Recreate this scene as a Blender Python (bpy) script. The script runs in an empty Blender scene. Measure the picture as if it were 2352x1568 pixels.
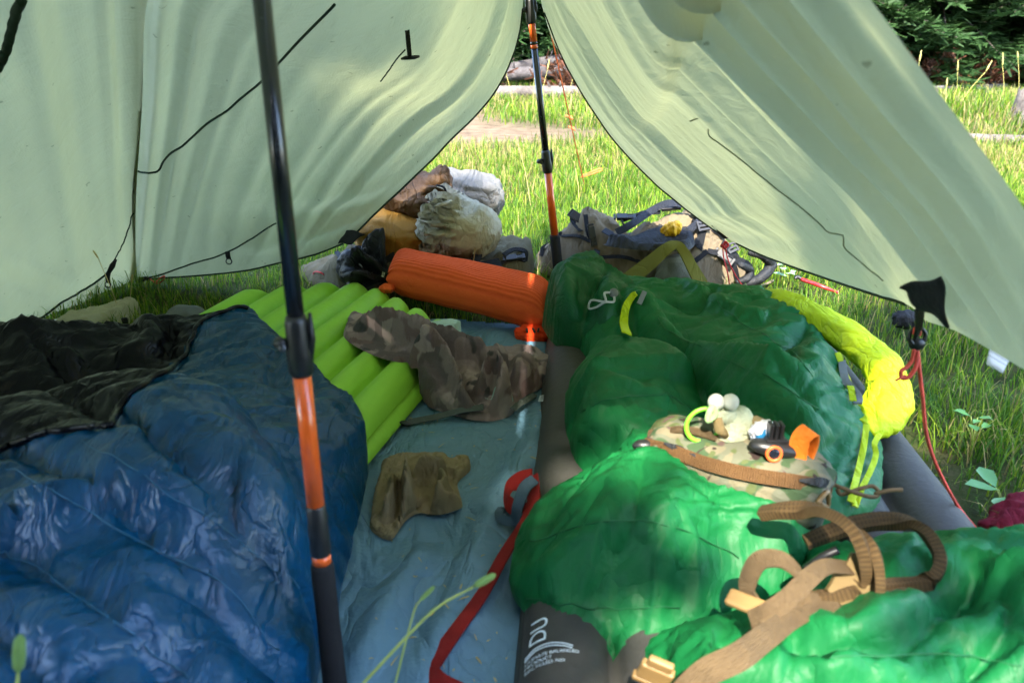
import bpy, bmesh, math, random
import numpy as np
from mathutils import Vector, Matrix

# ------------------------------------------------------------------ camera, sky, sun, exposure
scene = bpy.context.scene
CAM_H, LENS, PITCH = 0.70, 28.0, math.radians(21.9)
SUN_AZ, SUN_EL = math.radians(186.0), math.radians(49.0)      # azimuth clockwise from +Y
cam_data = bpy.data.cameras.new('camera')
cam = bpy.data.objects.new('camera', cam_data)
scene.collection.objects.link(cam)
cam.location = (0, 0, CAM_H)
cam.rotation_euler = (math.pi / 2 - PITCH, 0, 0)
cam_data.lens = LENS
cam_data.sensor_width = 36.0
cam_data.clip_start = 0.02
cam_data.clip_end = 400.0
cam_data.dof.use_dof = True
cam_data.dof.focus_distance = 1.95
cam_data.dof.aperture_fstop = 6.5
scene.camera = cam

world = bpy.data.worlds.new('World')
scene.world = world
world.use_nodes = True
wn = world.node_tree
wn.nodes.clear()
sky = wn.nodes.new('ShaderNodeTexSky')
sky.sky_type = 'NISHITA'
sky.sun_disc = False
sky.sun_elevation = SUN_EL
sky.sun_rotation = SUN_AZ
bg = wn.nodes.new('ShaderNodeBackground')
bg.inputs['Strength'].default_value = 0.15
wo = wn.nodes.new('ShaderNodeOutputWorld')
wn.links.new(sky.outputs[0], bg.inputs['Color'])
wn.links.new(bg.outputs[0], wo.inputs['Surface'])

sun_dir = Vector((math.sin(SUN_AZ) * math.cos(SUN_EL), math.cos(SUN_AZ) * math.cos(SUN_EL), math.sin(SUN_EL)))
sun_data = bpy.data.lights.new('sun', 'SUN')
sun_data.energy = 2.0
sun_data.angle = math.radians(0.5)
sun_data.color = (1.0, 0.93, 0.80)
sun = bpy.data.objects.new('sun', sun_data)
scene.collection.objects.link(sun)
sun.rotation_euler = sun_dir.to_track_quat('Z', 'Y').to_euler()
sun.location = sun_dir * 30

scene.view_settings.view_transform = 'Standard'
scene.view_settings.look = 'None'
scene.view_settings.exposure = 3.42
scene.view_settings.gamma = 1.0
scene.render.engine = 'CYCLES'
scene.cycles.use_denoising = True
scene.cycles.max_bounces = 5
scene.cycles.diffuse_bounces = 4
scene.cycles.glossy_bounces = 2
scene.cycles.transmission_bounces = 3
scene.cycles.use_adaptive_sampling = True
scene.cycles.adaptive_threshold = 0.04
scene.cycles.transparent_max_bounces = 6
scene.cycles.caustics_reflective = False
scene.cycles.caustics_refractive = False

# ------------------------------------------------------------------ helpers
PW, PH = 2352.0, 1568.0                       # pixel frame in which the photograph was measured
FPX = LENS / 36.0 * PW
SP, CP = math.sin(PITCH), math.cos(PITCH)
R = math.radians

def ray(x, y):
    a = (x - PW / 2) / FPX
    b = -(y - PH / 2) / FPX
    return Vector((a, CP + SP * b, -SP + CP * b))

def G(x, y, z=0.0):
    """the point at height z that the photograph shows at x, y"""
    d = ray(x, y)
    t = (z - CAM_H) / d.z
    return Vector((d.x * t, d.y * t, z))

def AY(x, y, Y):
    """the point at distance Y that the photograph shows at x, y"""
    d = ray(x, y)
    t = Y / d.y
    return Vector((d.x * t, Y, CAM_H + d.z * t))

def proj(V):
    V = np.asarray(V, float).reshape(-1, 3)
    dz = V[:, 2] - CAM_H
    fwd = V[:, 1] * CP - dz * SP
    up = V[:, 1] * SP + dz * CP
    fwd = np.where(fwd < 1e-3, 1e-3, fwd)
    return np.stack([PW / 2 + V[:, 0] / fwd * FPX, PH / 2 - up / fwd * FPX], 1)

def srgb(h):
    h = h.lstrip('#')
    c = [int(h[i:i + 2], 16) / 255 for i in (0, 2, 4)]
    return tuple([(v / 12.92 if v <= 0.04045 else ((v + 0.055) / 1.055) ** 2.4) for v in c]) + (1.0,)

# ---- numpy noise
_perm = {}
def _tab(seed):
    if seed not in _perm:
        rs = np.random.RandomState(seed + 11)
        p = rs.permutation(512)
        ang = rs.rand(512) * 2 * np.pi
        _perm[seed] = (np.concatenate([p, p]), np.cos(ang), np.sin(ang))
    return _perm[seed]

def pn(x, y, seed=0):
    x = np.asarray(x, float); y = np.asarray(y, float)
    p, gx, gy = _tab(seed)
    xi = np.floor(x).astype(int); yi = np.floor(y).astype(int)
    xf = x - xi; yf = y - yi
    u = xf * xf * xf * (xf * (xf * 6 - 15) + 10); v = yf * yf * yf * (yf * (yf * 6 - 15) + 10)
    def g(ix, iy, dx, dy):
        h = p[(p[ix & 511] + iy) & 511]
        return gx[h] * dx + gy[h] * dy
    a = g(xi, yi, xf, yf); b = g(xi + 1, yi, xf - 1, yf)
    c = g(xi, yi + 1, xf, yf - 1); d = g(xi + 1, yi + 1, xf - 1, yf - 1)
    return (a * (1 - u) + b * u) * (1 - v) + (c * (1 - u) + d * u) * v

def fbm(x, y, o=4, seed=0):
    s = 0; a = 1.0; f = 1.0
    for i in range(o):
        s = s + a * pn(x * f, y * f, seed + i * 7); a *= 0.5; f *= 2.03
    return s

def ridged(x, y, o=3, seed=0):
    s = 0; a = 1.0; f = 1.0
    for i in range(o):
        s = s + a * (1 - np.abs(pn(x * f, y * f, seed + i * 5)) * 2.2); a *= 0.5; f *= 2.1
    return s

def sstep(a, b, x):
    t = np.clip((x - a) / (b - a), 0, 1)
    return t * t * (3 - 2 * t)

def cr(pts, n, closed=False):
    """Catmull-Rom through pts, n samples"""
    P = np.asarray([tuple(p) for p in pts], float)
    m = len(P)
    if m == 2 and not closed:
        t = np.linspace(0, 1, n)[:, None]
        return P[0] * (1 - t) + P[1] * t
    if closed:
        t = np.linspace(0, m, n, endpoint=False)
        idx = lambda k: P[np.mod(k, m)]
    else:
        t = np.linspace(0, m - 1 - 1e-9, n)
        Q = np.vstack([2 * P[0] - P[1], P, 2 * P[-1] - P[-2]])
        idx = lambda k: Q[np.clip(k + 1, 0, m + 1)]
    k = np.floor(t).astype(int); f = (t - k)[:, None]
    a, b, c, d = idx(k - 1), idx(k), idx(k + 1), idx(k + 2)
    return 0.5 * (2 * b + (c - a) * f + (2 * a - 5 * b + 4 * c - d) * f ** 2 + (3 * b - a - 3 * c + d) * f ** 3)

def resample(P, n):
    P = np.asarray(P, float)
    L = np.concatenate([[0], np.cumsum(np.linalg.norm(np.diff(P, axis=0), axis=1))])
    t = np.linspace(0, L[-1], n)
    return np.stack([np.interp(t, L, P[:, k]) for k in range(P.shape[1])], 1)

# ---- scene objects
def root_loc(p):
    while p is not None and p.parent is not None:
        p = p.parent
    return p.location.copy() if p is not None else Vector((0, 0, 0))

def tag(o, label=None, cat=None, group=None, kind=None):
    if label: o['label'] = label
    if cat: o['category'] = cat
    if group: o['group'] = group
    if kind: o['kind'] = kind
    return o

def thing(name, label, cat, loc=(0, 0, 0), group=None):
    o = bpy.data.objects.new(name, None)
    o.empty_display_size = 0.05
    o.location = Vector(loc)
    scene.collection.objects.link(o)
    return tag(o, label, cat, group)

def mesh_obj(name, V, F, mat, parent=None, smooth=True, base=None, attrs=None):
    """one mesh object from world points; its origin is its thing's base"""
    V = np.asarray([tuple(v) for v in V] if not isinstance(V, np.ndarray) else V, float)
    off = np.array(root_loc(parent)) if parent is not None else (np.array(base, float) if base is not None else np.array([V[:, 0].mean(), V[:, 1].mean(), V[:, 2].min()]))
    me = bpy.data.meshes.new(name)
    F = [tuple(int(i) for i in f) for f in F] if not isinstance(F, np.ndarray) else F
    if isinstance(F, np.ndarray):
        nf, k = F.shape
        me.vertices.add(len(V)); me.vertices.foreach_set('co', (V - off).astype(np.float32).ravel())
        me.loops.add(nf * k); me.loops.foreach_set('vertex_index', F.astype(np.int32).ravel())
        me.polygons.add(nf); me.polygons.foreach_set('loop_start', np.arange(0, nf * k, k, dtype=np.int32))
        me.update(calc_edges=True); me.validate()
    else:
        me.from_pydata([tuple(v) for v in (V - off)], [], F)
        me.update()
    if attrs:
        for an, arr in attrs.items():
            arr = np.asarray(arr, np.float32)
            if arr.ndim == 1:
                at = me.attributes.new(an, 'FLOAT', 'POINT'); at.data.foreach_set('value', arr)
            else:
                at = me.attributes.new(an, 'FLOAT_COLOR', 'POINT'); at.data.foreach_set('color', arr.ravel())
    o = bpy.data.objects.new(name, me)
    scene.collection.objects.link(o)
    if smooth: me.shade_smooth()
    for m in (mat if isinstance(mat, (list, tuple)) else [mat]):
        me.materials.append(m)
    if parent is not None:
        o.parent = parent
    else:
        o.location = Vector(off)
    return o

def subsurf(o, lv=1):
    m = o.modifiers.new('subsurf', 'SUBSURF'); m.levels = lv; m.render_levels = lv
    return o

def solid(o, t, off=0.0):
    m = o.modifiers.new('solidify', 'SOLIDIFY'); m.thickness = t; m.offset = off
    return o

def bevel(o, w, seg=2):
    m = o.modifiers.new('bevel', 'BEVEL'); m.width = w; m.segments = seg; m.limit_method = 'ANGLE'
    return o

def grid_faces(nu, nv, wrap_u=False, wrap_v=False, off=0):
    iu = np.arange(nu if wrap_u else nu - 1); iv = np.arange(nv if wrap_v else nv - 1)
    A, B = np.meshgrid(iu, iv, indexing='ij')
    a = A * nv + B; b = ((A + 1) % nu) * nv + B
    c = ((A + 1) % nu) * nv + (B + 1) % nv; d = A * nv + (B + 1) % nv
    return np.stack([a, b, c, d], -1).reshape(-1, 4) + off

def frames(P):
    """tangents and a transported normal along a polyline"""
    T = np.gradient(P, axis=0); T /= np.linalg.norm(T, axis=1)[:, None] + 1e-12
    n = np.cross(T[0], [0, 0, 1.0])
    if np.linalg.norm(n) < 1e-3: n = np.cross(T[0], [0, 1.0, 0])
    n /= np.linalg.norm(n)
    N = [n]
    for i in range(1, len(P)):
        n = N[-1] - T[i] * np.dot(N[-1], T[i]); n /= np.linalg.norm(n) + 1e-12
        N.append(n)
    N = np.array(N)
    return T, N, np.cross(T, N)

def tube_geo(P, rad, sides=8, cap=True):
    P = np.asarray(P, float); n = len(P)
    rad = np.broadcast_to(np.asarray(rad, float), (n,))
    T, N, B = frames(P)
    a = np.linspace(0, 2 * np.pi, sides, endpoint=False)
    V = P[:, None, :] + rad[:, None, None] * (np.cos(a)[None, :, None] * N[:, None, :] + np.sin(a)[None, :, None] * B[:, None, :])
    V = V.reshape(-1, 3); F = [tuple(f) for f in grid_faces(n, sides, wrap_v=True)]
    if cap:
        F.append(tuple(range(sides))); F.append(tuple(range((n - 1) * sides, n * sides))[::-1])
    return V, F

def tube(name, pts, rad, mat, parent=None, n=None, sides=8, **kw):
    P = cr(pts, n or max(2, (len(pts) - 1) * 8 + 1)) if len(pts) > 2 else np.array([tuple(p) for p in pts], float)
    if not np.isscalar(rad): rad = np.interp(np.linspace(0, 1, len(P)), np.linspace(0, 1, len(rad)), rad)
    V, F = tube_geo(P, rad, sides)
    return mesh_obj(name, V, F, mat, parent, **kw)

def lathe_on(P0, P1, prof, sides=20):
    """turned shape along P0->P1; prof: list of (t metres from P0, radius)"""
    P0 = np.array(P0, float); P1 = np.array(P1, float); d = (P1 - P0) / np.linalg.norm(P1 - P0)
    P = np.array([P0 + d * t for t, r in prof]); rad = np.array([r for t, r in prof])
    n = np.cross(d, [0, 1.0, 0]); n /= np.linalg.norm(n); b = np.cross(d, n)
    a = np.linspace(0, 2 * np.pi, sides, endpoint=False)
    V = P[:, None, :] + rad[:, None, None] * (np.cos(a)[None, :, None] * n + np.sin(a)[None, :, None] * b)
    F = [tuple(f) for f in grid_faces(len(P), sides, wrap_v=True)]
    F.append(tuple(range(sides))); F.append(tuple(range((len(P) - 1) * sides, len(P) * sides))[::-1])
    return V.reshape(-1, 3), F

def ribbon(name, pts, width, mat, parent=None, up=None, thick=0.0018, n=None, twist=None, **kw):
    """a strap: centre line pts, its face towards up (one vector or one for each point)"""
    n = n or max(2, (len(pts) - 1) * 10 + 1)
    P = cr(pts, n)
    if up is None: up = (0, 0, 1)
    up = np.asarray([tuple(u) for u in up] if not np.isscalar(up[0]) else [tuple(up)] * len(pts), float)
    U = np.stack([np.interp(np.linspace(0, 1, n), np.linspace(0, 1, len(up)), up[:, k]) for k in range(3)], 1)
    T = np.gradient(P, axis=0); T /= np.linalg.norm(T, axis=1)[:, None] + 1e-12
    S = np.cross(T, U); S /= np.linalg.norm(S, axis=1)[:, None] + 1e-12
    N = np.cross(S, T)
    w = np.interp(np.linspace(0, 1, n), np.linspace(0, 1, len(width)), width) if not np.isscalar(width) else np.full(n, width)
    h = thick / 2
    rows = [P - S * w[:, None] / 2 - N * h, P - S * w[:, None] / 2 + N * h, P + N * (h * 1.3), P + S * w[:, None] / 2 + N * h, P + S * w[:, None] / 2 - N * h, P - N * (h * 0.7)]
    V = np.stack(rows, 1).reshape(-1, 3)
    F = [tuple(f) for f in grid_faces(n, 6, wrap_v=True)]
    F.append(tuple(range(6))); F.append(tuple(range((n - 1) * 6, n * 6))[::-1])
    ln = np.concatenate([[0], np.cumsum(np.linalg.norm(np.diff(P, axis=0), axis=1))])
    o = mesh_obj(name, V, F, mat, parent, attrs={'run': np.repeat(ln, 6), 'across': np.tile([0, 0, .5, 1, 1, .5], n)}, **kw)
    o.data.set_sharp_from_angle(angle=math.radians(35))
    return o

def box_geo(c, size, rot=None):
    c = np.array(c, float); s = np.array(size, float) / 2
    V = np.array([[x, y, z] for x in (-1, 1) for y in (-1, 1) for z in (-1, 1)], float) * s
    if rot is not None: V = V @ np.array(rot).T
    F = [(0, 1, 3, 2), (4, 6, 7, 5), (0, 4, 5, 1), (2, 3, 7, 6), (0, 2, 6, 4), (1, 5, 7, 3)]
    return V + c, F

def join(*geos):
    Vs, Fs, o = [], [], 0
    for V, F in geos:
        V = np.asarray(V, float); Vs.append(V); Fs += [tuple(int(i) + o for i in f) for f in F]; o += len(V)
    return np.vstack(Vs), Fs

def torus_geo(c, Rm, r, ax1, ax2, nu=24, nv=8, a0=0, a1=2 * math.pi):
    c = np.array(c, float); ax1 = np.array(ax1, float); ax2 = np.array(ax2, float)
    ax1 /= np.linalg.norm(ax1); ax2 /= np.linalg.norm(ax2); ax3 = np.cross(ax1, ax2)
    full = abs(a1 - a0 - 2 * math.pi) < 1e-6
    a = np.linspace(a0, a1, nu, endpoint=not full); b = np.linspace(0, 2 * np.pi, nv, endpoint=False)
    D = np.cos(a)[:, None] * ax1 + np.sin(a)[:, None] * ax2
    V = c + D[:, None, :] * (Rm + r * np.cos(b))[None, :, None] + ax3 * (r * np.sin(b))[None, :, None]
    return V.reshape(-1, 3), [tuple(f) for f in grid_faces(nu, nv, wrap_u=full, wrap_v=True)]

def ellipsoid_geo(c, rx, nu=16, nv=10, rot=None):
    V = []
    for i in range(nv + 1):
        t = math.pi * i / nv
        for j in range(nu):
            p = 2 * math.pi * j / nu
            V.append((math.sin(t) * math.cos(p) * rx[0], math.sin(t) * math.sin(p) * rx[1], math.cos(t) * rx[2]))
    V = np.array(V)
    if rot is not None: V = V @ np.array(rot).T
    return V + np.array(c, float), [tuple(f) for f in grid_faces(nv + 1, nu, wrap_v=True)]

# ---- soft goods as draped sheets
def in_poly(x, y, P):
    r = np.zeros(len(x), bool)
    n = len(P); j = n - 1
    for i in range(n):
        xi, yi, xj, yj = P[i, 0], P[i, 1], P[j, 0], P[j, 1]
        c = ((yi > y) != (yj > y)) & (x < (xj - xi) * (y - yi) / (yj - yi + 1e-15) + xi)
        r ^= c; j = i
    return r

def seg_dist(x, y, P, closed=False):
    """distance, sign (left +), parameter and nearest point on a polyline"""
    n = len(P); best = np.full(len(x), 1e9); sg = np.zeros(len(x)); tt = np.zeros(len(x))
    nx = np.zeros(len(x)); ny = np.zeros(len(x))
    m = n if closed else n - 1
    for i in range(m):
        a = P[i]; b = P[(i + 1) % n]; d = b - a; L2 = d[0] ** 2 + d[1] ** 2 + 1e-15
        t = np.clip(((x - a[0]) * d[0] + (y - a[1]) * d[1]) / L2, 0, 1)
        px = a[0] + t * d[0]; py = a[1] + t * d[1]
        ds = np.hypot(x - px, y - py); k = ds < best
        best = np.where(k, ds, best); sg = np.where(k, np.sign(d[0] * (y - a[1]) - d[1] * (x - a[0])), sg)
        tt = np.where(k, (i + t) / m, tt); nx = np.where(k, px, nx); ny = np.where(k, py, ny)
    return best, sg, tt, nx, ny

def rbf(C, z, x, y, eps=0.12, smooth=1e-3):
    C = np.asarray(C, float)
    ph = lambda r: np.sqrt(r * r + eps * eps)
    D = np.hypot(C[:, None, 0] - C[None, :, 0], C[:, None, 1] - C[None, :, 1])
    n = len(C)
    A = np.zeros((n + 1, n + 1)); A[:n, :n] = ph(D) + np.eye(n) * smooth * -1; A[:n, n] = 1; A[n, :n] = 1
    w = np.linalg.solve(A, np.append(z, 0))
    out = np.full(len(x), w[n])
    for i in range(n):
        out = out + w[i] * ph(np.hypot(x - C[i, 0], y - C[i, 1]))
    return out

def fold_height(x, y, folds):
    """folds: (points [(px,py,z)..], kind, amplitude, width[, reach]); r ridge, v crease, s step up on the side left of the line"""
    h = np.zeros(len(x))
    for f in folds:
        pts, kind, amp, w = f[:4]
        P = np.array([tuple(G(*p))[:2] for p in pts]); P = cr(P, max(8, len(P) * 6)) if len(P) > 2 else P
        d, s, t, _, _ = seg_dist(x, y, P)
        tp = np.clip(np.minimum(t, 1 - t) / 0.18, 0, 1) ** 0.7
        if kind == 'r': h += amp * np.exp(-(d / w) ** 2) * tp
        elif kind == 'v': h -= amp * np.exp(-d / w) * tp
        elif kind == 's':
            reach = f[4] if len(f) > 4 else w * 4
            q = np.clip(s * d / w, 0, 1)
            h += amp * np.sqrt(q * (2 - q)) * np.exp(-np.maximum(s * d, 0) / reach) * (s > 0) * np.clip(np.minimum(t, 1 - t) / 0.1, 0, 1)
    return h

class Sheet:
    pass

def heap(name, outline, ctrl, folds, mat, parent=None, res=0.01, floor=0.0, edge=0.06, crinkle=(), sim=None, eps=0.12, extra=None, power=0.5, lift=None, rib=None, base=None, attrs_fn=None, minz=None, fw=1.0, fa=1.0):
    """a puffy or crumpled sheet: outline and heights from points of the photograph, folds, then creases"""
    P = np.array([tuple(G(*p))[:2] for p in outline]); P = cr(P, len(P) * 7, closed=True)
    x0, y0 = P.min(0) - res; x1, y1 = P.max(0) + res
    nx = int((x1 - x0) / res) + 2; ny = int((y1 - y0) / res) + 2
    X, Y = np.meshgrid(x0 + np.arange(nx) * res, y0 + np.arange(ny) * res, indexing='ij')
    cx = X[:-1, :-1].ravel() + res / 2; cy = Y[:-1, :-1].ravel() + res / 2
    ins = in_poly(cx, cy, P)
    Fq = grid_faces(nx, ny)[ins]
    used = np.unique(Fq); remap = -np.ones(nx * ny, int); remap[used] = np.arange(len(used))
    Fq = remap[Fq]
    x = X.ravel()[used]; y = Y.ravel()[used]
    inside = in_poly(x, y, P)
    d, _, _, px, py = seg_dist(x, y, P, closed=True)
    cnt = np.bincount(Fq.ravel(), minlength=len(x)); brd = cnt < 4
    x = np.where(brd, px, x); y = np.where(brd, py, y); d = np.where(brd | ~inside, 0, d)
    C = np.array([tuple(G(*c))[:2] for c in ctrl]); cz = np.array([c[2] for c in ctrl])
    flr = floor(x, y) if callable(floor) else floor
    hb = rbf(C, cz, x, y, eps) - flr
    h = np.maximum(hb, 0.004) + fold_height(x, y, [(f[0], f[1], f[2] * fa, f[3] * fw) + tuple(f[4:]) for f in folds])
    if extra is not None: h = h + extra(x, y, d)
    for (amp, sc, ang, stretch, seed) in crinkle:
        ca, sa = math.cos(ang), math.sin(ang)
        wx = x + 0.02 * fbm(x * 9, y * 9, 2, seed + 50); wy = y + 0.02 * fbm(x * 9 + 5, y * 9, 2, seed + 60)
        a = (wx * ca + wy * sa) * sc / stretch; b = (-wx * sa + wy * ca) * sc
        h = h + amp * (ridged(a, b, 3, seed) - 1.0) * np.clip(d / 0.03, 0, 1)
    t = np.clip(d / edge, 0, 1)
    h = np.maximum(h, 0.003) * (1 - (1 - t) ** 2) ** power
    if rib is not None: h = h + rib(x, y, d)
    z = flr + h
    if lift is not None: z = z + lift(x, y)
    if minz is not None: z = np.where(d > 0.012, np.maximum(z, minz(x, y)), z)
    V = np.stack([x, y, z], 1)
    o = mesh_obj(name, V, Fq, mat, parent, base=base, attrs=attrs_fn(x, y, d, z) if attrs_fn else None)
    if sim: cloth_relax(o, pin=brd, **sim)
    if sim and minz is not None:
        n_ = len(o.data.vertices); co = np.empty(n_ * 3, np.float32); o.data.vertices.foreach_get('co', co); co = co.reshape(-1, 3); o_ = np.array(root_loc(o))
        mz_ = minz(co[:, 0] + o_[0], co[:, 1] + o_[1]) - o_[2]
        co[:, 2] = np.where(d > 0.012, np.maximum(co[:, 2], mz_), co[:, 2]); o.data.vertices.foreach_set('co', co.ravel()); o.data.update()
    s = Sheet(); s.o = o; s.poly = P
    off = np.array(root_loc(o))
    n = len(o.data.vertices); co = np.empty(n * 3, np.float32); o.data.vertices.foreach_get('co', co)
    s.V = co.reshape(-1, 3).astype(float) + off
    s.PX = proj(s.V)
    return s

def blob(name, c, rad, mat, parent=None, rot=None, ex=1.0, ez=1.0, noise=(0.012, 9.0), seed=0, nu=64, nv=40, gather=None, flat=None, ridg=None, base=None):
    """a stuffed sack or cushion: rounded box (ex, ez < 1 squarer) with dents; gather = (strength, folds) at the +x end"""
    t = np.linspace(0, np.pi, nv); p = np.linspace(0, 2 * np.pi, nu, endpoint=False)
    T, Pp = np.meshgrid(t, p, indexing='ij')
    se = lambda v, e: np.sign(v) * np.abs(v) ** e
    # poles on the x axis
    X = se(np.cos(T), ez); Yy = se(np.sin(T), ez) * se(np.cos(Pp), ex); Z = se(np.sin(T), ez) * se(np.sin(Pp), ex)
    D = np.stack([X, Yy, Z], -1)
    n = fbm(X * 1.7 + seed, Yy * 1.7 + Z * 1.3, 3, seed) + 0.6 * ridged(X * noise[1] / 5 + Z, Yy * noise[1] / 5 + Z * 0.7 + seed, 3, seed + 3) - 0.6
    r = np.array(rad)
    V = D * r + D / np.linalg.norm(D, axis=-1)[..., None] * (n * noise[0])[..., None]
    if gather:
        g = np.clip((X - gather[2] if len(gather) > 2 else X - 0.2) / 0.8, 0, 1)
        V += np.stack([0 * X, Yy, Z], -1) * (gather[0] * g * np.sin(Pp * gather[1] + 3 * fbm(X * 2, Pp, 2, seed)))[..., None]
    if ridg: V += np.stack([0 * X, 0 * X, np.sign(Z)], -1) * (ridg[0] * np.abs(np.sin(Yy * ridg[1])) * np.clip(np.abs(Z) * 2, 0, 1))[..., None]
    V = V.reshape(-1, 3)
    if rot is not None: V = V @ np.array(rot).T
    V = V + np.array(c, float)
    if flat is not None: V[:, 2] = np.maximum(V[:, 2], flat)
    s = Sheet(); s.o = mesh_obj(name, V, grid_faces(nv, nu, wrap_v=True), mat, parent, base=base); s.V = V; s.PX = proj(V)
    return s

def axes(xd, up=(0, 0, 1)):
    """rotation whose x column is xd and whose z column leans to up"""
    x = np.array(xd, float); x /= np.linalg.norm(x); z = np.array(up, float); z = z - x * np.dot(x, z); z /= np.linalg.norm(z)
    return np.stack([x, np.cross(z, x), z], 1)

def rib_on(s, pts, width, mat, parent, name='strap', up=0.004, thick=0.002, n=None, nrm=(0, -0.5, 1)):
    P = [on(s, q[0], q[1], q[2] if len(q) > 2 else up) for q in pts]
    return ribbon(name, P, width, mat, parent, up=nrm, thick=thick, n=n)

def tube_on(s, pts, rad, mat, parent, name='cord', up=0.003, n=None):
    return tube(name, [on(s, q[0], q[1], q[2] if len(q) > 2 else up) for q in pts], rad, mat, parent, n=n, sides=7)

def split_part(o, inside, name, mat):
    """cut the faces for which inside(px of face centres) holds off into a part of their own"""
    me = o.data; off = np.array(root_loc(o)); n = len(me.vertices); co = np.empty(n * 3, np.float32); me.vertices.foreach_get('co', co)
    V = co.reshape(-1, 3) + off; F = np.array([p.vertices[:] for p in me.polygons])
    px = proj(V[F].mean(1)); k = inside(px)
    out = []
    for kk, nm, m in ((~k, o.name.split('.')[0], me.materials[0]), (k, name, mat)):
        f = F[kk]; u = np.unique(f); r = -np.ones(n, int); r[u] = np.arange(len(u))
        out.append(mesh_obj(nm, V[u], r[f], m, o.parent))
    bpy.data.objects.remove(o)
    return out

def on(s, x, y, up=0.0):
    """the point of a built sheet that shows at pixel x, y (the nearest to the camera)"""
    d = np.hypot(s.PX[:, 0] - x, s.PX[:, 1] - y)
    k = np.argsort(d)[:12]
    k = k[d[k] < max(d[k[0]] * 2, 14)]
    j = k[np.argmin(s.V[k, 1])]
    v = s.V[j].copy(); v[2] += up
    return Vector(v)

def cloth_relax(o, pin=None, frames=12, shrink=-0.06, pressure=0.0, gravity=1.0, quality=3, bend=0.4, stiff=15.0, collide=None, mass=0.15, goal=0.1):
    """let the sheet grow a little and settle, so that it buckles into real creases"""
    m = o.modifiers.new('cloth', 'CLOTH'); s = m.settings
    s.quality = quality; s.mass = mass; s.tension_stiffness = stiff; s.compression_stiffness = stiff; s.shear_stiffness = stiff * 0.4
    s.bending_stiffness = bend; s.air_damping = 4.0; s.tension_damping = 15; s.compression_damping = 15
    s.shrink_min = shrink; s.shrink_max = shrink
    s.effector_weights.gravity = gravity
    if pressure: s.use_pressure = True; s.uniform_pressure_force = pressure
    m.collision_settings.use_collision = False
    # border held fast; the rest is drawn softly towards the shape it was given
    vg = o.vertex_groups.new(name='pin')
    n_ = len(o.data.vertices); hard = np.zeros(n_, bool) if pin is None else pin
    vg.add([int(i) for i in np.where(~hard)[0]], goal, 'REPLACE'); vg.add([int(i) for i in np.where(hard)[0]], 1.0, 'REPLACE')
    s.vertex_group_mass = 'pin'; s.pin_stiffness = 1.0
    m.point_cache.frame_start = 1; m.point_cache.frame_end = frames + 2
    for f in range(1, frames + 1):
        scene.frame_set(f)
    dg = bpy.context.evaluated_depsgraph_get()
    ev = o.evaluated_get(dg)
    n = len(o.data.vertices); co = np.empty(n * 3, np.float32)
    ev.data.vertices.foreach_get('co', co)
    o.modifiers.remove(m)
    o.vertex_groups.clear()
    o.data.vertices.foreach_set('co', co); o.data.update()
    scene.frame_set(1)

def coons(top, bot, left, right, nu, nv):
    """a sheet between four edges: top/bot run along u, left/right along v from top to bottom"""
    T = resample(cr(top, 200), nu); B = resample(cr(bot, 200), nu); L = resample(cr(left, 200), nv); Rr = resample(cr(right, 200), nv)
    u = np.linspace(0, 1, nu)[:, None, None]; v = np.linspace(0, 1, nv)[None, :, None]
    S = (1 - v) * T[:, None, :] + v * B[:, None, :] + (1 - u) * L[None] + u * Rr[None]
    S = S - ((1 - u) * (1 - v) * T[0] + u * (1 - v) * T[-1] + (1 - u) * v * B[0] + u * v * B[-1])
    return S

def grid_normals(S):
    du = np.gradient(S, axis=0); dv = np.gradient(S, axis=1)
    n = np.cross(du, dv); return n / (np.linalg.norm(n, axis=2)[..., None] + 1e-12)

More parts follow.
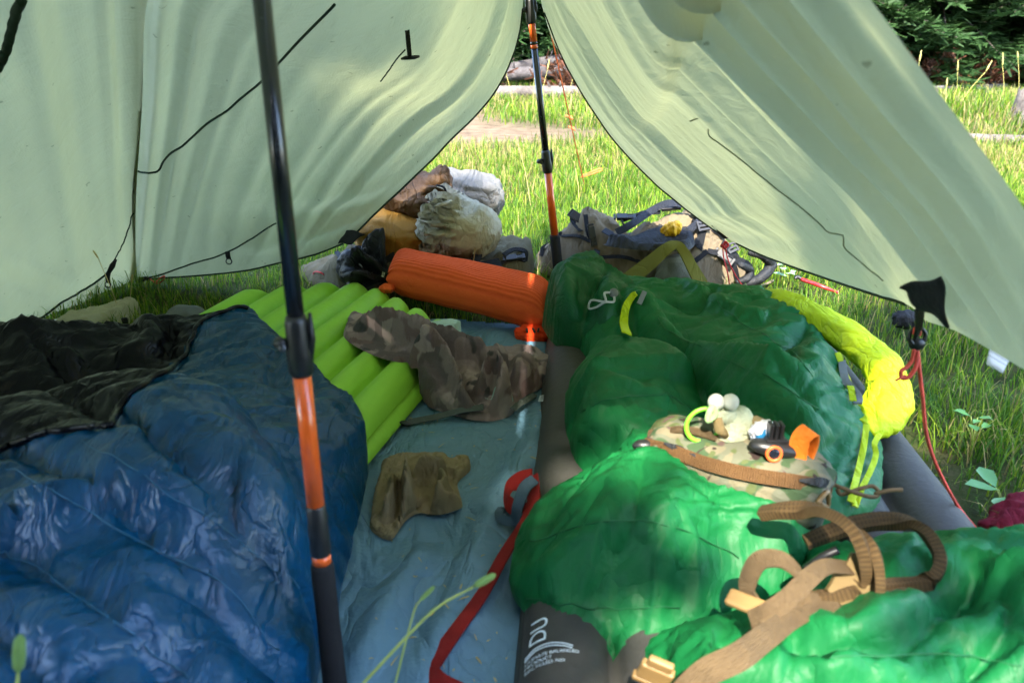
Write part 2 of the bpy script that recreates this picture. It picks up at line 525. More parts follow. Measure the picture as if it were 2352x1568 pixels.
# ------------------------------------------------------------------ materials
class NT:
    def __init__(s, name):
        s.m = bpy.data.materials.new(name); s.m.use_nodes = True
        s.t = s.m.node_tree; s.t.nodes.clear()
        s.out = s.n('ShaderNodeOutputMaterial')
    def n(s, typ, **kw):
        nd = s.t.nodes.new(typ)
        for k, v in kw.items():
            if k.startswith('_'): setattr(nd, k[1:], v)
            else:
                nd.inputs[k.replace('__', ' ')].default_value = v
        return nd
    def l(s, a, b): s.t.links.new(a, b)
    def coord(s, scale=(1, 1, 1), rot=(0, 0, 0)):
        tc = s.n('ShaderNodeTexCoord'); mp = s.n('ShaderNodeMapping')
        mp.inputs['Scale'].default_value = scale; mp.inputs['Rotation'].default_value = rot
        s.l(tc.outputs['Object'], mp.inputs['Vector']); return mp.outputs[0]
    def noise(s, vec, scale, detail=3, rough=0.55, dist=0.0):
        nd = s.n('ShaderNodeTexNoise', Scale=scale, Detail=detail, Roughness=rough, Distortion=dist)
        s.l(vec, nd.inputs['Vector']); return nd.outputs['Fac']
    def math(s, op, a, b=None):
        nd = s.n('ShaderNodeMath', _operation=op)
        for i, v in enumerate((a, b)):
            if v is None: continue
            if isinstance(v, (int, float)): nd.inputs[i].default_value = v
            else: s.l(v, nd.inputs[i])
        return nd.outputs[0]
    def ramp(s, fac, stops, interp='LINEAR'):
        nd = s.n('ShaderNodeValToRGB'); r = nd.color_ramp; r.interpolation = interp
        while len(r.elements) < len(stops): r.elements.new(0.5)
        for e, (p, c) in zip(r.elements, stops):
            e.position = p; e.color = c if len(c) == 4 else tuple(c) + (1,)
        s.l(fac, nd.inputs[0]); return nd.outputs[0]
    def mix(s, fac, a, b, blend='MIX'):
        nd = s.n('ShaderNodeMix', _data_type='RGBA', _blend_type=blend)
        for k, v in ((0, fac), (6, a), (7, b)):
            if isinstance(v, (int, float)): nd.inputs[k].default_value = v
            elif isinstance(v, tuple): nd.inputs[k].default_value = v
            else: s.l(v, nd.inputs[k])
        return nd.outputs[2]
    def bump(s, h, dist, strength=1.0, prev=None):
        nd = s.n('ShaderNodeBump', Strength=strength, Distance=dist)
        s.l(h, nd.inputs['Height'])
        if prev is not None: s.l(prev, nd.inputs['Normal'])
        return nd.outputs[0]

def C(c):
    return srgb(c) if isinstance(c, str) else (tuple(c) + (1,))[:4]

def fabric(name, col, rough=0.8, spec=0.3, var=0.12, wr=(30, 0.004), wr2=(90, 0.0012), weave=0.00012, weave_scale=900, sheen=0.0, trans=0.0, dirt=None, stretch=(1, 1, 1), coat=0.0, ang=0.6):
    """woven cloth: slight unevenness of colour, crumple relief, fine weave"""
    s = NT(name); b = s.n('ShaderNodeBsdfPrincipled', Roughness=rough)
    b.inputs['Specular IOR Level'].default_value = spec
    c = C(col); v = s.coord()
    n1 = s.noise(v, 7, 4)
    dark = tuple(x * (1 - var) for x in c[:3]) + (1,); lite = tuple(min(1, x * (1 + var)) for x in c[:3]) + (1,)
    colr = s.ramp(n1, [(0.3, dark), (0.7, lite)])
    if dirt:
        n2 = s.noise(v, 3.3, 6, 0.65)
        colr = s.mix(s.ramp(n2, [(0.55, (0, 0, 0)), (0.72, (1, 1, 1))]), colr, C(dirt))
    s.l(colr, b.inputs['Base Color'])
    vs = s.coord(scale=stretch)
    nrm = None
    if wr:
        # creases: thin bright-and-dark veins, drawn out along one direction
        vc = s.coord(scale=(1.0, 0.38, 0.6), rot=(0, 0, ang))
        n0 = s.n('ShaderNodeTexNoise', Scale=wr[0], Detail=3.0, Roughness=0.5, Distortion=0.9); s.l(vc, n0.inputs['Vector'])
        cre = s.math('ABSOLUTE', s.math('SUBTRACT', n0.outputs['Fac'], 0.5))
        cre = s.math('POWER', s.math('MULTIPLY', cre, 3.0), 0.6)
        vb = s.coord(scale=(0.45, 1.0, 0.6), rot=(0, 0, ang + 0.5))
        n1b = s.n('ShaderNodeTexNoise', Scale=wr[0] * 0.45, Detail=2.0, Distortion=0.6); s.l(vb, n1b.inputs['Vector'])
        nrm = s.bump(n1b.outputs['Fac'], wr[1] * 4)
        nrm = s.bump(cre, wr[1], prev=nrm)
    if wr2:
        nn = s.noise(vs, wr2[0], 4, 0.6, 0.6)
        nrm = s.bump(nn, wr2[1] * 2.5, prev=nrm)
    if weave:
        wv = s.noise(v, weave_scale, 1)
        nrm = s.bump(wv, weave, prev=nrm)
    if nrm is not None: s.l(nrm, b.inputs['Normal'])
    if sheen: b.inputs['Sheen Weight'].default_value = sheen
    if coat: b.inputs['Coat Weight'].default_value = coat; b.inputs['Coat Roughness'].default_value = 0.35
    if trans:
        tr = s.n('ShaderNodeBsdfTranslucent'); s.l(colr, tr.inputs['Color'])
        if nrm is not None: s.l(nrm, tr.inputs['Normal'])
        mx = s.n('ShaderNodeMixShader', Fac=trans); s.l(b.outputs[0], mx.inputs[1]); s.l(tr.outputs[0], mx.inputs[2])
        s.l(mx.outputs[0], s.out.inputs['Surface'])
    else:
        s.l(b.outputs[0], s.out.inputs['Surface'])
    return s.m

def plain(name, col, rough=0.5, metal=0.0, spec=0.5, bump=None, var=0.08, wear=None, coat=0.0):
    s = NT(name); b = s.n('ShaderNodeBsdfPrincipled', Roughness=rough, Metallic=metal)
    b.inputs['Specular IOR Level'].default_value = spec
    c = C(col); v = s.coord()
    n1 = s.noise(v, 40, 4)
    colr = s.ramp(n1, [(0.3, tuple(x * (1 - var) for x in c[:3])), (0.7, tuple(min(1, x * (1 + var)) for x in c[:3]))])
    if wear:
        n2 = s.noise(v, wear[1], 5, 0.7)
        m = s.ramp(n2, [(wear[2], (0, 0, 0)), (wear[2] + 0.04, (1, 1, 1))])
        colr = s.mix(m, colr, C(wear[0]))
    s.l(colr, b.inputs['Base Color'])
    if bump: s.l(s.bump(s.noise(v, bump[0], 3), bump[1]), b.inputs['Normal'])
    if coat: b.inputs['Coat Weight'].default_value = coat
    s.l(b.outputs[0], s.out.inputs['Surface'])
    return s.m

def camo(name, cols, scale, thr, rough=0.85, wr=(26, 0.004), trans=0.0):
    """printed camouflage: blotches of flat colours over a base"""
    s = NT(name); b = s.n('ShaderNodeBsdfPrincipled', Roughness=rough); b.inputs['Specular IOR Level'].default_value = 0.2
    v = s.coord(scale=(1, 1.3, 1))
    col = C(cols[0])
    for i, c in enumerate(cols[1:]):
        vv = s.n('ShaderNodeVectorMath', _operation='ADD'); s.l(v, vv.inputs[0]); vv.inputs[1].default_value = (3.1 * i + 1, 7.7 * i, 1.9 * i)
        n = s.noise(vv.outputs[0], scale * (1 + 0.18 * i), 1.5, 0.4, 0.5)
        m = s.ramp(n, [(thr[i] - 0.008, (0, 0, 0)), (thr[i] + 0.018, (1, 1, 1))])
        col = s.mix(m, col, C(c))
    s.l(col, b.inputs['Base Color'])
    vo = s.n('ShaderNodeTexVoronoi', _feature='SMOOTH_F1', Scale=wr[0], Smoothness=0.4); s.l(s.coord(), vo.inputs['Vector'])
    nm = s.bump(vo.outputs['Distance'], wr[1]); nm = s.bump(s.noise(s.coord(), 90, 3), 0.002, prev=nm)
    s.l(nm, b.inputs['Normal'])
    s.l(b.outputs[0], s.out.inputs['Surface'])
    return s.m

def webbing(name, col, rough=0.8, pitch=0.0024, braid=False):
    """woven strap: ribs across its run, darker selvedges"""
    s = NT(name); b = s.n('ShaderNodeBsdfPrincipled', Roughness=rough); b.inputs['Specular IOR Level'].default_value = 0.25
    c = C(col); v = s.coord()
    at = s.n('ShaderNodeAttribute', _attribute_name='run'); ac = s.n('ShaderNodeAttribute', _attribute_name='across')
    w = s.math('SINE', s.math('MULTIPLY', at.outputs['Fac'], 2 * math.pi / pitch))
    w2 = s.math('SINE', s.math('MULTIPLY', ac.outputs['Fac'], 2 * math.pi * 9))
    base = s.ramp(s.noise(v, 30, 4), [(0.3, tuple(x * .82 for x in c[:3])), (0.7, tuple(min(1, x * 1.12) for x in c[:3]))])
    base = s.mix(s.ramp(w, [(0.0, (0.0, 0.0, 0.0)), (1.0, (0.18, 0.18, 0.18))]), base, tuple(x * .55 for x in c[:3]) + (1,))
    if braid:
        r1 = s.math('MULTIPLY', at.outputs['Fac'], 2 * math.pi / 0.0085); a1 = s.math('MULTIPLY', ac.outputs['Fac'], 9.0)
        dm = s.math('MULTIPLY', s.math('SINE', s.math('ADD', r1, a1)), s.math('SINE', s.math('SUBTRACT', r1, a1)))
        base = s.mix(s.ramp(dm, [(0.02, (0, 0, 0)), (0.30, (0.75, 0.75, 0.75))]), base, tuple(x * .42 for x in c[:3]) + (1,))
    s.l(base, b.inputs['Base Color'])
    nm = s.bump(w, 0.0004); nm = s.bump(w2, 0.0005, prev=nm); nm = s.bump(s.noise(v, 60, 3), 0.004, prev=nm); s.l(nm, b.inputs['Normal'])
    s.l(b.outputs[0], s.out.inputs['Surface']); return s.m

# ------------------------------------------------------------------ the setting: ground, grass, wood edge
rng = np.random.RandomState(7)

def ground_z(x, y):
    r = np.hypot(x, y - 1.2)
    return (0.05 * pn(x * 0.35, y * 0.35, 3) + 0.02 * pn(x * 1.3, y * 1.3, 4)) * sstep(2.2, 6.0, r) - 0.012 + 0.02 * sstep(6, 14, y)

def bare_mask(x, y):
    """worn earth on the path beyond the shelter"""
    w = 0.5 * fbm(x * 0.9, y * 0.9, 3, 21)
    a = np.exp(-(((x + 0.45 + 0.10 * (y - 6)) / 0.85) ** 2) - ((y - 6.3) / 1.5) ** 2)
    b = 0.65 * np.exp(-((x - 0.2) / 0.8) ** 2 - ((y - 5.4) / 0.5) ** 2)
    c = 0.75 * np.exp(-((x + 1.0) / 0.5) ** 2 - ((y - 8.2) / 1.6) ** 2)
    return np.clip((a + b + c) * 1.3 + w * 0.5 - 0.25, 0, 1)

def dry_mask(x, y):
    return np.clip(0.8 * np.exp(-((y - 4.6) / 1.1) ** 2) + 0.5 * np.exp(-((y - 7.6) / 0.8) ** 2) + 0.55 * fbm(x * 0.8 + 3, y * 0.8, 3, 33) - 0.05, 0, 1)

def build_ground():
    s = np.linspace(-1, 1, 261)
    gx = np.sign(s) * (3.0 * np.abs(s) + 77 * np.abs(s) ** 4)
    X, Y = np.meshgrid(gx, gx + 3.0, indexing='ij')
    x, y = X.ravel(), Y.ravel()
    V = np.stack([x, y, ground_z(x, y) + 0.006 * fbm(x * 7, y * 7, 3, 8) * sstep(1.5, 3, np.hypot(x, y - 1.2))], 1)
    m = NT('ground_soil'); b = m.n('ShaderNodeBsdfPrincipled', Roughness=0.95); b.inputs['Specular IOR Level'].default_value = 0.15
    at = m.n('ShaderNodeAttribute', _attribute_name='bare')
    v = m.coord()
    turf = m.ramp(m.noise(v, 14, 5, 0.65), [(0.3, (0.022, 0.026, 0.008)), (0.5, (0.040, 0.058, 0.012)), (0.74, (0.10, 0.085, 0.035))])
    dust = m.ramp(m.noise(v, 9, 6, 0.7), [(0.25, (0.085, 0.055, 0.035)), (0.5, (0.19, 0.135, 0.088)), (0.75, (0.29, 0.22, 0.145))])
    m.l(m.mix(at.outputs['Fac'], turf, dust), b.inputs['Base Color'])
    nm = m.bump(m.noise(v, 45, 6, 0.7), 0.03); m.l(nm, b.inputs['Normal'])
    m.l(b.outputs[0], m.out.inputs['Surface'])
    o = mesh_obj('ground', V, grid_faces(261, 261), m.m, base=(0, 0, 0), attrs={'bare': bare_mask(x, y)})
    tag(o, kind='structure')
build_ground()

def blade_mesh(px, py, pz, hgt, wid, col, tipcol, seed, lean=0.55, name='grass', label='', mat=None):
    rs = np.random.RandomState(seed); n = len(px)
    az = rs.rand(n) * 2 * np.pi; faz = az + np.pi / 2 + rs.randn(n) * 0.5
    ln = np.abs(rs.randn(n)) * lean * 0.6 + 0.12
    dx, dy = np.cos(az), np.sin(az); sx, sy = np.cos(faz) * wid / 2, np.sin(faz) * wid / 2
    b = np.stack([px, py, pz], 1)
    S = np.stack([sx, sy, np.zeros(n)], 1)
    def pt(t, k): return b + np.stack([dx * ln * hgt * k, dy * ln * hgt * k, hgt * t], 1)
    m1 = pt(0.42, 0.22); m2 = pt(0.78, 0.60); tip = pt(0.98 - 0.25 * np.minimum(ln, 1), 1.05)
    V = np.stack([b - S, b + S, m1 - S * 0.85, m1 + S * 0.85, m2 - S * 0.55, m2 + S * 0.55, tip], 1).reshape(-1, 3)
    k = np.arange(n) * 7
    Q = np.concatenate([np.stack([k, k + 1, k + 3, k + 2], 1), np.stack([k + 2, k + 3, k + 5, k + 4], 1)])
    # the tip as a narrow quad keeps one face size
    Tq = np.stack([k + 4, k + 5, k + 6], 1)
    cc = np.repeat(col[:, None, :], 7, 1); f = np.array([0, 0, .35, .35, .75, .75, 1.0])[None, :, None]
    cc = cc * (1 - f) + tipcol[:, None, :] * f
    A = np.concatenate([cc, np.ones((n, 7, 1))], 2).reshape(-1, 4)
    me = bpy.data.meshes.new(name)
    me.vertices.add(len(V)); me.vertices.foreach_set('co', V.astype(np.float32).ravel())
    nq, nt = len(Q), len(Tq)
    me.loops.add(nq * 4 + nt * 3); me.loops.foreach_set('vertex_index', np.concatenate([Q.ravel(), Tq.ravel()]).astype(np.int32))
    me.polygons.add(nq + nt); me.polygons.foreach_set('loop_start', np.concatenate([np.arange(nq) * 4, nq * 4 + np.arange(nt) * 3]).astype(np.int32))
    me.update(calc_edges=True)
    at = me.attributes.new('col', 'FLOAT_COLOR', 'POINT'); at.data.foreach_set('color', A.astype(np.float32).ravel())
    me.materials.append(mat); me.shade_smooth()
    o = bpy.data.objects.new(name, me); scene.collection.objects.link(o)
    tag(o, label, 'grass', kind='stuff')
    return o

def grass_material():
    m = NT('grass_blade'); at = m.n('ShaderNodeAttribute', _attribute_name='col')
    b = m.n('ShaderNodeBsdfPrincipled', Roughness=0.55); b.inputs['Specular IOR Level'].default_value = 0.25
    m.l(at.outputs['Color'], b.inputs['Base Color'])
    tr = m.n('ShaderNodeBsdfTranslucent'); m.l(at.outputs['Color'], tr.inputs['Color'])
    mx = m.n('ShaderNodeMixShader', Fac=0.42); m.l(b.outputs[0], mx.inputs[1]); m.l(tr.outputs[0], mx.inputs[2])
    m.l(mx.outputs[0], m.out.inputs['Surface'])
    return m.m
GRASS = grass_material()

# where the groundsheet lies no grass stands
SHEET_POLY = np.array([(-1.0, 0.1), (0.60, 0.1), (0.66, 1.55), (0.60, 1.72), (0.12, 1.80), (-0.10, 1.86), (-0.30, 1.88), (-0.62, 1.80), (-0.78, 1.55), (-0.95, 1.3)])

NOGRASS = np.array([(0.02, 0.2), (0.69, 0.2), (0.72, 1.76), (0.14, 1.80)])      # under the grey mat
NOGRASS2 = np.array([(-0.10, 1.66), (-0.20, 1.90), (-0.42, 1.97), (-0.62, 1.90), (-0.72, 1.80), (-1.15, 0.3), (-0.5, 0.3)])   # under the lime mat

def grass_colors(x, y, rs):
    n = len(x)
    dry = np.clip(dry_mask(x, y) * 0.75 + 0.13, 0, 1)
    isdry = rs.rand(n) < dry * 0.55
    g1 = np.array([0.085, 0.190, 0.012]); g2 = np.array([0.215, 0.315, 0.020]); g3 = np.array([0.030, 0.105, 0.010])
    t = rs.rand(n)[:, None]; t2 = rs.rand(n)[:, None]
    col = g3 * (1 - t) + g1 * t; col = np.where(t2 > 0.6, g1 * (1 - t) + g2 * t, col)
    straw = np.array([0.34, 0.27, 0.10]) * (0.6 + 0.6 * rs.rand(n)[:, None])
    col = np.where(isdry[:, None], straw, col)
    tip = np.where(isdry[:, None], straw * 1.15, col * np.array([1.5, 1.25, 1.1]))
    return col, tip

def build_grass():
    rs = np.random.RandomState(5)
    # near turf
    n = 230000
    y = 0.75 + 4.3 * rs.rand(n) ** 0.8; x = (rs.rand(n) * 2 - 1) * (0.95 + 0.72 * y)
    tuft = fbm(x * 5, y * 5, 3, 41)
    keep = (~in_poly(x, y, SHEET_POLY)) & (~in_poly(x, y, NOGRASS)) & (~in_poly(x, y, NOGRASS2)) & (rs.rand(n) < np.clip(0.75 + 0.7 * tuft, 0.15, 1)) & (rs.rand(n) > bare_mask(x, y) * 1.1)
    x, y, tuft = x[keep], y[keep], tuft[keep]
    h = (0.030 + 0.045 * rs.rand(len(x)) ** 1.4) * (1 + 0.9 * np.clip(tuft, -0.6, 0.9))
    h *= 1.0 + 0.10 * sstep(2.4, 3.5, y)
    w = 0.0017 + 0.0017 * rs.rand(len(x)) + 0.0006 * np.clip(y - 2.5, 0, 3)
    c, t = grass_colors(x, y, rs)
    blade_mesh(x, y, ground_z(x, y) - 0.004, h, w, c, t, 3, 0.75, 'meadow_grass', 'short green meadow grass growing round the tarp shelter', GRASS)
    # farther meadow
    n = 110000
    y = 4.8 + 5.2 * rs.rand(n) ** 1.1; x = (rs.rand(n) * 2 - 1) * (1.2 + 0.74 * y)
    tuft = fbm(x * 1.6, y * 1.6, 3, 45)
    tall = np.exp(-((x - 0.55) / 0.75) ** 2 - ((y - 6.9) / 0.6) ** 2) + 0.8 * sstep(2.6, 3.6, x) * np.exp(-((y - 7.0) / 1.3) ** 2)
    keep = (rs.rand(n) < np.clip(0.7 + 0.8 * tuft + tall, 0.1, 1)) & (rs.rand(n) > np.clip(bare_mask(x, y) * 1.25 - tall, 0, 1))
    x, y, tuft, tall = x[keep], y[keep], tuft[keep], tall[keep]
    h = (0.045 + 0.06 * rs.rand(len(x))) * (1 + 0.6 * tuft) + 0.15 * tall * rs.rand(len(x))
    w = 0.0045 + 0.004 * rs.rand(len(x)) + 0.0006 * (y - 5)
    c, t = grass_colors(x, y, rs)
    dr = rs.rand(len(x)) < 0.16 + 0.3 * np.clip(fbm(x * 1.1 + 4, y * 1.1, 3, 66), 0, 1); c[dr] = np.array([.27, .22, .09]); t[dr] = np.array([.34, .28, .12])
    k = (1 + 0.35 * np.clip(tall, 0, 1))[:, None]
    k = k * (0.58 + 0.24 * np.clip(fbm(x * .7, y * .7, 2, 77) + .6, 0, 1))[:, None]
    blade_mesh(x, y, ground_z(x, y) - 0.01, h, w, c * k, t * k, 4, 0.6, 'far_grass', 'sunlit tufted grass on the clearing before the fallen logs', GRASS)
build_grass()

# ---- spruces at the edge of the wood
def bark_material(name, c1, c2, c3, sc=9):
    m = NT(name); b = m.n('ShaderNodeBsdfPrincipled', Roughness=0.92); b.inputs['Specular IOR Level'].default_value = 0.15
    v = m.coord(scale=(1, 1, 1))
    m.l(m.ramp(m.noise(v, sc, 6, 0.7, 0.8), [(0.28, c1), (0.5, c2), (0.74, c3)]), b.inputs['Base Color'])
    m.l(m.bump(m.noise(v, sc * 4, 5, 0.7), 0.02), b.inputs['Normal'])
    m.l(b.outputs[0], m.out.inputs['Surface']); return m.m
BARK = bark_material('spruce_bark', (0.03, 0.024, 0.02), (0.075, 0.06, 0.05), (0.14, 0.12, 0.10))

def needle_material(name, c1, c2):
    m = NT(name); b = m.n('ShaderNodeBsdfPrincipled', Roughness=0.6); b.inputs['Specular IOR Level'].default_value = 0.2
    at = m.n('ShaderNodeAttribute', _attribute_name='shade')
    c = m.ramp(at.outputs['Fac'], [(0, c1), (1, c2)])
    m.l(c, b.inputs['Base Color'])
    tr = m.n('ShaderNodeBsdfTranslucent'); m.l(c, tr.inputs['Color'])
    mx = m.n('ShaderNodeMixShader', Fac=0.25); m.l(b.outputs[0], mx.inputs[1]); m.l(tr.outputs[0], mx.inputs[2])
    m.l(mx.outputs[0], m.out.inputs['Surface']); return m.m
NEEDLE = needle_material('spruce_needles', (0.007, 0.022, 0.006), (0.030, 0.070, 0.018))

def spruce(name, label, height, spread, seed, loc, nbr=190, group='spruces at the edge of the wood', low=0.05, bend=0.25):
    rs = np.random.RandomState(seed)
    t = thing(name, label, 'tree', loc, group)
    L = np.array(loc)
    tz = np.linspace(0, height, 14)
    P = np.stack([0.04 * np.sin(tz * 0.9 + seed), 0.04 * np.cos(tz * 0.7), tz], 1)
    V, F = tube_geo(P + L, np.linspace(0.020 * height + 0.03, 0.01, 14), 9)
    mesh_obj('trunk', V, F, BARK, t)
    q = []; sh = []
    bars = []
    for i in range(nbr):
        f = (i + rs.rand()) / nbr
        z = low + (height - 0.15) * f ** 1.5
        az = i * 2.399 + rs.randn() * 0.3
        ln = spread * (1 - z / height) ** 0.75 * (0.65 + 0.5 * rs.rand()) + 0.12
        d = np.array([math.cos(az), math.sin(az), 0]); sd = np.array([-d[1], d[0], 0])
        m = 6; u = np.linspace(0.0, 1, m)
        B = np.array([0, 0, z]) + d * (u * ln)[:, None] + np.array([0, 0, 1]) * ((0.10 * u - bend * 1.6 * u * u + 0.55 * bend * u ** 4) * ln)[:, None]
        bars.append(tube_geo(B + L, np.linspace(0.012 * (0.5 + ln / spread), 0.003, m), 4, False))
        ntw = int(26 + 44 * ln / spread)
        uu = 0.12 + 0.88 * (np.arange(ntw) + rs.rand(ntw)) / ntw
        c = np.stack([np.interp(uu, u, B[:, k]) for k in range(3)], 1)
        side = np.where(np.arange(ntw) % 2, 1.0, -1.0)
        tl = ((0.30 * (1 - uu * 0.6) * ln / spread * 1.2 + 0.07) * (0.6 + 0.7 * rs.rand(ntw)))[:, None]
        unit = lambda a_: a_ / (np.linalg.norm(a_, axis=1)[:, None] + 1e-9)
        upv = np.array([0, 0, 1.0])
        dr = unit(d * (0.55 + 0.5 * rs.rand(ntw, 1)) + sd * (side * (0.9 * rs.rand(ntw) + 0.25))[:, None] + upv * (-0.35 * rs.rand(ntw, 1) + 0.05))
        nrm = unit(np.cross(dr, upv + rs.randn(ntw, 3) * 0.35))
        w = 0.016 + 0.012 * rs.rand(ntw, 1)
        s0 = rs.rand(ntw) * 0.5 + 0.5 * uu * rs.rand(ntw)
        # a twig: a kinked lance of needles, and a few side lances
        e = c + dr * tl; mid = c + dr * tl * 0.5 - upv * 0.01
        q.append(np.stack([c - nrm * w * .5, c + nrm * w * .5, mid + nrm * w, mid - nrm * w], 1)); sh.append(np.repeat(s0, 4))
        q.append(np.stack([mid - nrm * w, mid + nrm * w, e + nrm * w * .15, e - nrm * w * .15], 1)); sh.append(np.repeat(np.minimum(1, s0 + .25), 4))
        for kk in range(3):
            o_ = c + dr * tl * (0.25 + 0.22 * kk); ss = 1 if kk % 2 else -1
            d2 = unit(dr * 0.6 + nrm * ss * 0.8 + rs.randn(ntw, 3) * 0.15); n2 = unit(np.cross(d2, upv + rs.randn(ntw, 3) * 0.4))
            e2 = o_ + d2 * tl * 0.45
            q.append(np.stack([o_ - n2 * w * .6, o_ + n2 * w * .6, e2 + n2 * w * .25, e2 - n2 * w * .25], 1)); sh.append(np.repeat(np.minimum(1, s0 + .15), 4))
    V, F = join(*bars)
    mesh_obj('branch', V, F, BARK, t)
    Q = np.concatenate(q).reshape(-1, 3) + L
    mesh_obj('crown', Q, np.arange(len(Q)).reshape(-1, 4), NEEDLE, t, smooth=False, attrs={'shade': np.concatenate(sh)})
    return t

def copy_tree(src, loc, rz, sc, label, group=None):
    r = src.copy(); scene.collection.objects.link(r)
    r.location = loc; r.rotation_euler = (0, 0, rz); r.scale = (sc, sc, sc); r['label'] = label
    if group: r['group'] = group
    for ch in src.children:
        c = ch.copy(); scene.collection.objects.link(c); c.parent = r
    return r

def build_wood():
    a = spruce('spruce_tree', 'dense dark spruce behind the long grey log, beside the clearing path', 7.5, 1.8, 3, (0.9, 11.0, 0.0), nbr=240)
    b = spruce('spruce_tree', 'broad dark spruce with branches to the ground above the log pile', 6.5, 2.0, 9, (6.3, 9.7, 0.0), bend=0.32, nbr=240)
    spots = [(-0.7, 11.4, a, 0.4, 1.0, 'dark spruce standing beyond the crossed logs'), (-2.6, 11.2, b, 2.0, 1.0, 'spruce hidden mostly behind the shelter, past the dusty path'),
             (2.5, 11.0, b, 1.1, 1.05, 'dark spruce behind the sunlit tarp panel, near the pole gap'), (3.9, 10.3, a, 4.0, 1.0, 'spruce between the tarp panel and the broad spruce'),
             (5.1, 10.4, b, 3.2, 1.1, 'spruce with low boughs at the tarp panel edge'), (7.6, 10.1, a, 5.2, 1.05, 'outermost dark spruce beside the stump'),
             (7.0, 11.6, b, 0.7, 1.2, 'taller spruce in the shade behind the log pile'), (9.0, 11.2, b, 2.6, 1.15, 'dark spruce at the far corner of the wood'),
             (0.1, 12.6, b, 5.0, 1.2, 'taller spruce deep behind the gap under the tarp peak'), (4.5, 12.2, a, 2.2, 1.25, 'tall spruce deep in the wood past the tarp'),
             (1.7, 12.9, a, 3.3, 1.2, 'tall spruce in the second row behind the crossed logs'), (-4.2, 11.6, a, 1.2, 1.1, 'spruce at the wood edge behind the hanging tarp wall'),
             (5.8, 12.7, a, 0.2, 1.3, 'tall spruce in the second row behind the broad one'), (8.2, 12.8, a, 4.4, 1.3, 'tall spruce in the second row by the far corner')]
    for x, y, src, rz, sc, lab in spots:
        copy_tree(src, (x, y, 0), rz, sc, lab)
    for x, y, src, rz, sc, lab in [(-1.6, 14.0, a, 1.0, 1.35, 'farthest spruce filling the dark behind the path'), (3.2, 14.2, b, 2.0, 1.35, 'farthest spruce behind the tarp panel'), (10.4, 13.0, b, 2.9, 1.3, 'farthest spruce at the edge of the picture')]:
        copy_tree(src, (x, y, 0), rz, sc, lab)
build_wood()

# unseen spruces added behind the pitch, placed to shade it and leave sun patches
def build_shade():
    a = spruce('spruce_tree', 'unseen spruce added behind the pitch to shade the blue quilt', 8.0, 2.0, 31, (-1.2, -3.5, 0), nbr=240, group='unseen spruces added for shade', bend=0.2)
    a.rotation_euler = (0, 0, 6 * math.pi / 4)
    for x, y, rz, sc, lab in [(0.95, -3.4, 3 * math.pi / 4, 1.0, 'unseen spruce added to shade the grass beside the shelter'), (2.5, -3.6, 4.1, 1.0, 'unseen spruce added for shade, outermost beside the clearing'), (-2.6, -3.3, 1.0, 1.05, 'unseen spruce added to shade the hanging tarp wall'), (-1.9, -4.8, 2.2, 1.2, 'unseen spruce added for shade in the second row')]:
        copy_tree(a, (x, y, 0), rz, sc, lab)
build_shade()

# ---- fallen logs, stump and dead brush before the wood
LOG = bark_material('weathered_log', (0.045, 0.038, 0.033), (0.125, 0.105, 0.092), (0.23, 0.205, 0.185), 7)
LOG_SHADE = bark_material('log_painted_shade', (0.025, 0.022, 0.022), (0.075, 0.066, 0.064), (0.16, 0.145, 0.14), 7)  # same grey logs, with the wood edge's shade put into the colour
def fallen_log(label, a, b, r, mat=LOG, seed=1, name='fallen_log', group='fallen logs before the wood', stubs=2):
    rs = np.random.RandomState(seed); a, b = np.array(a, float), np.array(b, float)
    t = thing(name, label, 'log', tuple((a + b) / 2 - np.array([0, 0, r])), group)
    n = 22; u = np.linspace(0, 1, n)[:, None]; P = a * (1 - u) + b * u; P[:, 2] += 0.03 * r * np.sin(u[:, 0] * 7 + seed); P[:, 1] += .15 * r * np.sin(u[:, 0] * 5 + seed)
    V, F = tube_geo(P, r * np.linspace(1.08, .86, n), 16)
    V = V.reshape(n, 16, 3); C_ = P[:, None, :]; nz = 1 + .10 * fbm(np.linspace(0, 6, n)[:, None] + np.zeros((1, 16)), np.linspace(0, 9, 16)[None] + np.zeros((n, 1)), 3, seed)
    V = C_ + (V - C_) * nz[..., None]
    mesh_obj('trunk', V.reshape(-1, 3), F, mat, t)
    for k in range(stubs):
        q = P[rs.randint(3, n - 3)]; d = np.array([rs.randn() * .4, -.4, .6 + rs.rand()]); d /= np.linalg.norm(d)
        V, F = tube_geo(np.array([q + d * r * .7, q + d * r * 1.5, q + d * r * (1.9 + rs.rand())]), np.array([r * .22, r * .15, r * .08]), 6); mesh_obj('branch_stub', V, F, mat, t)
def L3(x, y, Y, z=None):
    p = AY(x, y, Y); return (p.x, p.y, p.z if z is None else z)
fallen_log('thick weathered log lying across the path beyond the far pole', L3(1060, 211, 8.3), L3(1420, 212, 8.5), .062, LOG, 3)
fallen_log('upper crossed log tilted in front of the dark wood', L3(1140, 164, 9.3), L3(1340, 126, 9.6), .060, LOG_SHADE, 4)
fallen_log('lower crossed log resting behind the thick log', L3(1140, 172, 9.1), L3(1420, 158, 9.3), .066, LOG_SHADE, 5)
fallen_log('sunlit log lying in the grass past the tarp panel edge', L3(2180, 322, 5.05), L3(2520, 330, 4.95), .040, LOG, 6, stubs=1)
fallen_log('topmost dark pole of the log pile below the broad spruce', L3(2120, 206, 8.2), L3(2310, 198, 8.5), .028, LOG_SHADE, 7)
fallen_log('middle dark pole of the log pile below the broad spruce', L3(2110, 219, 8.0), L3(2340, 212, 8.2), .030, LOG_SHADE, 8)
fallen_log('bottom dark log of the pile below the broad spruce', L3(2100, 234, 7.9), L3(2360, 230, 8.0), .040, LOG_SHADE, 9)
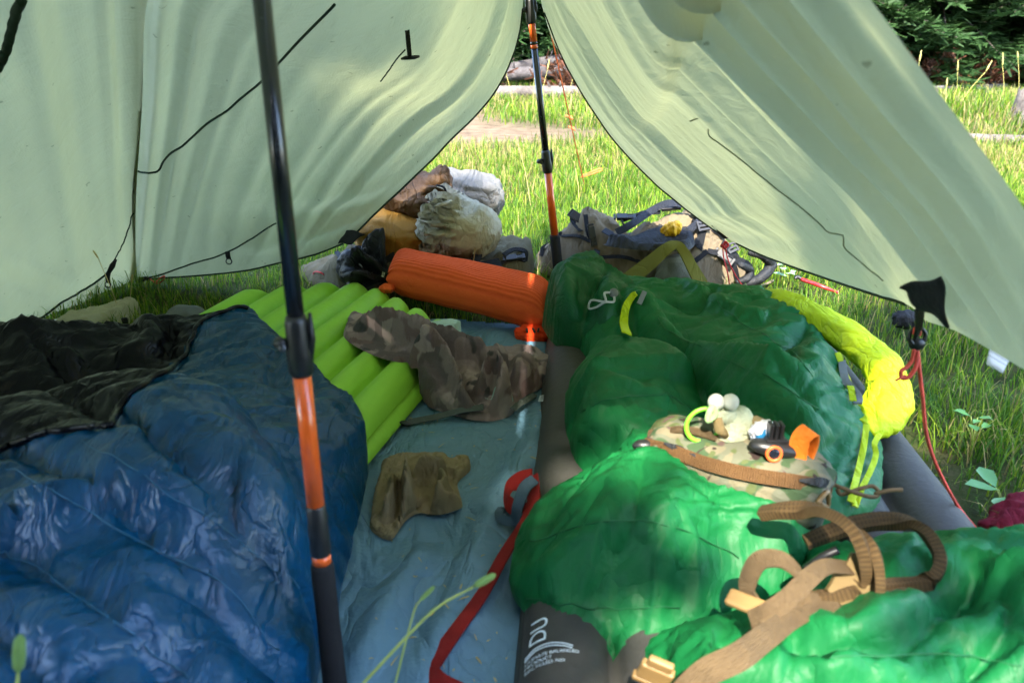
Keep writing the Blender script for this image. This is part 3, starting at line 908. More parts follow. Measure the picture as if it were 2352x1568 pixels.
def stump():
    p = G(2345, 285, 0); t = thing('tree_stump', 'grey broken stump standing at the end of the log pile', 'stump', p)
    P = np.array([[0, 0, -.05], [0, 0, .05], [.01, 0, .13], [.02, 0, .22]]) + np.array(p); V, F = tube_geo(P, np.array([.13, .10, .085, .08]), 14)
    V[-14:, 2] += .05 * np.sin(np.arange(14) * 2.1); mesh_obj('trunk', V, F, LOG, t)
stump()
def dead_brush(label, c, n, size, seed, group='reddish dead brush at the wood edge'):
    rs = np.random.RandomState(seed); t = thing('dead_brush', label, 'brush', c, group)
    RB = NEEDLE_RED; tw = []; q = []
    for k in range(n):
        az = rs.rand() * 6.28; el = .2 + rs.rand() * 1.0; L = size * (.5 + .7 * rs.rand()); d = np.array([math.cos(az) * math.cos(el), math.sin(az) * math.cos(el), math.sin(el)])
        o = np.array(c) + np.array([rs.randn() * size * .3, rs.randn() * size * .2, 0]); e = o + d * L; m_ = (o + e) / 2 + np.array([0, 0, .05 * L])
        tw.append(tube_geo(np.array([o, m_, e]), np.array([.008, .006, .002]), 4, False))
        for j in range(26):
            u = .2 + .8 * rs.rand(); p = o * (1 - u) + e * u + np.array([0, 0, .1 * L * u * (1 - u)]); dd = d * .3 + rs.randn(3) * .6; dd /= np.linalg.norm(dd); nn = np.cross(dd, rs.randn(3)); nn /= np.linalg.norm(nn); l = .06 + .07 * rs.rand(); w = .012
            q.append([p - nn * w, p + nn * w, p + dd * l + nn * w * .4, p + dd * l - nn * w * .4])
    V, F = join(*tw); mesh_obj('branch', V, F, BARK, t)
    Q = np.array(q).reshape(-1, 3); mesh_obj('foliage', Q, np.arange(len(Q)).reshape(-1, 4), RB, t, smooth=False, attrs={'shade': rs.rand(len(Q))})
NEEDLE_RED = needle_material('dead_needles', (0.055, 0.022, 0.014), (0.16, 0.065, 0.032))
dead_brush('reddish dead brush behind the far guy line', (0.72, 8.9, 0), 26, .36, 3)
dead_brush('rusty dead brush above the log pile', (4.95, 8.9, 0), 22, .42, 4)
dead_brush('rusty dead brush at the tarp panel edge', (4.3, 9.0, .1), 18, .45, 5)
dead_brush('reddish dead twigs under the broad spruce', (6.2, 9.0, 0), 22, .4, 6)
dead_brush('brown dead brush beyond the thick log', (-.3, 9.0, 0), 16, .3, 7)

# ---- tall seeding grass stems along the log pile
def tall_stems():
    rs = np.random.RandomState(8)
    for k in range(14):
        right = k < 8
        if right: x = 2060 + rs.rand() * 300; Y = 6.2 + rs.rand() * 1.4
        else: x = 1180 + rs.rand() * 200; Y = 6.6 + rs.rand() * 1.2
        g = AY(x, 300, Y); b = Vector((g.x, Y, ground_z(np.array([g.x]), np.array([Y]))[0])); h = (.20 + .22 * rs.rand()) if right else (.2 + .3 * rs.rand()); dx = rs.randn() * .05
        t = thing('tall_grass_stem', 'tall yellow seeding grass stem before the log pile, one of a loose row' if right else 'tall yellow grass stem in the sunlit tuft beyond the far pole', 'grass stem', b, 'seeding stems before the log pile' if right else 'seeding stems in the sunlit tuft')
        top = b + Vector((dx, rs.randn() * .05, h))
        tube('stalk', [b, b.lerp(top, .5) + Vector((-dx * .2, 0, 0)), top], [.0026, .0022, .0016], STEMFAR, t, sides=5, n=6)
        e = top + Vector((dx * .25, 0, .06 + .05 * rs.rand())); tube('seed_head', [top, top.lerp(e, .5), e], [.003, .007, .002], STEMFAR, t, sides=6, n=6)
STEMFAR = plain('seeding_stem', (.42, .36, .10), .7)
tall_stems()

# ------------------------------------------------------------------ tarp shelter
def tarp_material():
    m = NT('tarp_cloth'); b = m.n('ShaderNodeBsdfPrincipled', Roughness=0.62); b.inputs['Specular IOR Level'].default_value = 0.25
    v = m.coord()
    col = m.ramp(m.noise(v, 2.2, 4), [(0.3, (0.318, 0.336, 0.258)), (0.7, (0.36, 0.378, 0.295))])
    # a few specks of dirt
    sp = m.ramp(m.noise(v, 55, 2, 0.5), [(0.735, (0, 0, 0)), (0.76, (1, 1, 1))])
    col = m.mix(m.math('MULTIPLY', sp, 0.55), col, (0.09, 0.10, 0.06, 1))
    m.l(col, b.inputs['Base Color'])
    tcol = m.mix(1.0, col, (1.0, 0.99, 0.64, 1), 'MULTIPLY')
    w1 = m.n('ShaderNodeTexWave', _wave_type='BANDS', _bands_direction='DIAGONAL', Scale=95, Distortion=1.0); m.l(v, w1.inputs['Vector'])
    nm = m.bump(m.noise(v, 26, 4, 0.6, 0.5), 0.0035); nm = m.bump(w1.outputs['Fac'], 0.00006, prev=nm)
    m.l(nm, b.inputs['Normal'])
    tr = m.n('ShaderNodeBsdfTranslucent'); m.l(tcol, tr.inputs['Color']); m.l(nm, tr.inputs['Normal'])
    mx = m.n('ShaderNodeMixShader', Fac=0.36); m.l(b.outputs[0], mx.inputs[1]); m.l(tr.outputs[0], mx.inputs[2])
    m.l(mx.outputs[0], m.out.inputs['Surface'])
    return m.m
TARP = tarp_material()
SEAM = fabric('seam_cord', (0.012, 0.030, 0.016), 0.8, wr=None, wr2=(300, 0.001))
WEB_BLACK = webbing('black_webbing', (0.016, 0.017, 0.020), 0.7)
PLASTIC = plain('black_plastic', (0.012, 0.012, 0.013), 0.38)
CORD_CORAL = plain('coral_cord', (0.80, 0.09, 0.055), 0.7, bump=(420, 0.002), var=0.25)
CORD_RED = plain('red_cord', (0.58, 0.02, 0.025), 0.7, bump=(420, 0.002), var=0.25)
CORD_ORANGE = plain('orange_cord', (0.80, 0.13, 0.03), 0.7, bump=(420, 0.002), var=0.2)

tarp = thing('tarp_shelter', 'pale green translucent tarp pitched as an open shelter over the bedding', 'tarp', (0, 1.3, 0))

class Panel:
    def __init__(s, S):
        s.S = S; s.V = S.reshape(-1, 3); s.PX = proj(s.V); s.N = grid_normals(S).reshape(-1, 3)
    def px(s, x, y, out=0.0, front=True):
        d = np.hypot(s.PX[:, 0] - x, s.PX[:, 1] - y); k = np.argsort(d)[:8]
        w = 1 / (d[k] + 0.5) ** 2; w /= w.sum()
        p = (s.V[k] * w[:, None]).sum(0); n = s.N[k[0]]
        view = np.array([0, 0, CAM_H]) - p
        if np.dot(n, view) < 0: n = -n
        return Vector(p + n * out)

RIDGE_FAR = Vector((0.035, 2.12, 0.86))
RIDGE_NEAR = Vector((-0.10, 0.18, 1.20))  # ridge end run forward out of view, to keep sun off the wall panel
STAKE_L = G(312, 642, 0.012)
CORNER_LR = AY(800, 556, 2.06)
CORNER_RR = AY(1668, 548, 2.02)

def fold_sum(q, folds):
    h = np.zeros_like(q)
    for c, w, a in folds: h = h + a * np.exp(-((q - c) / w) ** 2)
    return h

def slope_profile(q, pts, L, lo=0.0, hi=1.0):
    # displacement from a list of (position, slope): rising flanks face the open front
    u = np.linspace(0, 1, 1200); sl = np.interp(u, [p[0] for p in pts], [p[1] for p in pts])
    k = np.ones(9) / 9; sl = np.convolve(sl, k, 'same')
    d = np.cumsum(sl) / 1200 * L
    d = d - np.clip((u - lo) / (hi - lo), 0, 1) * d[-1]
    # keep the folds, drop the slow drift between them
    w = int(1200 * 0.085); ker = np.hanning(w); ker /= ker.sum()
    d = d - np.convolve(np.pad(d, w, mode='edge'), ker, 'same')[w:-w]
    return np.interp(q, u, d)

def build_tarp():
    global PANEL_L, PANEL_F, PANEL_R
    # --- panel between the staked fold and the far opening
    rear = [RIDGE_FAR, AY(1196, 60, 2.12), AY(1170, 150, 2.11), AY(1120, 235, 2.10), AY(1040, 318, 2.09), AY(960, 400, 2.08), AY(872, 482, 2.07), CORNER_LR]
    low = [G(296, 648, 0.004), G(345, 640, 0.012), AY(450, 633, 2.17), AY(560, 622, 2.13), AY(640, 604, 2.11), AY(720, 586, 2.08), CORNER_LR]
    Bf = STAKE_L + Vector((-0.03, 0.03, 0))
    foldl = [RIDGE_NEAR, AY(345, -300, 0.98), AY(322, 0, 1.36), AY(318, 220, 1.62), AY(308, 440, 1.92), G(296, 648, 0.004)]
    S = coons([RIDGE_NEAR, (RIDGE_NEAR + RIDGE_FAR) / 2 + Vector((0, 0, -0.02)), RIDGE_FAR], low, foldl, rear, 170, 130)
    U, Vv = np.meshgrid(np.linspace(0, 1, 170), np.linspace(0, 1, 130), indexing='ij')
    N = grid_normals(S)
    edge = np.sin(np.pi * np.clip(Vv, 0, 1)) ** 0.6 * np.clip((1 - U) / 0.05, 0, 1)
    # long drapes that run down from the ridge, fanning along the far edge
    q = U + 0.03 * pn(Vv * 3, U * 2, 2)
    D = slope_profile(np.clip(q - 0.12 * (0.5 - Vv), 0, 1), [(0, 0), (0.3, 0), (0.36, 0.12), (0.42, -0.15), (0.50, 0.1), (0.55, 0.35), (0.585, 0.5), (0.61, -0.2), (0.68, -0.35), (0.74, -0.1), (0.775, 0.5), (0.795, 1.3), (0.815, 1.0), (0.835, -0.2), (0.87, -0.6), (0.92, -0.3), (0.96, 0.2), (1, 0)], 1.9) * sstep(0, 0.1, Vv)
    D += fold_sum(q - 0.55 * (Vv - 0.6) ** 2 * sstep(0.55, 1, Vv), [(0.50, 0.035, 0.012), (0.36, 0.03, 0.010), (0.25, 0.025, 0.008), (0.66, 0.03, 0.018)]) * sstep(0.2, 0.8, Vv)
    # belly folds along the bottom hem
    D += fold_sum(Vv + 0.25 * (U - 0.55) ** 2, [(0.93, 0.022, 0.020), (0.86, 0.03, -0.018), (0.79, 0.03, 0.013)]) * sstep(0.22, 0.5, U) * sstep(1.0, 0.8, U)
    # gathers beside the staked fold
    D += (fold_sum(U, [(0.035, 0.012, 0.016), (0.075, 0.014, -0.012), (0.11, 0.012, 0.012), (0.16, 0.02, -0.010), (0.21, 0.015, 0.010)]) * (0.35 + 0.8 * Vv))
    D += 0.0022 * fbm(U * 16, Vv * 2.2, 2, 12)
    S = S + N * (-D * edge)[..., None]
    PANEL_L = Panel(S)
    mesh_obj('rear_panel', S.reshape(-1, 3), grid_faces(170, 130), TARP, tarp)
    # --- panel that hangs from the ridge to the near ground line
    low2 = [G(-620, 1120, 0), G(-300, 905, 0.0), G(-60, 800, 0.002), G(60, 746, 0.004), G(180, 697, 0.008), G(300, 646, 0.006), G(315, 642, 0.012)]
    foldr = [RIDGE_NEAR + Vector((0.012, 0, 0)), AY(352, -300, 0.94), AY(330, 0, 1.31), AY(326, 220, 1.57), AY(316, 440, 1.88), G(315, 642, 0.012)]
    nearl = [RIDGE_NEAR + Vector((-0.22, -0.45, -0.02)), Vector((-0.95, 0.45, 0.55)), low2[0]]
    S = coons([nearl[0], (nearl[0] + RIDGE_NEAR) / 2, foldr[0]], low2, nearl, foldr, 120, 110)
    U, Vv = np.meshgrid(np.linspace(0, 1, 120), np.linspace(0, 1, 110), indexing='ij')
    N = grid_normals(S)
    q = U + 0.012 * pn(Vv * 2.5, U * 3, 6)
    D = fold_sum(q, [(0.99, 0.012, 0.02), (0.955, 0.010, -0.010), (0.925, 0.012, 0.012), (0.86, 0.02, -0.010), (0.80, 0.02, 0.014), (0.70, 0.03, -0.008), (0.62, 0.03, 0.012)]) * (0.25 + 0.75 * np.sin(np.pi * np.clip(Vv * 1.02, 0, 1)) ** 0.5)
    D += 0.004 * fbm(U * 14, Vv * 3, 3, 15)
    D += fold_sum(Vv - 0.10 * np.sin(U * 9), [(0.93, 0.02, 0.008), (0.885, 0.02, -0.006)]) * sstep(0.2, 0.4, U) * sstep(1.0, 0.85, U)
    S = S + N * (-D * np.sin(np.pi * np.clip(Vv, 0.02, 0.98)) ** 0.4)[..., None]
    PANEL_F = Panel(S)
    mesh_obj('wall_panel', S.reshape(-1, 3), grid_faces(120, 110), TARP, tarp)
    # --- sunlit panel
    rear = [RIDGE_FAR + Vector((0.006, 0, 0)), AY(1258, 60, 2.12), AY(1300, 150, 2.11), AY(1352, 240, 2.10), AY(1420, 335, 2.09), AY(1500, 418, 2.07), AY(1590, 492, 2.05), CORNER_RR]
    TIE = AY(2125, 735, 0.97)
    low = [CORNER_RR, AY(1760, 590, 1.86), AY(1900, 640, 1.55), AY(2010, 676, 1.26), AY(2085, 700, 1.05), TIE, AY(2200, 762, 0.87), AY(2352, 848, 0.72), AY(2640, 1010, 0.53)]
    near = [RIDGE_NEAR + Vector((0.01, 0.02, 0)), AY(1640, -500, 0.50), AY(1810, -262, 0.575), AY(2000, 0, 0.60), AY(2176, 240, 0.61), AY(2352, 480, 0.61), AY(2500, 740, 0.57), low[-1]]
    S = coons([RIDGE_FAR + Vector((0.006, 0, 0)), (RIDGE_NEAR + RIDGE_FAR) / 2 + Vector((0.01, 0, -0.015)), near[0]], low, rear, near, 220, 140)
    U, Vv = np.meshgrid(np.linspace(0, 1, 220), np.linspace(0, 1, 140), indexing='ij')
    N = grid_normals(S)
    q = U + 0.012 * pn(Vv * 2.0, U * 2, 22)
    # saw-toothed folds: long flanks that turn away, short ones that face the open front
    D = slope_profile(q, [(0, 0), (0.42, 0), (0.47, -0.2), (0.53, -0.25), (0.55, 0.6), (0.58, 0.6), (0.60, -0.2), (0.64, -0.25), (0.655, 0.7), (0.685, 0.7), (0.70, -0.2), (0.72, -0.3), (0.785, -0.3), (0.791, 0.4), (0.797, 1.6), (0.81, 1.5), (0.816, 0.2), (0.822, -0.3), (0.856, -0.35),
                      (0.860, 0.8), (0.866, 1.7), (0.873, 1.2), (0.877, -0.1), (0.88, -0.5), (0.897, -0.45), (0.902, 0.3), (0.906, 1.5), (0.913, 0.8), (0.917, -0.1), (0.93, -0.3), (0.945, -0.2), (0.95, 0.8), (0.96, 0.8), (0.965, -0.2), (1, -0.2)], 3.6, 0.42, 1.0)
    # drapes that sweep from the ridge down along the far edge
    q2 = np.clip(U - 0.05 * (Vv - 0.5), 0, 1)
    D += slope_profile(q2, [(0, 0), (0.02, -0.25), (0.085, -0.28), (0.10, 0.6), (0.15, 0.8), (0.165, -0.05), (0.19, -0.32), (0.215, -0.2), (0.225, 1.0), (0.25, 1.0), (0.265, -0.05), (0.36, -0.2), (0.42, 0), (1, 0)], 1.9, 0.0, 0.42) * sstep(1.0, 0.8, Vv) * sstep(0.0, 0.4, Vv)
    D += fold_sum(Vv + 0.12 * (U - 0.3), [(0.90, 0.03, 0.014), (0.80, 0.035, -0.014)]) * sstep(0.02, 0.1, U) * sstep(0.5, 0.3, U)
    D += 0.003 * fbm(U * 26, Vv * 3, 3, 18)
    S = S + N * (D * np.sin(np.pi * np.clip(Vv, 0.0, 1.0)) ** 0.6 * np.clip(U / 0.04, 0, 1) * np.clip((1 - U) / 0.05, 0, 1))[..., None]
    PANEL_R = Panel(S)
    mesh_obj('sunlit_panel', S.reshape(-1, 3), grid_faces(220, 140), TARP, tarp)
build_tarp()

SEAM_GREY = fabric('grey_seam', (0.25, 0.27, 0.19), 0.8, wr=None, wr2=(300, 0.001))
def seam_line(panel, pts, r=0.0022, wob=0.0, seed=1, name='seam_cord', out=0.007, mat=None):
    P = cr(np.array(pts, float), 60)
    rs = np.random.RandomState(seed)
    Q = [panel.px(x + rs.randn() * wob, y + rs.randn() * wob, out) for x, y in P]
    Q = np.array([tuple(q) for q in Q]); k = np.array([.25, .5, .25])
    for _ in range(2): Q[1:-1] = 0.25 * Q[:-2] + 0.5 * Q[1:-1] + 0.25 * Q[2:]
    V, F = tube_geo(Q, r, 6)
    return mesh_obj(name, V, F, mat or SEAM, tarp)

seam_line(PANEL_L, [(314, 386), (338, 392), (362, 385), (395, 350), (440, 308), (520, 248), (600, 178), (680, 92), (766, 2)], 0.0025)
seam_line(PANEL_F, [(48, -12), (26, 50), (4, 112), (-12, 150)], 0.0065)
seam_line(PANEL_F, [(300, 486), (290, 525), (270, 570), (258, 595)], 0.0018)
seam_line(PANEL_F, [(250, 612), (232, 632), (190, 660), (140, 688), (100, 718), (62, 742)], 0.0028, 1.2)
seam_line(PANEL_L, [(332, 636), (385, 622), (440, 602), (505, 583), (560, 556), (600, 533), (632, 508)], 0.0024)
seam_line(PANEL_L, [(872, 180), (890, 155), (908, 128), (926, 108)], 0.0014)
seam_line(PANEL_R, [(1600, 262), (1660, 308), (1760, 385), (1860, 465), (1960, 552), (2050, 630)], 0.0012, 1.0, mat=SEAM_GREY, out=0.016)
# bound hems
seam_line(PANEL_R, [(1252, 30), (1300, 150), (1352, 240), (1420, 335), (1500, 418), (1590, 492), (1660, 545)], 0.0026, out=0.001, name='hem')
seam_line(PANEL_R, [(1690, 560), (1760, 590), (1900, 640), (2010, 676), (2080, 698)], 0.0026, out=0.001, name='hem')
seam_line(PANEL_L, [(1204, 30), (1170, 150), (1120, 235), (1040, 318), (960, 400), (872, 482), (806, 550)], 0.0026, out=0.001, name='hem')
seam_line(PANEL_L, [(330, 641), (450, 633), (560, 622), (640, 604), (720, 586), (790, 562)], 0.0026, out=0.001, name='hem')

# corner patches, tie-out loops, label
def patch_on(panel, pxs, name, out=0.006):
    P = [panel.px(x, y, out) for x, y in pxs]
    n = 8; V = []
    for i in range(n + 1):
        for j in range(n + 1):
            u, v = i / n, j / n
            p = (P[0] * (1 - u) + P[1] * u) * (1 - v) + (P[3] * (1 - u) + P[2] * u) * v
            V.append(p + Vector((0, 0, 0.0015 * math.sin(u * 9 + v * 5))))
    o = mesh_obj(name, V, grid_faces(n + 1, n + 1), WEB_BLACK, tarp); solid(o, 0.002); return o

def free_patch(P, name):
    P = [Vector(p) for p in P]; n = 8; V = []
    for i in range(n + 1):
        for j in range(n + 1):
            u, v = i / n, j / n
            p = (P[0] * (1 - u) + P[1] * u) * (1 - v) + (P[3] * (1 - u) + P[2] * u) * v
            V.append(p + Vector((0.002 * math.sin(v * 7), 0, 0.0025 * math.sin(u * 6 + v * 5))))
    o = mesh_obj(name, V, grid_faces(n + 1, n + 1), WEB_BLACK, tarp); solid(o, 0.003); return o

free_patch([AY(2066, 660, 0.84), AY(2160, 634, 0.785), AY(2177, 748, 0.785), AY(2112, 706, 0.83)], 'corner_patch')
free_patch([AY(1634, 519, 2.005), AY(1678, 508, 1.99), AY(1692, 556, 1.99), AY(1662, 545, 2.0)], 'corner_patch')
free_patch([AY(776, 560, 2.05), AY(796, 528, 2.05), AY(840, 536, 2.04), AY(806, 560, 2.04)], 'corner_patch')

def tie_loop(top, bot, ringr, name='tie_loop', w=0.012, parent=tarp):
    d = (bot - top)
    o = ribbon(name, [top, top + d * 0.5 + Vector((0, -0.003, 0)), bot], w, WEB_BLACK, parent, up=(0.2, -1, 0.3), thick=0.003)
    V, F = torus_geo(bot + Vector((0, -0.002, -ringr * 0.8)), ringr, ringr * 0.22, (1, 0.1, 0), (0, 0.1, 1))
    mesh_obj('ring', V, F, PLASTIC, o)
    return o
# loop that hangs on the rear panel, and the one on the wall panel
p0 = PANEL_L.px(525, 574, 0.006); tie_loop(p0, p0 + Vector((0.002, -0.004, -0.020)), 0.0075)
p0 = PANEL_F.px(262, 590, 0.008); p1 = PANEL_F.px(243, 618, 0.012)
ribbon('tie_loop', [p0, (p0 + p1) / 2, p1], [0.006, 0.014, 0.010], WEB_BLACK, tarp, up=(0.6, -1, 0.2), thick=0.003)
p2 = PANEL_F.px(239, 640, 0.014); tie_loop(p1, p2, 0.0075, w=0.011)
# T-shaped toggle hanging under the ridge seam
p0 = PANEL_L.px(931, 62, 0.008); p1 = PANEL_L.px(934, 118, 0.014)
o = ribbon('toggle_strap', [p0, (p0 + p1) / 2, p1], 0.0085, WEB_BLACK, tarp, up=(0.2, -1, 0), thick=0.003)
V, F = tube_geo(np.array([tuple(p1 + Vector((-0.017, 0.002, -0.002))), tuple(p1 + Vector((-0.008, 0, 0))), tuple(p1 + Vector((0.009, 0, 0.001))), tuple(p1 + Vector((0.019, 0, 0.003)))]), np.array([0.002, 0.0042, 0.0042, 0.002]), 10)
mesh_obj('toggle_bar', V, F, PLASTIC, o)
# sewn-in care label peeping out under the hem
P = [AY(2282, 782, 0.80), AY(2330, 812, 0.79), AY(2304, 858, 0.785), AY(2266, 836, 0.795)]
def label_material():
    m = NT('care_label'); b = m.n('ShaderNodeBsdfPrincipled', Roughness=0.7)
    at = m.n('ShaderNodeAttribute', _attribute_name='v')
    m.l(m.ramp(at.outputs['Fac'], [(0.0, (0.02, 0.20, 0.08)), (0.24, (0.02, 0.20, 0.08)), (0.25, (0.72, 0.75, 0.76)), (0.42, (0.72, 0.75, 0.76)), (0.43, (0.25, 0.28, 0.3)), (0.46, (0.72, 0.75, 0.76)), (0.60, (0.72, 0.75, 0.76)), (0.61, (0.25, 0.28, 0.3)), (0.64, (0.72, 0.75, 0.76))], 'CONSTANT'), b.inputs['Base Color'])
    m.l(b.outputs[0], m.out.inputs['Surface']); return m.m
V = []; av = []
for i in range(5):
    for j in range(5):
        u, v = i / 4, j / 4
        V.append(P[0] * (1 - u) * (1 - v) + P[1] * u * (1 - v) + P[2] * u * v + P[3] * (1 - u) * v + Vector((0, 0.002 * math.sin(v * 3), 0))); av.append(v)
solid(mesh_obj('care_label', V, grid_faces(5, 5), label_material(), tarp, attrs={'v': np.array(av)}), 0.0006)

# ---- guy lines
def guy_coral():
    base = G(2262, 1262, 0.03)
    t = thing('guy_line', 'coral guy line with black hook tied to the sunlit tarp corner', 'guy line', (base.x, base.y, 0))
    top = AY(2112, 700, 0.83); mid = AY(2107, 768, 0.925)
    ribbon('webbing', [top, (top + mid) / 2 + Vector((0, -0.003, 0)), mid], 0.014, WEB_BLACK, t, up=(0.3, -1, 0.2), thick=0.004)
    V, F = torus_geo(AY(2107, 772, 0.925), 0.0105, 0.0028, (1, 0.1, 0), (0, 0.2, 1)); mesh_obj('ring', V, F, PLASTIC, t)
    hk = AY(2106, 790, 0.925)
    V, F = ellipsoid_geo(hk, (0.0105, 0.006, 0.0085)); mesh_obj('tensioner', V, F, PLASTIC, t)
    tube('cord_bight', [AY(2101, 766, 0.922), AY(2103, 755, 0.918), AY(2110, 756, 0.918), AY(2112, 768, 0.922)], 0.0026, CORD_CORAL, t)
    tube('cord', [hk, AY(2112, 850, 0.928), AY(2120, 920, 0.932), AY(2126, 985, 0.938), AY(2140, 1040, 0.940), AY(2166, 1100, 0.945), AY(2206, 1170, 0.95), AY(2262, 1238, 0.955), base], 0.0024, CORD_CORAL, t)
    tube('cord_loop', [AY(2100, 800, 0.923), AY(2096, 826, 0.922), AY(2084, 842, 0.920), AY(2070, 852, 0.919), AY(2072, 868, 0.919), AY(2086, 866, 0.918), AY(2100, 850, 0.918), AY(2106, 830, 0.920), AY(2108, 806, 0.922)], 0.0026, CORD_CORAL, t, n=60)
    tube('cord_end', [AY(2080, 862, 0.917), AY(2068, 868, 0.915), AY(2056, 874, 0.915)], 0.0016, CORD_CORAL, t)
guy_coral()

def guy_red():
    a = AY(1660, 560, 2.0); b1 = G(1677, 668, 0.03); b2 = G(1722, 676, 0.03)
    t = thing('guy_line', 'thin red cord pair hanging from tarp corner before the khaki backpack', 'guy line', (b1.x, b1.y, 0))
    tube('cord', [a, AY(1662, 590, 1.97), AY(1672, 630, 1.92), b1], 0.0017, CORD_RED, t)
    tube('cord', [a + Vector((0.006, 0, 0)), AY(1672, 596, 1.97), AY(1694, 640, 1.91), b2], 0.0017, CORD_RED, t)
    tube('knot', [a + Vector((-0.008, -0.01, 0)), a + Vector((0.003, -0.015, -0.006)), a + Vector((0.011, -0.01, 0)), a + Vector((0.003, -0.012, 0.008)), a + Vector((-0.004, -0.015, -0.003))], 0.003, CORD_RED, t)
guy_red()

def guy_far():
    top = RIDGE_FAR + Vector((0.02, 0.02, -0.02)); bot = G(1342, 424, 0.02)
    t = thing('guy_line', 'long thin orange red guy line from the tarp peak down to the grass', 'guy line', bot)
    n = 24; P = [top.lerp(bot, i / n) for i in range(n + 1)]
    tube('cord', P, 0.0022, CORD_ORANGE, t, n=60)
    k = top.lerp(bot, 0.93); k2 = top.lerp(bot, 0.62)
    tube('tensioner_loop', [k, k + Vector((0.03, 0, 0.012)), k + Vector((0.075, 0, 0.03)), k + Vector((0.08, 0, 0.022)), k + Vector((0.03, 0, 0.004)), k + Vector((-0.005, 0, -0.005))], 0.003, CORD_ORANGE, t)
    for kk in (k2, top.lerp(bot, 0.56)):
        tube('knot', [kk + Vector((-0.012, 0, 0.006)), kk + Vector((0, -0.006, 0)), kk + Vector((0.01, 0, -0.006)), kk + Vector((0.004, 0.005, 0.004))], 0.0035, CORD_ORANGE, t)
guy_far()

def tie_left():
    s = G(355, 640, 0.02)
    t = thing('stake_loop', 'red cord loop pegging the tarp fold beside the beige trousers', 'cord', (s.x, s.y, 0))
    ribbon('webbing', [G(316, 646, 0.012), G(332, 640, 0.02), G(346, 640, 0.018)], [0.012, 0.012, 0.008], WEB_BLACK, t, up=(0, -1, 0.6), thick=0.004)
    tube('cord', [G(344, 640, 0.018), G(356, 648, 0.012), G(366, 640, 0.02), G(378, 634, 0.03), G(372, 646, 0.01), G(358, 652, 0.004)], 0.0022, CORD_CORAL, t)
tie_left()

# ------------------------------------------------------------------ trekking poles
def anodised(name, col, rough=0.28):
    return plain(name, col, rough, metal=0.0, spec=0.6, coat=0.4, wear=((0.35, 0.33, 0.30), 160, 0.78))
POLE_ORANGE = anodised('pole_orange', (0.80, 0.115, 0.012))
POLE_BLACK = plain('pole_black', (0.010, 0.011, 0.014), 0.25, spec=0.6, coat=0.3, wear=((0.30, 0.38, 0.42), 120, 0.66))
FOAM = plain('foam_grip', (0.022, 0.021, 0.022), 0.95, spec=0.15, bump=(900, 0.0015))
WHITE_INK = plain('white_ink', (0.75, 0.72, 0.68), 0.7)

def clamp_geo(c, d, r):
    """flick-lock clamp: collar, lever and screw boss"""
    c = np.array(c); d = np.array(d) / np.linalg.norm(d)
    V1 = lathe_on(c - d * 0.030, c + d * 0.030, [(0, r * 1.12), (0.004, r * 1.35), (0.022, r * 1.42), (0.03, r * 1.30), (0.052, r * 1.25), (0.058, r * 1.05)])
    s = np.cross(d, [0, 1.0, 0]); s /= np.linalg.norm(s)
    V2 = tube_geo(np.array([c + s * r * 1.2 + d * 0.004 - np.array([0, r * .9, 0]), c + s * r * 2.1 + d * 0.002 - np.array([0, r * .3, 0]), c + s * r * 2.1 + d * 0.002 + np.array([0, r * .3, 0])]), r * 0.62, 12)
    V3 = tube_geo(np.array([c - s * r * 1.55 + d * 0.030, c - s * r * 1.5 + d * 0.005, c - s * r * 0.9 - d * 0.024]), np.array([r * 0.2, r * 0.45, r * 0.35]), 8)
    V4 = tube_geo(np.array([c + s * r * 1.5 - np.array([0, r * 1.0, 0]), c + s * r * 1.5 - np.array([0, r * 1.25, 0])]), r * 0.42, 12)
    return join(V1, V2, V3), V4

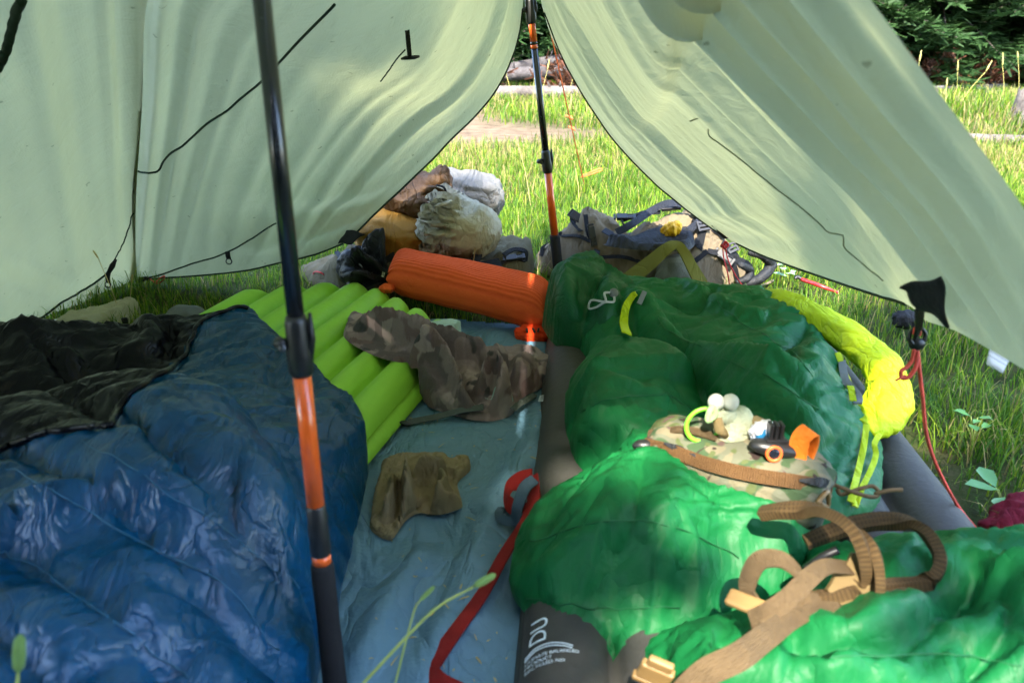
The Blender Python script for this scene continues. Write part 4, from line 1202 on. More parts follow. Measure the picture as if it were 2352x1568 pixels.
def trekking_pole(label, bot, top, marks, r, text=None, group='trekking poles holding up the tarp'):
    """marks: lengths from the ground: grip top, ring, orange from/to, clamp, ..."""
    bot = np.array(bot, float); top = np.array(top, float); d = (top - bot) / np.linalg.norm(top - bot)
    t = thing('trekking_pole', label, 'pole', bot, group)
    at = lambda s: bot + d * s
    g, ring, o1, c1 = marks['grip'], marks['ring'], marks['orange'], marks['clamp']
    V, F = lathe_on(at(0), at(g), [(0, r * 0.9), (0.01, r * 1.4), (g * 0.35, r * 1.55), (g * 0.7, r * 1.40), (g - 0.006, r * 1.42), (g, r * 1.2)]); mesh_obj('grip', V, F, FOAM, t)
    V, F = lathe_on(at(g), at(g + ring), [(0, r * 1.16), (ring, r * 1.16)]); mesh_obj('orange_ring', V, F, POLE_ORANGE, t)
    V, F = lathe_on(at(g + ring), at(o1), [(0, r * 1.2), (0.002, r * 1.26), (o1 - g - ring - 0.002, r * 1.18), (o1 - g - ring, r * 1.05)]); mesh_obj('collar', V, F, PLASTIC, t)
    V, F = lathe_on(at(o1), at(c1), [(0, r * 1.06), (c1 - o1, r * 1.0)]); sh = mesh_obj('lower_shaft', V, F, POLE_ORANGE, t)
    (V, F), (Vs, Fs) = clamp_geo(at(c1 + 0.02), d, r); cl = mesh_obj('clamp', V, F, PLASTIC, t)
    mesh_obj('screw', Vs, Fs, plain('screw_steel', (0.12, 0.12, 0.13), 0.4, metal=0.6), cl)
    for a, b, mat, rr, nm in marks['upper']:
        V, F = lathe_on(at(a), at(b), [(0, r * rr), (b - a, r * rr * 0.98)]); mesh_obj(nm, V, F, mat, t)
    if 'clamp2' in marks:
        (V, F), (Vs, Fs) = clamp_geo(at(marks['clamp2']), d, r * 0.95); cl = mesh_obj('clamp', V, F, PLASTIC, t)
    if text:
        cu = bpy.data.curves.new('lettering', 'FONT'); cu.body = text; cu.size = r * 1.25; cu.align_x = 'LEFT'; cu.align_y = 'CENTER'; cu.extrude = 0.0
        tmp = bpy.data.objects.new('lettering', cu); scene.collection.objects.link(tmp)
        dg = bpy.context.evaluated_depsgraph_get(); me = bpy.data.meshes.new_from_object(tmp.evaluated_get(dg))
        V = np.array([v.co[:] for v in me.vertices]); F = [tuple(p.vertices) for p in me.polygons]
        bpy.data.objects.remove(tmp); bpy.data.meshes.remove(me)
        # wrap round the shaft, reading up it, on the side that faces the camera
        n = np.cross(d, [0, 1.0, 0]); n /= np.linalg.norm(n); b2 = np.cross(d, n)
        a0 = marks['text_angle']; Rr = r * 1.055
        ang = a0 - V[:, 1] / Rr
        Q = at(marks['text'])[None] + d * V[:, 0:1] + Rr * (np.cos(ang)[:, None] * n + np.sin(ang)[:, None] * b2)
        mesh_obj('lettering', Q, F, WHITE_INK, sh, smooth=False)
    return t

# near pole: stands between the quilt and the groundsheet
NP_BOT = AY(782, 1690, 0.655); NP_TOP = AY(594, -70, 0.68)
def near_len(y):  # length along the pole at which image row y shows
    b = np.array(NP_BOT); tp = np.array(NP_TOP); s = np.linspace(0, 1, 400); p = proj(b + (tp - b) * s[:, None])
    return float(np.interp(-y, -p[:, 1], s) * np.linalg.norm(tp - b))
LN = (NP_TOP - NP_BOT).length
trekking_pole('blurred near trekking pole with scratched black shaft and orange section over the quilt', NP_BOT, NP_TOP,
              dict(grip=near_len(1290), ring=near_len(1270) - near_len(1290), orange=near_len(1158), clamp=near_len(838), text=near_len(1146), text_angle=math.radians(-72),
                   upper=[(near_len(838) + 0.03, LN, POLE_BLACK, 0.92, 'upper_shaft')]), 0.0083, 'Black Diamond')
FP_BOT = AY(1290, 690, 2.10); FP_TOP = AY(1213, -24, 2.12)
def far_len(y):
    b = np.array(FP_BOT); tp = np.array(FP_TOP); s = np.linspace(0, 1, 400); p = proj(b + (tp - b) * s[:, None])
    return float(np.interp(-y, -p[:, 1], s) * np.linalg.norm(tp - b))
LF = (FP_TOP - FP_BOT).length
trekking_pole('far trekking pole with orange sections standing on its grip under the tarp peak', FP_BOT, FP_TOP,
              dict(grip=far_len(541), ring=0.001, orange=far_len(539), clamp=far_len(388), clamp2=far_len(25),
                   upper=[(far_len(372), far_len(112), POLE_BLACK, 0.9, 'middle_shaft'), (far_len(112), far_len(103), POLE_ORANGE, 0.92, 'band'), (far_len(103), far_len(96), POLE_BLACK, 0.92, 'band'), (far_len(96), far_len(36), POLE_ORANGE, 0.92, 'tip_section'), (far_len(22), LF, POLE_BLACK, 0.62, 'tip_shaft')]), 0.0098)

# ------------------------------------------------------------------ groundsheet and sleeping mats
SHEET_MAT = fabric('groundsheet_nylon', '#587a8e', 0.48, 0.32, var=0.10, wr=(14, 0.006), wr2=(55, 0.0012), weave=0.00008)
def groundsheet():
    # heights from folds seen between the mats
    folds = [([(1262, 900, .02), (1240, 980, .03), (1190, 1075, .03), (1120, 1200, .03), (1085, 1320, .03), (1010, 1450, .03), (930, 1600, .03)], 'r', 0.030, 0.028),
             ([(1275, 960, .0), (1225, 1060, .0), (1165, 1180, .0), (1120, 1290, .0), (1062, 1420, .0), (980, 1600, 0)], 'v', 0.014, 0.018),
             ([(1000, 1230, .02), (940, 1330, .02), (880, 1430, .02), (815, 1600, .02)], 'r', 0.028, 0.034),
             ([(1060, 1190, .0), (1010, 1300, .0), (950, 1420, .0), (880, 1600, .0)], 'v', 0.012, 0.02),
             ([(930, 1040, .02), (1000, 1010, .02), (1100, 990, .02), (1210, 960, .02)], 'r', 0.012, 0.04),
             ([(900, 1120, .0), (1000, 1080, .0), (1120, 1060, .0)], 'r', 0.010, 0.05),
             ([(1090, 770, 0), (1180, 790, 0), (1280, 820, 0)], 'r', 0.014, 0.03), ([(1080, 800, 0), (1180, 830, 0), (1270, 850, 0)], 'v', 0.012, 0.02)]
    P = SHEET_POLY; res = 0.012
    gx = np.arange(-1.05, 0.9, res); gy = np.arange(0.08, 2.02, res)
    X, Y = np.meshgrid(gx, gy, indexing='ij'); x, y = X.ravel(), Y.ravel()
    cxy = (X[:-1, :-1] + res / 2).ravel(), (Y[:-1, :-1] + res / 2).ravel()
    Fq = grid_faces(len(gx), len(gy))[in_poly(cxy[0], cxy[1], P)]
    used = np.unique(Fq); rm = -np.ones(len(x), int); rm[used] = np.arange(len(used)); Fq = rm[Fq]; x = x[used]; y = y[used]
    h = 0.006 + np.maximum(fold_height(x, y, folds), -0.004) + 0.006 * fbm(x * 6, y * 6, 3, 51) + 0.004 * ridged(x * 9 + y * 3, y * 5, 2, 52) * 0.6
    # rumples lie mainly in the strip between the mats
    V = np.stack([x, y, np.maximum(h, 0.002)], 1)
    o = mesh_obj('groundsheet', V, Fq, SHEET_MAT, base=(0, 1.2, 0))
    tag(o, 'rumpled blue grey groundsheet spread between the two sleeping mats', 'groundsheet')
    s = Sheet(); s.V = V; s.PX = proj(V); s.o = o
    return s
SHEET = groundsheet()

def mat_tubes(name, label, head_r, ang, width, length, ntube, hgt, mat, flange=0.02, z0=0.012, round_head=0.05, ends=None):
    """air mattress with lengthwise tubes. head_r: corner at the head on its far side, ang: direction of its length"""
    d = np.array([math.cos(ang), math.sin(ang)]); w = np.array([-d[1], d[0]])      # towards the head, and across to the other side
    nu = ntube * 12 + 1; nv = 130
    U, Vv = np.meshgrid(np.linspace(0, 1, nu), np.linspace(0, 1, nv), indexing='ij')
    s = U * ntube; f = s - np.floor(np.minimum(s, ntube - 1e-6)); k = np.minimum(np.floor(s), ntube - 1)
    prof = np.sqrt(np.clip(1 - (2 * f - 1) ** 2 * 0.985, 0, 1))
    # every tube ends round; ends a little uneven
    dist = Vv * length
    endr = np.clip(dist / round_head, 0, 1); endp = np.sqrt(np.clip(1 - (1 - endr) ** 2, 0, 1))
    z = z0 + hgt * (0.30 * endp + 0.70 * prof * endp)
    ext = np.interp(U * ntube, np.arange(ntube) + .5, ends) if ends is not None else 0.0
    px = U * width; py = dist - 0.012 * (1 - (2 * f - 1) ** 2) - ext * (1 - Vv) ** 3
    P2 = np.array(head_r)[None, None, :] + w[None, None, :] * px[..., None] - d[None, None, :] * py[..., None]
    V = np.concatenate([P2, z[..., None]], 2)
    # welded rim
    rim = []
    V = V.reshape(-1, 3)
    t = thing(name, label, 'sleeping mat', (head_r[0] + w[0] * width / 2, head_r[1] + w[1] * width / 2, 0))
    o = mesh_obj('air_tubes', V, grid_faces(nu, nv), mat, t)
    fl = []
    for side, u0 in ((-1, 0.0), (1, 1.0)):
        a = np.array(head_r)[None] + w[None] * (u0 * width) - d[None] * np.linspace(0, length, 40)[:, None]
        b = a + w[None] * (side * flange)
        rows = np.stack([np.c_[a - w[None] * (side * .004), np.full(40, z0 + hgt * 0.37)], np.c_[a * .6 + b * .4, np.full(40, z0 + hgt * 0.20)], np.c_[b, np.full(40, z0 + 0.004)]], 1)
        fl.append((rows.reshape(-1, 3), [tuple(q) for q in grid_faces(40, 3)]))
    Vf, Ff = join(*fl); solid(mesh_obj('welded_rim', Vf, Ff, mat, t), 0.002)
    def zfun(xy):
        q = np.asarray(xy) - np.array(head_r); uu = np.clip(q @ w / width, 0, 1) * ntube; ff = uu - np.floor(np.minimum(uu, ntube - 1e-6))
        return z0 + hgt * (0.30 + 0.70 * np.sqrt(np.clip(1 - (2 * ff - 1) ** 2 * 0.985, 0, 1)))
    sh = Sheet(); sh.V = V; sh.PX = proj(V); sh.o = o; sh.t = t; sh.zfun = zfun
    return sh

LIME = fabric('lime_mat_cloth', '#8ec63a', 0.55, 0.35, var=0.05, wr=None, wr2=(60, 0.0004), weave=0.0001)
GREYMAT = fabric('grey_mat_cloth', '#3c3b37', 0.6, 0.3, var=0.06, wr=None, wr2=(60, 0.0005), weave=0.0001)
a_l = math.atan2(0.96, 0.25)
_d = Vector((math.cos(a_l), math.sin(a_l), 0)); _h = Vector((-0.118, 1.70, 0))
LENDS = [max(-0.05, (G(x, y, .05) - _h).dot(_d)) for x, y in ((1050, 748), (1008, 722), (955, 696), (900, 672), (838, 657), (767, 657), (690, 662), (610, 676))]
LMAT = mat_tubes('sleeping_mat', 'lime green inflated sleeping mat with lengthwise tubes under the quilt', (-0.118, 1.70), a_l, 0.62, 1.70, 8, 0.062, LIME, ends=LENDS)
GMAT = mat_tubes('sleeping_mat', 'dark grey inflated sleeping mat under the green sleeping bag', (0.705, 1.74), math.atan2(1.0, 0.075), 0.615, 1.62, 6, 0.066, GREYMAT, flange=0.006)

def text_geo(body, size, font=None, extrude=0.0):
    cu = bpy.data.curves.new('lettering', 'FONT'); cu.body = body; cu.size = size; cu.space_line = 0.9; cu.extrude = extrude
    tmp = bpy.data.objects.new('lettering', cu); scene.collection.objects.link(tmp)
    dg = bpy.context.evaluated_depsgraph_get(); me = bpy.data.meshes.new_from_object(tmp.evaluated_get(dg))
    V = np.array([v.co[:] for v in me.vertices]); F = [tuple(p.vertices) for p in me.polygons]
    bpy.data.objects.remove(tmp); bpy.data.meshes.remove(me)
    return V, F

def stick_text(sheet, body, size, px0, px1, name, mat, parent, up=0.0022):
    """lettering laid on a sheet, its base line from pixel px0 towards px1"""
    V, F = text_geo(body, size)
    # finer faces follow the curve
    bm = bmesh.new(); vs = [bm.verts.new(v) for v in V]
    for f in F:
        try: bm.faces.new([vs[i] for i in f])
        except ValueError: pass
    bmesh.ops.triangulate(bm, faces=bm.faces); 
    bmesh.ops.subdivide_edges(bm, edges=[e for e in bm.edges if e.calc_length() > size * 0.4], cuts=2)
    V = np.array([v.co[:] for v in bm.verts]); bm.verts.index_update(); F = [tuple(v.index for v in f.verts) for f in bm.faces]; bm.free()
    a = np.array(G(*px0, .076))[:2]; b = np.array(G(*px1, .076))[:2]; e = (b - a) / np.linalg.norm(b - a); n = np.array([-e[1], e[0]])
    XY = a + e * V[:, 0:1] + n * V[:, 1:2]
    Z = sheet.zfun(XY)
    return mesh_obj(name, np.c_[XY, np.array(Z) + up], F, mat, parent, smooth=False)

PRINT = plain('mat_print', (0.62, 0.72, 0.76), 0.7)

# ------------------------------------------------------------------ blue down quilt
def nylon(name, col, rough, spec, wr, wr2, stretch=(1, 1, 1), var=0.1, sheen=0.0, ang=0.6):
    return fabric(name, col, rough, spec, var=var, wr=wr, wr2=wr2, weave=0.00004, weave_scale=1500, stretch=stretch, sheen=sheen, ang=ang)
BLUE = nylon('blue_quilt_nylon', (0.001, 0.046, 0.112), 0.28, 0.40, (26, 0.0028), (70, 0.0005), ang=-0.95)
def lime_top(x, y):
    d = np.array([math.cos(a_l), math.sin(a_l)]); w = np.array([-d[1], d[0]])
    px = (x + 0.118) * w[0] + (y - 1.70) * w[1]; py = -((x + 0.118) * d[0] + (y - 1.70) * d[1])
    return np.where((px > -0.01) & (px < 0.63) & (py > -0.02), 0.088, 0.012)
BLACKN = nylon('black_lining_nylon', (0.003, 0.003, 0.005), 0.28, 0.14, (14, 0.005), (60, 0.0003), ang=-0.6)

def build_quilt():
    t = thing('down_quilt', 'puffy blue down quilt with black lining turned out on the lime mat', 'quilt', (-0.45, 1.0, 0))
    ol = [(-250, 790, .10), (-80, 752, .14), (0, 742, .15), (80, 748, .14), (160, 782, .10), (240, 792, .08), (310, 765, .09), (370, 742, .09), (440, 738, .09), (480, 714, .11), (535, 690, .11), (575, 695, .10), (598, 742, .08), (650, 800, .07), (708, 858, .06), (772, 922, .05),
          (822, 988, .02), (846, 1060, .01), (840, 1125, .01), (824, 1200, .01), (806, 1275, .01), (784, 1350, .01), (772, 1430, .01), (738, 1520, .01), (710, 1650, .01), (640, 1900, .01), (300, 2150, .01), (-300, 2000, .01), (-700, 1500, .01), (-500, 1000, .05)]
    ct = [(330, 965, .185), (500, 1000, .18), (620, 1090, .17), (700, 1230, .15), (735, 1370, .11), (200, 1250, .235), (400, 1300, .225), (100, 1450, .24), (500, 1450, .19), (0, 1100, .235), (650, 1480, .13), (-200, 1300, .24), (300, 1700, .2),
          (545, 740, .115), (560, 800, .12), (660, 880, .115), (750, 980, .10), (800, 1100, .085), (780, 1230, .075), (450, 890, .13), (600, 950, .125), (700, 1020, .12), (100, 830, .14), (250, 870, .10), (120, 920, .12), (340, 830, .10), (30, 980, .15), (-100, 850, .15), (420, 780, .115)]
    fo = [([(740, 1480, .08), (752, 1370, .09), (725, 1260, .11), (672, 1140, .13), (600, 1050, .14), (500, 985, .15), (330, 955, .15), (150, 985, .16), (0, 1035, .18), (-150, 1080, .18)], 's', 0.060, 0.06, 0.5),
          # second lobe and its gathers
          ([(860, 1000, .06), (760, 945, .09), (640, 915, .11), (520, 890, .12), (430, 860, .12)], 's', 0.028, 0.05, 0.2),
          ([(640, 800, .1), (620, 850, .12), (580, 900, .12)], 'v', 0.018, 0.015), ([(720, 850, .1), (690, 900, .12), (640, 960, .12)], 'v', 0.018, 0.018),
          ([(800, 930, .1), (770, 985, .1), (700, 1030, .11)], 'v', 0.014, 0.015), ([(850, 1020, .06), (800, 1050, .08), (740, 1080, .1)], 'v', 0.02, 0.015), ([(850, 1100, .06), (800, 1130, .07), (760, 1170, .09)], 'v', 0.02, 0.015),
          ([(820, 1220, .04), (790, 1230, .06), (760, 1260, .08)], 'v', 0.02, 0.015), ([(805, 1300, .03), (780, 1320, .05), (755, 1350, .07)], 'v', 0.018, 0.012),
          # baffle seams of the big lobe
          ([(140, 1000, .17), (289, 1059, .2), (450, 1160, .21), (600, 1270, .18), (711, 1362, .13)], 'v', 0.034, 0.030),
          ([(-60, 1050, .2), (61, 1096, .22), (300, 1220, .22), (545, 1358, .2), (663, 1504, .13)], 'v', 0.034, 0.030),
          ([(-200, 1150, .22), (60, 1290, .23), (300, 1440, .22), (500, 1640, .17)], 'v', 0.034, 0.030), ([(-250, 1350, .22), (30, 1500, .23), (200, 1640, .22)], 'v', 0.034, 0.030),
          # black lining: deep folds
          ([(60, 800, .14), (150, 850, .12), (270, 870, .1), (330, 900, .1)], 'v', 0.051, 0.028), ([(0, 880, .14), (90, 915, .13), (180, 960, .12), (250, 975, .12)], 'v', 0.048, 0.028), ([(200, 900, .11), (150, 960, .13), (100, 990, .14)], 'r', 0.034, 0.033),
          ([(360, 760, .1), (340, 810, .1), (280, 850, .1)], 'r', 0.034, 0.033), ([(40, 770, .15), (110, 830, .13), (200, 840, .11)], 'r', 0.037, 0.033), ([(400, 770, .1), (380, 830, .1)], 'v', 0.034, 0.017)]
    sh = heap('shell', ol, ct, fo, BLUE, t, res=0.0095, floor=lambda x, y: np.where(lime_top(x, y) > 0.05, 0.074, 0.006), edge=0.06, crinkle=[(0.0060, 12, 0.75, 4.0, 3), (0.0030, 28, 0.75, 3.5, 8)], sim=dict(frames=13, shrink=-0.085, gravity=0.0, bend=0.25, stiff=25, goal=0.07), minz=lime_top)
    TH = plain('quilt_thread', (0.02, 0.10, 0.18), 0.6)
    for sm in ([(170, 1010), (289, 1059), (450, 1160), (600, 1270), (700, 1355)], [(0, 1068), (61, 1096), (300, 1220), (545, 1358), (650, 1490)], [(-20, 1250), (60, 1290), (300, 1440), (440, 1560)], [(0, 1480), (100, 1545)]):
        Q = np.array([tuple(on(sh, x, y, .0012)) for x, y in cr(np.array(sm, float), 50)])
        for _ in range(5): Q[1:-1] = .25 * Q[:-2] + .5 * Q[1:-1] + .25 * Q[2:]
        V, F = tube_geo(Q, .0007, 5); mesh_obj('stitched_seam', V, F, TH, t)
    bl = np.array([(-400, 1060), (-400, 600), (300, 600), (500, 660), (572, 692), (520, 706), (478, 722), (440, 770), (418, 818), (372, 858), (312, 893), (268, 942), (252, 974), (150, 985), (60, 1012), (0, 1030), (-150, 1080)], float)
    line = cr(bl[4:], 90)
    px = [on(sh, x, y, 0.004) for x, y in line if x > -60]
    P = np.array([tuple(p) for p in px]); 
    for _ in range(3): P[1:-1] = .25 * P[:-2] + .5 * P[1:-1] + .25 * P[2:]
    V, F = tube_geo(P, 0.0045, 7); mesh_obj('edge_piping', V, F, BLACKN, t)
    split_part(sh.o, lambda q: in_poly(q[:, 0], q[:, 1], bl), 'lining', BLACKN)
    return sh
QUILT = build_quilt()

# ------------------------------------------------------------------ green sleeping bag
GREEN = nylon('green_bag_nylon', (0.005, 0.108, 0.028), 0.50, 0.20, (18, 0.0020), (60, 0.0005), ang=0.5)
GREEN_D = nylon('green_hood_nylon', (0.003, 0.076, 0.022), 0.46, 0.22, (20, 0.003), (60, 0.0004), ang=1.2)
ACID = nylon('acid_yellow_lining', (0.42, 0.53, 0.004), 0.6, 0.25, (24, 0.006), (60, 0.001), var=0.04)
GREYTAPE = fabric('grey_tape', (0.16, 0.17, 0.17), 0.8, wr=None, wr2=(150, 0.0006))
GREYCORD = plain('grey_elastic', (0.42, 0.45, 0.47), 0.7, bump=(500, 0.001))

def build_bag():
    t = thing('sleeping_bag', 'green hooded sleeping bag with acid yellow lining on the grey mat', 'sleeping bag', (0.35, 1.2, 0.08))
    mz = 0.068
    body = heap('body', [(1400, 672, .11), (1480, 664, .12), (1560, 657, .13), (1640, 668, .13), (1720, 682, .12), (1750, 696, .10), (1850, 772, .09), (1928, 858, .08), (1962, 950, .08), (2000, 1000, .08), (2020, 1060, .07), (2024, 1130, .07), (2002, 1185, .07), (1930, 1230, .07), (1750, 1260, .07), (1550, 1220, .07), (1385, 1110, .07), (1325, 1075, .07), (1302, 1015, .07), (1298, 945, .07), (1320, 890, .07), (1366, 850, .07), (1336, 812, .07), (1310, 790, .07), (1345, 720, .10)],
                [(1450, 715, .145), (1560, 695, .155), (1650, 715, .155), (1780, 770, .15), (1500, 830, .13), (1620, 860, .165), (1750, 900, .17), (1900, 930, .16), (1400, 950, .165), (1345, 1000, .14), (1500, 970, .15), (1700, 1000, .145), (1850, 1050, .13), (1950, 1100, .12), (2005, 1080, .10), (1470, 1050, .13), (1400, 800, .12), (1860, 830, .15), (1580, 1010, .12)],
                [([(1440, 690, .14), (1500, 728, .15), (1560, 768, .15), (1670, 824, .16), (1760, 860, .17), (1860, 905, .16)], 'r', 0.038, 0.035),
                 ([(1450, 735, .13), (1490, 775, .13), (1554, 805, .13), (1600, 860, .14), (1640, 930, .14), (1680, 985, .13)], 'v', 0.05, 0.028),
                 ([(1510, 726, .14), (1627, 788, .15), (1740, 838, .16), (1830, 862, .15)], 'v', 0.024, 0.02),
                 ([(1606, 890, .13), (1543, 848, .13), (1430, 838, .12), (1355, 858, .09)], 's', 0.045, 0.04, 0.25),
                 ([(1590, 830, .13), (1500, 812, .12), (1420, 815, .11), (1360, 822, .08)], 's', 0.025, 0.025, 0.08),
                 ([(1850, 750, .13), (1820, 810, .14), (1800, 850, .15)], 'v', 0.03, 0.02), ([(1880, 790, .14), (1840, 850, .15), (1900, 900, .15)], 'r', 0.02, 0.03),
                 ([(1720, 880, .16), (1800, 940, .16), (1900, 1010, .14)], 'r', 0.02, 0.03), ([(1700, 900, .16), (1780, 970, .15), (1850, 1040, .13)], 'v', 0.016, 0.018), ([(1760, 880, .16), (1860, 940, .16), (1940, 1020, .14)], 'v', 0.014, 0.015),
                 ([(1640, 690, .14), (1600, 720, .14), (1520, 705, .14)], 'v', 0.02, 0.016), ([(1330, 930, .12), (1430, 905, .16), (1540, 910, .15)], 'r', 0.012, 0.02), ([(1320, 1000, .12), (1400, 1010, .15), (1480, 1040, .13)], 'v', 0.016, 0.016), ([(1560, 675, .14), (1680, 720, .15), (1760, 745, .14)], 'r', 0.016, 0.02)],
                GREEN, t, res=0.0072, floor=mz, edge=0.06, minz=lambda x, y: np.full(len(x), 0.088), crinkle=[(0.004, 9, 0.5, 3.0, 5), (0.002, 24, -0.2, 2.5, 9)], sim=dict(frames=13, shrink=-0.085, gravity=0.0, bend=0.25, stiff=25, goal=0.035))
    hood = heap('hood', [(1247, 742, .08), (1250, 690, .12), (1272, 648, .14), (1308, 616, .16), (1345, 607, .16), (1388, 624, .14), (1404, 652, .13), (1445, 682, .12), (1505, 722, .10), (1480, 775, .09), (1400, 806, .08), (1330, 802, .075), (1276, 786, .075)],
                [(1320, 672, .20), (1385, 720, .175), (1300, 735, .17), (1348, 640, .2), (1430, 740, .15), (1340, 770, .14)],
                [([(1395, 640, .17), (1350, 668, .19), (1320, 700, .19), (1340, 745, .17)], 'v', 0.05, 0.022), ([(1330, 640, .19), (1345, 680, .19), (1385, 690, .18)], 'v', 0.03, 0.015), ([(1262, 720, .15), (1330, 748, .17), (1400, 735, .17)], 'r', 0.02, 0.025), ([(1380, 650, .17), (1395, 690, .16), (1420, 700, .15)], 'r', 0.02, 0.02), ([(1270, 690, .16), (1290, 740, .16), (1330, 780, .13)], 'v', 0.015, 0.015)],
                GREEN_D, t, res=0.006, floor=mz, edge=0.05, crinkle=[(0.004, 16, 1.0, 2, 15)], sim=dict(frames=12, shrink=-0.085, gravity=0.0, bend=0.25, stiff=25, goal=0.035))
    foot = heap('foot', [(1478, 1030, .11), (1540, 1055, .12), (1640, 1112, .12), (1740, 1172, .11), (1830, 1238, .10), (1884, 1272, .09), (1850, 1335, .09), (1720, 1395, .08), (1600, 1435, .08), (1480, 1470, .07), (1380, 1462, .07), (1290, 1440, .06), (1228, 1412, .05), (1204, 1378, .05), (1180, 1345, .05), (1170, 1290, .05), (1188, 1222, .06), (1230, 1162, .08), (1300, 1112, .09), (1400, 1055, .10)],
                [(1480, 1052, .175), (1400, 1085, .17), (1600, 1125, .175), (1700, 1185, .165), (1800, 1245, .145), (1450, 1150, .18), (1550, 1205, .185), (1350, 1200, .155), (1650, 1260, .165), (1300, 1275, .125), (1450, 1290, .145), (1245, 1325, .09), (1550, 1330, .135), (1400, 1400, .09), (1290, 1390, .085), (1700, 1340, .11)],
                [([(1176, 1318, .08), (1225, 1342, .1), (1300, 1352, .12), (1400, 1350, .13), (1500, 1345, .14)], 'v', 0.035, 0.022), ([(1470, 1345, .15), (1560, 1325, .16), (1660, 1318, .15), (1760, 1310, .13)], 'v', 0.045, 0.022),
                 ([(1480, 1365, .14), (1560, 1370, .13), (1640, 1350, .13)], 'r', 0.022, 0.02), ([(1230, 1400, .08), (1330, 1410, .1), (1480, 1410, .1), (1620, 1385, .1)], 'v', 0.026, 0.018),
                 ([(1480, 1040, .2), (1475, 1090, .22), (1440, 1130, .22), (1380, 1150, .2)], 'v', 0.018, 0.018), ([(1400, 1080, .2), (1350, 1120, .19), (1330, 1170, .18)], 'v', 0.014, 0.018), ([(1470, 1280, .18), (1530, 1290, .18), (1600, 1330, .16)], 'r', 0.018, 0.02), ([(1260, 1220, .15), (1330, 1240, .17), (1420, 1230, .2)], 'r', 0.010, 0.03)],
                GREEN, t, res=0.0048, floor=lambda x, y: GMAT.zfun(np.stack([x, y], 1)) - 0.006, minz=lambda x, y: GMAT.zfun(np.stack([x, y], 1)) + 0.006, edge=0.075, crinkle=[(0.0035, 9, 0.3, 3.0, 25), (0.002, 26, 0.0, 2.5, 29)], sim=dict(frames=13, shrink=-0.085, gravity=0.0, bend=0.25, stiff=25, goal=0.035))
    fold = heap('lower_fold', [(1840, 1268, .10), (1920, 1240, .11), (2000, 1226, .11), (2150, 1220, .11), (2352, 1236, .10), (2600, 1290, .08), (2700, 1700, .05), (2000, 1850, .05), (1560, 1800, .05), (1500, 1600, .05), (1480, 1530, .06), (1492, 1470, .07), (1600, 1415, .09), (1720, 1380, .10), (1820, 1340, .10)],
                [(1930, 1290, .155), (2060, 1290, .155), (2200, 1280, .16), (2340, 1310, .165), (1800, 1420, .155), (2000, 1440, .19), (2200, 1430, .205), (1700, 1490, .155), (1900, 1540, .205), (2200, 1540, .23), (2350, 1480, .23), (1600, 1530, .12), (1580, 1470, .11), (2050, 1650, .22), (1750, 1640, .17)],
                [([(1787, 1484, .17), (1900, 1485, .18), (2050, 1464, .19), (2130, 1410, .19), (2205, 1347, .18), (2276, 1306, .17)], 'v', 0.05, 0.026), ([(1640, 1478, .14), (1720, 1478, .15), (1800, 1486, .16)], 'v', 0.04, 0.022),
                 ([(1840, 1460, .17), (1960, 1430, .19), (2080, 1395, .19), (2170, 1340, .18)], 'r', 0.028, 0.03), ([(1900, 1520, .2), (1960, 1500, .2), (2060, 1500, .21), (2200, 1470, .22)], 'r', 0.022, 0.03), ([(2280, 1330, .17), (2330, 1380, .2), (2300, 1430, .21), (2220, 1440, .21)], 'v', 0.03, 0.02), ([(2250, 1340, .17), (2330, 1340, .18), (2400, 1400, .2)], 'r', 0.03, 0.03),
                 ([(2000, 1560, .22), (2100, 1535, .22), (2230, 1530, .23), (2340, 1550, .23)], 'v', 0.02, 0.02), ([(2120, 1500, .22), (2140, 1450, .21), (2200, 1400, .2)], 'v', 0.02, 0.018), ([(2240, 1500, .23), (2260, 1440, .22), (2320, 1390, .21)], 'v', 0.02, 0.018), ([(1950, 1310, .15), (2050, 1330, .16), (2150, 1300, .16)], 'v', 0.016, 0.02), ([(1540, 1500, .1), (1640, 1530, .13), (1700, 1590, .15)], 'r', 0.02, 0.03)],
                GREEN, t, res=0.0062, floor=lambda x, y: GMAT.zfun(np.stack([x, y], 1)) - 0.006, minz=lambda x, y: GMAT.zfun(np.stack([x, y], 1)) + 0.006, edge=0.07, crinkle=[(0.0045, 8, 0.9, 3.0, 35), (0.002, 22, 1.2, 2.5, 39)], sim=dict(frames=13, shrink=-0.085, gravity=0.0, bend=0.25, stiff=25, goal=0.035))
    TG = plain('bag_thread', (0.003, 0.105, 0.027), 0.7)
    for shp, sm in ((body, [(1500, 735), (1560, 770), (1670, 824), (1780, 868), (1880, 930)]), (body, [(1330, 940), (1430, 905), (1540, 900), (1590, 930)]), (foot, [(1215, 1240), (1330, 1200), (1450, 1190), (1560, 1210), (1700, 1270)]), (foot, [(1200, 1370), (1300, 1385), (1420, 1395), (1560, 1380)]), (fold, [(1900, 1500), (2050, 1495), (2200, 1500), (2340, 1530)]), (body, [(1640, 690), (1700, 730), (1800, 790), (1880, 860)])):
        Q = np.array([tuple(on(shp, x, y, .0010)) for x, y in cr(np.array(sm, float), 50)])
        for _ in range(5): Q[1:-1] = .25 * Q[:-2] + .5 * Q[1:-1] + .25 * Q[2:]
        V, F = tube_geo(Q, .0009, 5); mesh_obj('stitched_seam', V, F, TG, t)
    # acid yellow lining turned out as a roll
    P = [G(1748, 692, .125), G(1790, 702, .135), G(1860, 732, .138), G(1930, 764, .135), G(1990, 806, .132), G(2030, 850, .13), G(2042, 898, .125), G(2032, 940, .12), G(2000, 968, .115), G(1972, 990, .11)]
    n, sd = 90, 28; C_ = cr(P, n); T, N, B = frames(C_); a = np.linspace(0, 2 * np.pi, sd, endpoint=False)
